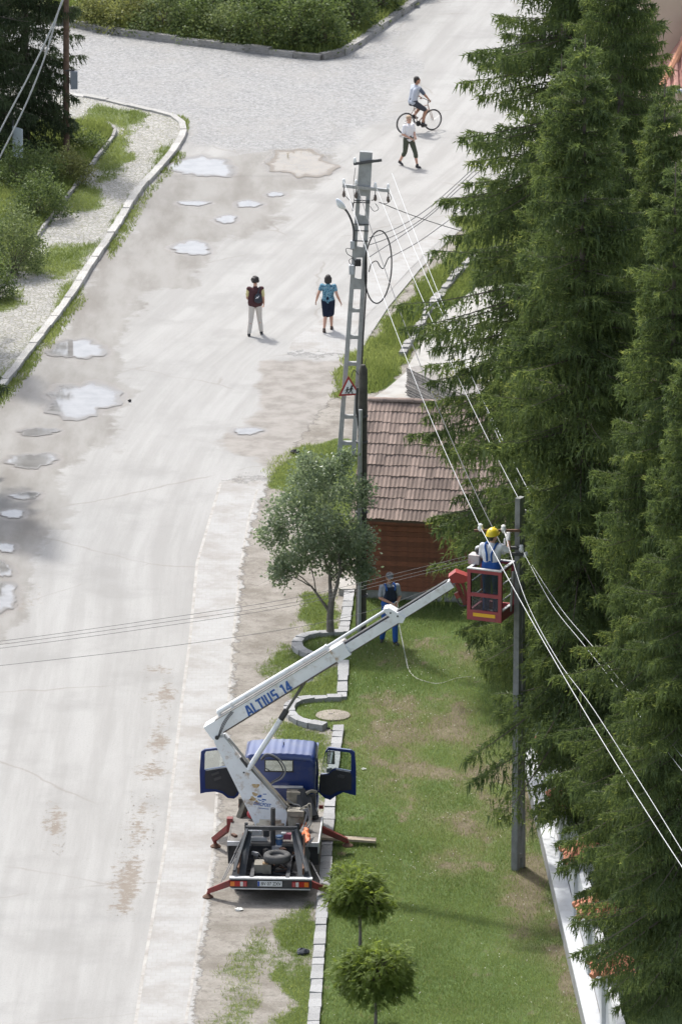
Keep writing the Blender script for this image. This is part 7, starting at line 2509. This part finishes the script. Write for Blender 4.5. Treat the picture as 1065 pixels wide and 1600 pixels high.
def person(label, loc, rotz, s, J=None, skin=SKIN_M, shirt=None, sleeve=0.55, trousers=None, leg_len=1.95, skirt=None, shoes=None, hair='short', cap=None, bib=None, fem=False,
           vox=0.009, curl=(0.4, 0.4), palm=((1, 0, 0), (-1, 0, 0)), sleeve_mat=None, hair_m=None):
    j = {k: Vector(v) for k, v in BASE_J.items()}
    for k, v in (J or {}).items():
        j[k] = Vector(v)
    up = (j['neck'] - j['pelvis']).normalized()
    rt = (j['sr'] - j['sl']).normalized()
    hrt = (j['hr'] - j['hl']).normalized()
    sw = 0.9 if fem else 1.0

    def torso(g):
        P = []
        ch, wa, pe = j['chest'], j['waist'], j['pelvis']
        for sg in (-1, 1):
            c1, w1, p1 = ch + rt * sg * 0.085 * sw, wa + (rt + hrt) * 0.5 * sg * 0.062, pe + hrt * sg * (0.085 if fem else 0.072)
            P += [('c', c1, 0.108 * sw + g, w1, 0.096 * (0.95 if fem else 1) + g), ('c', w1, 0.096 * (0.95 if fem else 1) + g, p1, 0.108 + g)]
            P.append(('c', c1 + up * 0.02, 0.095 + g, (j['sl'] if sg < 0 else j['sr']) - up * 0.005, 0.062 + g))
        P.append(('c', pe - hrt * 0.05, 0.1 + g, pe + hrt * 0.05, 0.1 + g))
        P.append(('c', ch + up * 0.08, 0.07 + g, j['neck'] - up * 0.02, 0.052 + g))
        return P
    prims = torso(0.0)
    # head with features
    g = j['gaze'].normalized()
    hx = g.cross(Vector((0, 0, 1))).normalized()
    hz = hx.cross(g)
    hm = Matrix((hx, g, hz)).transposed()
    H = lambda x, y, z: j['head'] + hm @ Vector((x, y, z))
    prims += [('c', j['neck'] - up * 0.03, 0.056, H(0, -0.01, -0.06), 0.052), ('e', H(0, -0.012, 0.025), (0.076, 0.096, 0.098), hm), ('e', H(0, 0.022, -0.035), (0.060, 0.075, 0.085), hm),
              ('c', H(0, 0.088, 0.012), 0.012, H(0, 0.106, -0.022), 0.015), ('c', H(-0.03, 0.078, 0.03), 0.014, H(0.03, 0.078, 0.03), 0.014),
              ('c', H(-0.02, 0.088, -0.062), 0.011, H(0.02, 0.088, -0.062), 0.011), ('e', H(0, 0.078, -0.098), (0.024, 0.02, 0.02), hm)]
    for sg in (-1, 1):
        prims.append(('e', H(sg * 0.079, -0.012, -0.005), (0.013, 0.022, 0.032), hm))
    for a, e, w, sg, pn, cu in (('sl', 'el', 'wl', -1, palm[0], curl[0]), ('sr', 'er', 'wr', 1, palm[1], curl[1])):
        A, E, Wr = j[a], j[e], j[w]
        prims += [('c', A, 0.054, E, 0.041), ('c', E, 0.041, E.lerp(Wr, 0.35), 0.040), ('c', E.lerp(Wr, 0.35), 0.040, Wr, 0.027)]
        hand(prims, Wr, Wr - E, pn, sg if Vector(pn).length else 1, cu)
    for a, k, n_, t, sg in (('hl', 'kl', 'al', 'tl', -1), ('hr', 'kr', 'ar', 'tr', 1)):
        A, K, N = j[a], j[k], j[n_]
        calf = K.lerp(N, 0.3) + (Vector((0, -0.018, 0)))
        prims += [('c', A, 0.088, K, 0.056), ('c', K, 0.055, calf, 0.056), ('c', calf, 0.056, N, 0.036)]
        td = j[t].normalized()
        prims += [('c', N + Vector((0, 0, -0.045)) - td * 0.03, 0.036, N + Vector((0, 0, -0.055)) + td * 0.12, 0.030)]
    body = blob('person', prims, vox, skin)
    body.location = loc
    body.rotation_euler = (0, 0, rotz)
    body.scale = (s, s, s)
    tag(body, label, 'person')
    # eyes
    for sg in (-1, 1):
        MB().sphere(H(sg * 0.031, 0.083, 0.012), 0.011, 6).build('eye', EYE_M, body, smooth=True)
    # clothes
    if shirt:
        P = torso(0.014)
        blob('shirt', P, 0.011, shirt, body)
        if sleeve > 0:
            for a, e, w in (('sl', 'el', 'wl'), ('sr', 'er', 'wr')):
                A, E, Wr = j[a], j[e], j[w]
                Q = [('c', A - up * 0.0, 0.070, A.lerp(E, min(1, sleeve)), 0.062)]
                if sleeve > 1:
                    Q.append(('c', E, 0.06, E.lerp(Wr, sleeve - 1), 0.045))
                blob('sleeve', Q, 0.011, sleeve_mat or shirt, body)
    if trousers:
        P = [('c', j['pelvis'] - hrt * 0.072 + up * 0.03, 0.124, j['hl'], 0.108), ('c', j['pelvis'] + hrt * 0.072 + up * 0.03, 0.124, j['hr'], 0.108), ('c', j['pelvis'] - hrt * 0.06 + up * 0.08, 0.112, j['pelvis'] + hrt * 0.06 + up * 0.08, 0.112)]
        for a, k, n_ in (('hl', 'kl', 'al'), ('hr', 'kr', 'ar')):
            A, K, N = j[a], j[k], j[n_]
            P.append(('c', A, 0.106, A.lerp(K, min(1, leg_len)), 0.106 - 0.030 * min(1, leg_len)))
            if leg_len > 1:
                P.append(('c', K, 0.076, K.lerp(N, leg_len - 1), 0.064 if leg_len > 1.6 else 0.078))
        blob('trousers', P, 0.011, trousers, body)
    if skirt:
        P = [('c', j['pelvis'] - hrt * 0.08 + up * 0.08, 0.108, j['pelvis'] + hrt * 0.08 + up * 0.08, 0.108)]
        kl_, kr_ = j['hl'].lerp(j['kl'], 0.97), j['hr'].lerp(j['kr'], 0.97)
        for sg, A, K in ((-1, j['hl'], kl_), (1, j['hr'], kr_)):
            P += [('c', A + up * 0.04, 0.125, K, 0.092)]
        for f in (0.25, 0.5, 0.75, 1.0):
            P.append(('c', j['hl'].lerp(kl_, f), 0.095, j['hr'].lerp(kr_, f), 0.095))
        blob('skirt', P, 0.011, skirt, body)
    if shoes:
        for n_, t in (('al', 'tl'), ('ar', 'tr')):
            N, td = j[n_], j[t].normalized()
            b = N + Vector((0, 0, -0.045))
            tilt = td.z
            P = [('c', b - td * 0.035, 0.046, b + td * 0.06 + Vector((0, 0, -0.004)), 0.045), ('c', b + td * 0.06, 0.045, b + td * 0.145 + Vector((0, 0, -0.012)), 0.034), ('c', N + Vector((0, 0, 0.02)), 0.046, b, 0.046)]
            blob('shoe', P, 0.009, shoes, body)
    if hair:
        hm_ = hair_m or HAIR_M
        P = [('e', H(0, -0.026, 0.045), (0.088, 0.100, 0.096), hm)]
        if hair == 'bob':
            P += [('c', H(-0.07, -0.03, 0.02), 0.045, H(-0.075, -0.03, -0.09), 0.038), ('c', H(0.07, -0.03, 0.02), 0.045, H(0.075, -0.03, -0.09), 0.038),
                  ('c', H(0, -0.075, 0.02), 0.06, H(0, -0.08, -0.10), 0.045), ('c', H(-0.04, -0.07, 0.02), 0.05, H(-0.045, -0.07, -0.10), 0.042), ('c', H(0.04, -0.07, 0.02), 0.05, H(0.045, -0.07, -0.10), 0.042)]
        elif hair == 'curly':
            rr = random.Random(2)
            for k in range(46):
                a, b = rr.uniform(0, 6.28), rr.uniform(-0.6, 1.4)
                if math.sin(a) > 0.35 and b < 0.5:
                    continue
                P.append(('e', H(0.098 * math.cos(a) * math.cos(b), -0.02 + 0.105 * math.sin(a) * math.cos(b), 0.04 + 0.105 * math.sin(b)), (0.032, 0.032, 0.032)))
        else:
            P.append(('c', H(0, -0.06, 0.0), 0.06, H(0, -0.07, -0.05), 0.045))
        blob('hair', P, 0.009, hm_, body, 2)
    return body, j, H, hm


def attach(name, prims, m_, body, vox=0.010, smooth=3):
    return blob(name, prims, vox, m_, body, smooth)


# ---- cloth
def cloth(name, col, col2=None, scale=30, var=0.5):
    return mat(name, col, 0.9, col2=col2, scale=scale, var=var, bump=0.35, bscale=14, spec=0.15)


def pattern_cloth():
    m, nt, b = new_mat('blue_print_cloth')
    p = _pos(nt)
    vo = nt.nodes.new('ShaderNodeTexVoronoi')
    vo.inputs['Scale'].default_value = 22
    nt.links.new(p, vo.inputs['Vector'])
    c = _mix(nt, _ramp(nt, vo.outputs['Distance'], 0.25, 0.5), (0.02, 0.045, 0.085), (0.12, 0.27, 0.36))
    c = _mix(nt, _ramp(nt, _noise(nt, 16, 4, 0.7, p), 0.56, 0.64), c, (0.34, 0.46, 0.50))
    nt.links.new(c, b.inputs['Base Color'])
    b.inputs['Roughness'].default_value = 0.9
    return m


WHITE_C = cloth('white_shirt', (0.66, 0.67, 0.70), (0.55, 0.57, 0.61))
OVERALL = cloth('overall_blue', (0.032, 0.10, 0.32), (0.024, 0.07, 0.23), 9)
MAROON = cloth('maroon_vest', (0.085, 0.040, 0.042), (0.06, 0.028, 0.03))
YELLOW_C = cloth('pale_yellow', (0.66, 0.58, 0.30))
CREAM = cloth('cream_trousers', (0.58, 0.54, 0.49), (0.48, 0.44, 0.40))
NAVY = cloth('navy_skirt', (0.018, 0.024, 0.045), (0.012, 0.016, 0.03))
OLIVE_C = cloth('olive_trousers', (0.085, 0.095, 0.070), (0.055, 0.062, 0.047), 24, 0.8)
GREY_C = cloth('grey_tee', (0.46, 0.49, 0.55), (0.40, 0.43, 0.49))
SLATE_C = cloth('slate_sleeve', (0.11, 0.13, 0.17))
SHORTS = cloth('dark_shorts', (0.065, 0.07, 0.085))
SHOE_K = mat('black_shoe', (0.015, 0.015, 0.017), 0.5)
SHOE_B = mat('brown_shoe', (0.06, 0.035, 0.025), 0.6)

# ---- woman left: maroon vest, cream trousers, small backpack
w1, j, H, hm = person('person in maroon vest and cream trousers walking away with a dark bag', G(399, 524), R(4), 0.965,
                      dict(al=(-0.19, -0.08, 0.085), ar=(0.18, 0.12, 0.10), kl=(-0.13, 0.0, 0.5), kr=(0.125, 0.09, 0.51), wl=(-0.16, 0.22, 1.02), el=(-0.23, 0.02, 1.13), wr=(0.25, 0.10, 0.93), tr=(0.2, 1, 0.0)),
                      shirt=MAROON, sleeve=0.7, sleeve_mat=YELLOW_C, trousers=CREAM, leg_len=1.93, shoes=SHOE_K, hair='curly', fem=True)
attach('vest_hem', [('c', j['pelvis'] - V3(0.085, 0, -0.02), 0.135, j['pelvis'] + V3(0.085, 0, 0.02), 0.135), ('c', j['waist'] - V3(0.08, 0, 0), 0.122, j['waist'] + V3(0.08, 0, 0), 0.122), ('c', j['chest'] - V3(0.08, 0, 0), 0.122, j['chest'] + V3(0.08, 0, 0), 0.122),
                    ('c', j['pelvis'] - V3(0.085, 0, -0.02), 0.135, j['chest'] - V3(0.08, 0, 0), 0.122), ('c', j['pelvis'] + V3(0.085, 0, 0.02), 0.135, j['chest'] + V3(0.08, 0, 0), 0.122)], MAROON, w1)
bp_ = thing('backpack', 'small dark backpack slung on the maroon-vested walker', 'backpack', w1.location, R(4))
blob('bag', [('e', (0.075, -0.165, 1.13), (0.105, 0.06, 0.13)), ('e', (0.075, -0.165, 1.07), (0.115, 0.07, 0.10))], 0.010, mat('dark_bag', (0.025, 0.03, 0.042), 0.6, var=0.5), bp_)
MB().tube(smooth_line([(0.06, -0.15, 1.22), (0.10, -0.10, 1.36), (0.13, 0.0, 1.41), (0.12, 0.09, 1.32)], 5), 0.018, 6).build('strap', mat('dark_bag', (0.025, 0.03, 0.042), 0.6), bp_)
MB().tube(smooth_line([(0.01, -0.235, 1.12), (0.04, -0.235, 1.17), (0.06, -0.232, 1.14), (0.09, -0.225, 1.2)], 5), 0.010, 5).build('trim', PORC_M, bp_)

# ---- woman right: blue print top, dark skirt
w2, j, H, hm = person('person in blue print top and dark knee skirt walking away', G(512.5, 517.5), R(-8), 0.94,
                      dict(al=(-0.09, -0.22, 0.10), kl=(-0.075, -0.02, 0.50), ar=(0.075, 0.20, 0.09), kr=(0.075, 0.14, 0.51), hl=(-0.09, 0, .9), hr=(0.09, 0, .9), tl=(0, 1, -0.15),
                           el=(-0.29, -0.05, 1.15), wl=(-0.36, 0.02, 0.93), er=(0.28, -0.07, 1.14), wr=(0.37, -0.03, 0.93)),
                      shirt=pattern_cloth(), sleeve=0.45, skirt=NAVY, shoes=SHOE_B, hair='bob', fem=True)

# ---- boy walking
bz, j, H, hm = person('person in white shirt and olive cropped trousers walking this way', G(638, 260), R(222), 0.93,
                      dict(al=(-0.09, 0.33, 0.085), kl=(-0.10, 0.22, 0.50), ar=(0.09, -0.33, 0.14), kr=(0.105, -0.06, 0.50), hl=(-0.095, 0.02, .9), hr=(0.095, -0.02, .9), tr=(0, 1, -0.35),
                           el=(-0.245, 0.0, 1.13), wl=(-0.10, 0.21, 1.05), er=(0.25, -0.02, 1.13), wr=(0.08, 0.20, 1.0), gaze=(0.15, 1, -0.1)),
                      shirt=cloth('white_striped_shirt', (0.76, 0.76, 0.79), (0.66, 0.67, 0.72)), sleeve=0.75, trousers=OLIVE_C, leg_len=1.30, shoes=SHOE_K, hair='short', curl=(0.6, 0.6), palm=((0, 0, -1), (0, 0, -1)),
                      hair_m=mat('fair_hair', (0.42, 0.30, 0.20), 0.7, bump=0.5))

# ---- bicycle and rider
br_, bf_ = G(637, 209), G(671.5, 204.2)
bd = bf_ - br_
byaw = math.atan2(bd.y, bd.x)
mid = (br_ + bf_) / 2
bike = thing('bicycle', 'dark tyred bicycle ridden away up the road', 'bicycle', mid, byaw)
RIM_M = mat('rim_alu', (0.5, 0.5, 0.5), 0.4, metal=0.5)
BFRAME = mat('bike_frame', (0.48, 0.36, 0.30), 0.4, var=0.3)
WB = 0.51
for x in (-WB, WB):
    tor = [(0.325 + 0.024 * math.cos(2 * math.pi * k / 8), 0.024 * math.sin(2 * math.pi * k / 8)) for k in range(9)]
    wh = MB().lathe(tor, (x, 0, 0.35), axis='Y', n=36).build('wheel', BLACK_M, bike, smooth=True)
    rimp = [(0.298 + 0.010 * math.cos(2 * math.pi * k / 6), 0.011 * math.sin(2 * math.pi * k / 6)) for k in range(7)]
    MB().lathe(rimp, (x, 0, 0.35), axis='Y', n=36).build('rim', RIM_M, wh, smooth=True)
    sk = MB()
    for k in range(16):
        a = 2 * math.pi * k / 16
        sk.cyl((x, 0.025 * (-1) ** k, 0.35), (x + 0.295 * math.cos(a), 0, 0.35 + 0.295 * math.sin(a)), 0.0025, n=3)
    sk.build('spokes', RIM_M, wh)
    MB().cyl((x, -0.05, 0.35), (x, 0.05, 0.35), 0.02, n=8).build('hub', RIM_M, wh)
BBk, ST, HD, HB = V3(-0.06, 0, 0.30), V3(-0.20, 0, 0.84), V3(0.33, 0, 0.86), V3(0.37, 0, 0.72)
fm = MB()
for a, b, r_ in ((BBk, ST, 0.017), (ST.lerp(BBk, 0.12), HD, 0.017), (BBk, HB, 0.020), (BBk, V3(-WB, 0.05, 0.35), 0.011), (BBk, V3(-WB, -0.05, 0.35), 0.011), (ST.lerp(BBk, 0.1), V3(-WB, 0.05, 0.35), 0.009), (ST.lerp(BBk, 0.1), V3(-WB, -0.05, 0.35), 0.009), (HD, HB, 0.021)):
    fm.cyl(a, b, r_, n=8)
fm.build('frame', BFRAME, bike, smooth=True)
fk = MB().cyl(HB, V3(0.41, 0, 0.66), 0.02, n=8)
for s in (-1, 1):
    fk.cyl(V3(0.41, s * 0.05, 0.66), V3(WB, s * 0.05, 0.35), 0.012, n=8)
fk.build('fork', BFRAME, bike, smooth=True)
MB().tube(smooth_line([(0.20, 0.29, 1.03), (0.30, 0.22, 1.03), (0.34, 0.0, 1.0), (0.30, -0.22, 1.03), (0.20, -0.29, 1.03)], 5), 0.013, 8).cyl((0.325, 0, 0.86), (0.34, 0, 1.0), 0.014, n=8).build('handlebar', BLACK_M, bike, smooth=True)
blob('saddle', [('c', (-0.32, 0.05, 0.93), 0.035, (-0.32, -0.05, 0.93), 0.035), ('c', (-0.30, 0, 0.93), 0.04, (-0.10, 0, 0.93), 0.02)], 0.01, BLACK_M, bike)
MB().cyl(ST, V3(-0.225, 0, 0.92), 0.013, n=8).build('seat_post', RIM_M, bike)
ck = MB().lathe([(0.09, -0.004), (0.09, 0.004)], V3(-0.06, -0.05, 0.30), axis='Y', n=20).build('chainring', BLACK_M, bike)
cr_a = V3(0.13, 0, -0.11)
MB().bar(V3(-0.06, -0.07, 0.30), V3(-0.06, -0.07, 0.30) + cr_a, 0.015, 0.025).box(V3(-0.06, -0.12, 0.30) + cr_a, (0.09, 0.09, 0.02)).build('pedal', BLACK_M, ck)
MB().bar(V3(-0.06, 0.07, 0.30), V3(-0.06, 0.07, 0.30) - cr_a, 0.015, 0.025).box(V3(-0.06, 0.12, 0.30) - cr_a, (0.09, 0.09, 0.02)).build('pedal', BLACK_M, ck)
# rider, facing the bicycle's way (local +Y of the figure = bike +x)
rl = mid + Matrix.Rotation(byaw, 3, 'Z') @ V3(-0.24, 0, 0.0)
rz = byaw - math.pi / 2
pz = 1.02
rd, j, H, hm = person('person in grey raglan tee riding the bicycle away', rl, rz, 1.0,
                      dict(pelvis=(0, 0.0, pz), waist=(0, 0.03, pz + 0.16), chest=(0, 0.09, pz + 0.36), neck=(0, 0.13, pz + 0.53), head=(0, 0.165, pz + 0.68),
                           sl=(-0.185, 0.12, pz + 0.46), sr=(0.185, 0.12, pz + 0.46), el=(-0.30, 0.16, pz + 0.22), er=(0.27, 0.26, pz + 0.26), wl=(-0.27, 0.40, pz + 0.09), wr=(0.27, 0.42, pz + 0.09),
                           hl=(-0.09, 0.02, pz - 0.04), hr=(0.09, 0.02, pz - 0.04), kl=(-0.12, 0.40, pz - 0.22), kr=(0.12, 0.42, pz - 0.30), al=(-0.11, 0.10, 0.52), ar=(0.11, 0.30, 0.30),
                           tl=(0, 1, -0.1), tr=(0, 1, -0.1), gaze=(0.2, 1, 0)),
                      skin=TAN_M, shirt=GREY_C, sleeve=0.85, sleeve_mat=SLATE_C, trousers=SHORTS, leg_len=0.85, shoes=SHOE_K, hair='short', curl=(0.8, 0.8), palm=((0, 0, -1), (0, 0, -1)))

# ---- ground worker holding the cord
gwk, j, H, hm = person('person in grey cap and blue overalls on the lawn holding a white cord', G(608, 1007) + V3(0, 0, 0.04), R(196), 1.0,
                       dict(al=(-0.10, 0.16, 0.085), kl=(-0.10, 0.13, 0.51), ar=(0.14, -0.14, 0.085), kr=(0.13, 0.02, 0.50), tl=(-0.25, 1, 0), tr=(0.35, 1, 0),
                            er=(0.235, 0.0, 1.14), wr=(0.03, 0.25, 1.06), el=(-0.25, 0.02, 1.14), wl=(-0.10, 0.24, 1.0), gaze=(0.15, 1, -0.25)),
                       skin=TAN_M, shirt=cloth('grey_work_shirt', (0.30, 0.32, 0.36), (0.2, 0.22, 0.25), 12), sleeve=0.75, trousers=OVERALL, leg_len=1.97, shoes=SHOE_K, hair='short', curl=(0.9, 0.9), palm=((0, 0, -1), (0, 0, -1)))


def bib(body, j, front_m, back=False):
    P = [('c', j['waist'] + V3(-0.075, 0, -0.03), 0.118, j['waist'] + V3(0.075, 0, -0.03), 0.118), ('c', j['pelvis'] + V3(-0.08, 0, 0.02), 0.13, j['pelvis'] + V3(0.08, 0, 0.02), 0.13),
         ('c', j['pelvis'] + V3(-0.08, 0, 0.02), 0.13, j['waist'] + V3(-0.075, 0, -0.03), 0.118), ('c', j['pelvis'] + V3(0.08, 0, 0.02), 0.13, j['waist'] + V3(0.075, 0, -0.03), 0.118)]
    attach('overall_waist', P, OVERALL, body)
    P = [('c', j['chest'] + V3(-0.075, 0.05, 0.03), 0.085, j['waist'] + V3(-0.085, 0.045, 0), 0.09), ('c', j['chest'] + V3(0.075, 0.05, 0.03), 0.085, j['waist'] + V3(0.085, 0.045, 0), 0.09),
         ('c', j['chest'] + V3(0, 0.05, 0.03), 0.085, j['waist'] + V3(0, 0.05, 0), 0.09)]
    attach('overall_bib', P, front_m, body)
    for s in (-1, 1):
        MB().tube(smooth_line([j['chest'] + V3(s * 0.10, 0.135, 0.04), j['chest'] + V3(s * 0.115, 0.09, 0.14), j['chest'] + V3(s * 0.11, 0.0, 0.178), j['chest'] + V3(s * 0.10, -0.09, 0.12),
                               j['chest'] + V3(s * 0.05, -0.132, -0.02), j['waist'] + V3(s * 0.05, -0.115, 0.03)], 5), 0.02, 6).build('brace', OVERALL, body, smooth=True)


bib(gwk, j, cloth('dark_bib', (0.03, 0.038, 0.06)))
attach('cap', [('e', H(0, -0.02, 0.062), (0.092, 0.108, 0.075), hm), ('e', H(0, 0.09, 0.058), (0.07, 0.075, 0.012), hm)], cloth('grey_cap', (0.16, 0.165, 0.175)), gwk, 0.007)
hw = gwk.matrix_basis @ (j['wr'] + V3(-0.05, 0.06, -0.02))
hw2 = gwk.matrix_basis @ (j['wl'] + V3(0.03, 0.06, -0.02))
cord_pts = [hw, hw + V3(0.06, -0.06, 0.10), hw2 + V3(0.05, -0.08, 0.05), hw2 + V3(0.07, -0.10, -0.35), G(629, 1005, 0.55), G(634, 1030, 0.2), G(638, 1046, 0.06), G(648, 1058, 0.06), G(662, 1064, 0.06), G(680, 1068, 0.06), G(694, 1066, 0.06), G(712, 1060, 0.06), G(735, 1057, 0.06)]
cd = MB().tube(smooth_line(cord_pts, 6), 0.011, 6).build('cord', mat('pale_cord', (0.55, 0.54, 0.48), 0.9), None, smooth=True)
tag(cd, 'thin pale cord running from the capped worker down onto the lawn', 'cord')

# ---- lineman in the basket
bl = BASK @ V3(0.36, 0.36, 0.035)
lz = R(-24)
lm, j, H, hm = person('person in yellow helmet and blue overalls standing in the basket with right arm raised', bl, lz, 1.07,
                      dict(er=(0.33, 0.10, 1.32), wr=(0.27, 0.22, 1.555), sr=(0.195, 0.02, 1.425), el=(-0.25, 0.06, 1.14), wl=(-0.14, 0.30, 1.18), neck=(0.0, 0.02, 1.47), head=(0.01, 0.045, 1.62), gaze=(0.25, 1, 0.1)),
                      shirt=WHITE_C, sleeve=0.8, trousers=OVERALL, leg_len=1.97, shoes=SHOE_K, hair='short', curl=(0.6, 0.9), palm=((0, 0, -1), (0, 1, 0)))
bib(lm, j, OVERALL)
gp = []
hand(gp, j['wr'], j['wr'] - j['er'], (0, 1, 0), 1, 0.9, 1.28)
gp.append(('c', j['wr'] - (j['wr'] - j['er']).normalized() * 0.04, 0.036, j['wr'], 0.034))
attach('glove', gp, cloth('white_glove', (0.72, 0.72, 0.72)), lm, 0.007, 2)
hel = MB()
prof = [(0.135 * math.cos(math.pi / 2 * k / 7) + 1e-4, 0.135 * math.sin(math.pi / 2 * k / 7)) for k in range(8)]
hel.lathe([(0.128, -0.01), (0.150, -0.008), (0.146, 0.006)] + prof, n=24)
hel.v = [tuple(H(v[0] * 0.88, v[1] * 1.05 - 0.012, v[2] * 1.02 + 0.035)) for v in hel.v]
helmet = hel.build('helmet', mat('helmet_yellow', (0.72, 0.55, 0.03), 0.35, var=0.25, spec=0.5), lm, smooth=True)
attach('helmet_ridge', [('c', H(0, -0.09, 0.142), 0.016, H(0, 0.06, 0.160), 0.016), ('e', H(0, 0.125, 0.03), (0.075, 0.06, 0.010), hm)], mat('helmet_yellow', (0.72, 0.55, 0.03), 0.35), lm, 0.006)
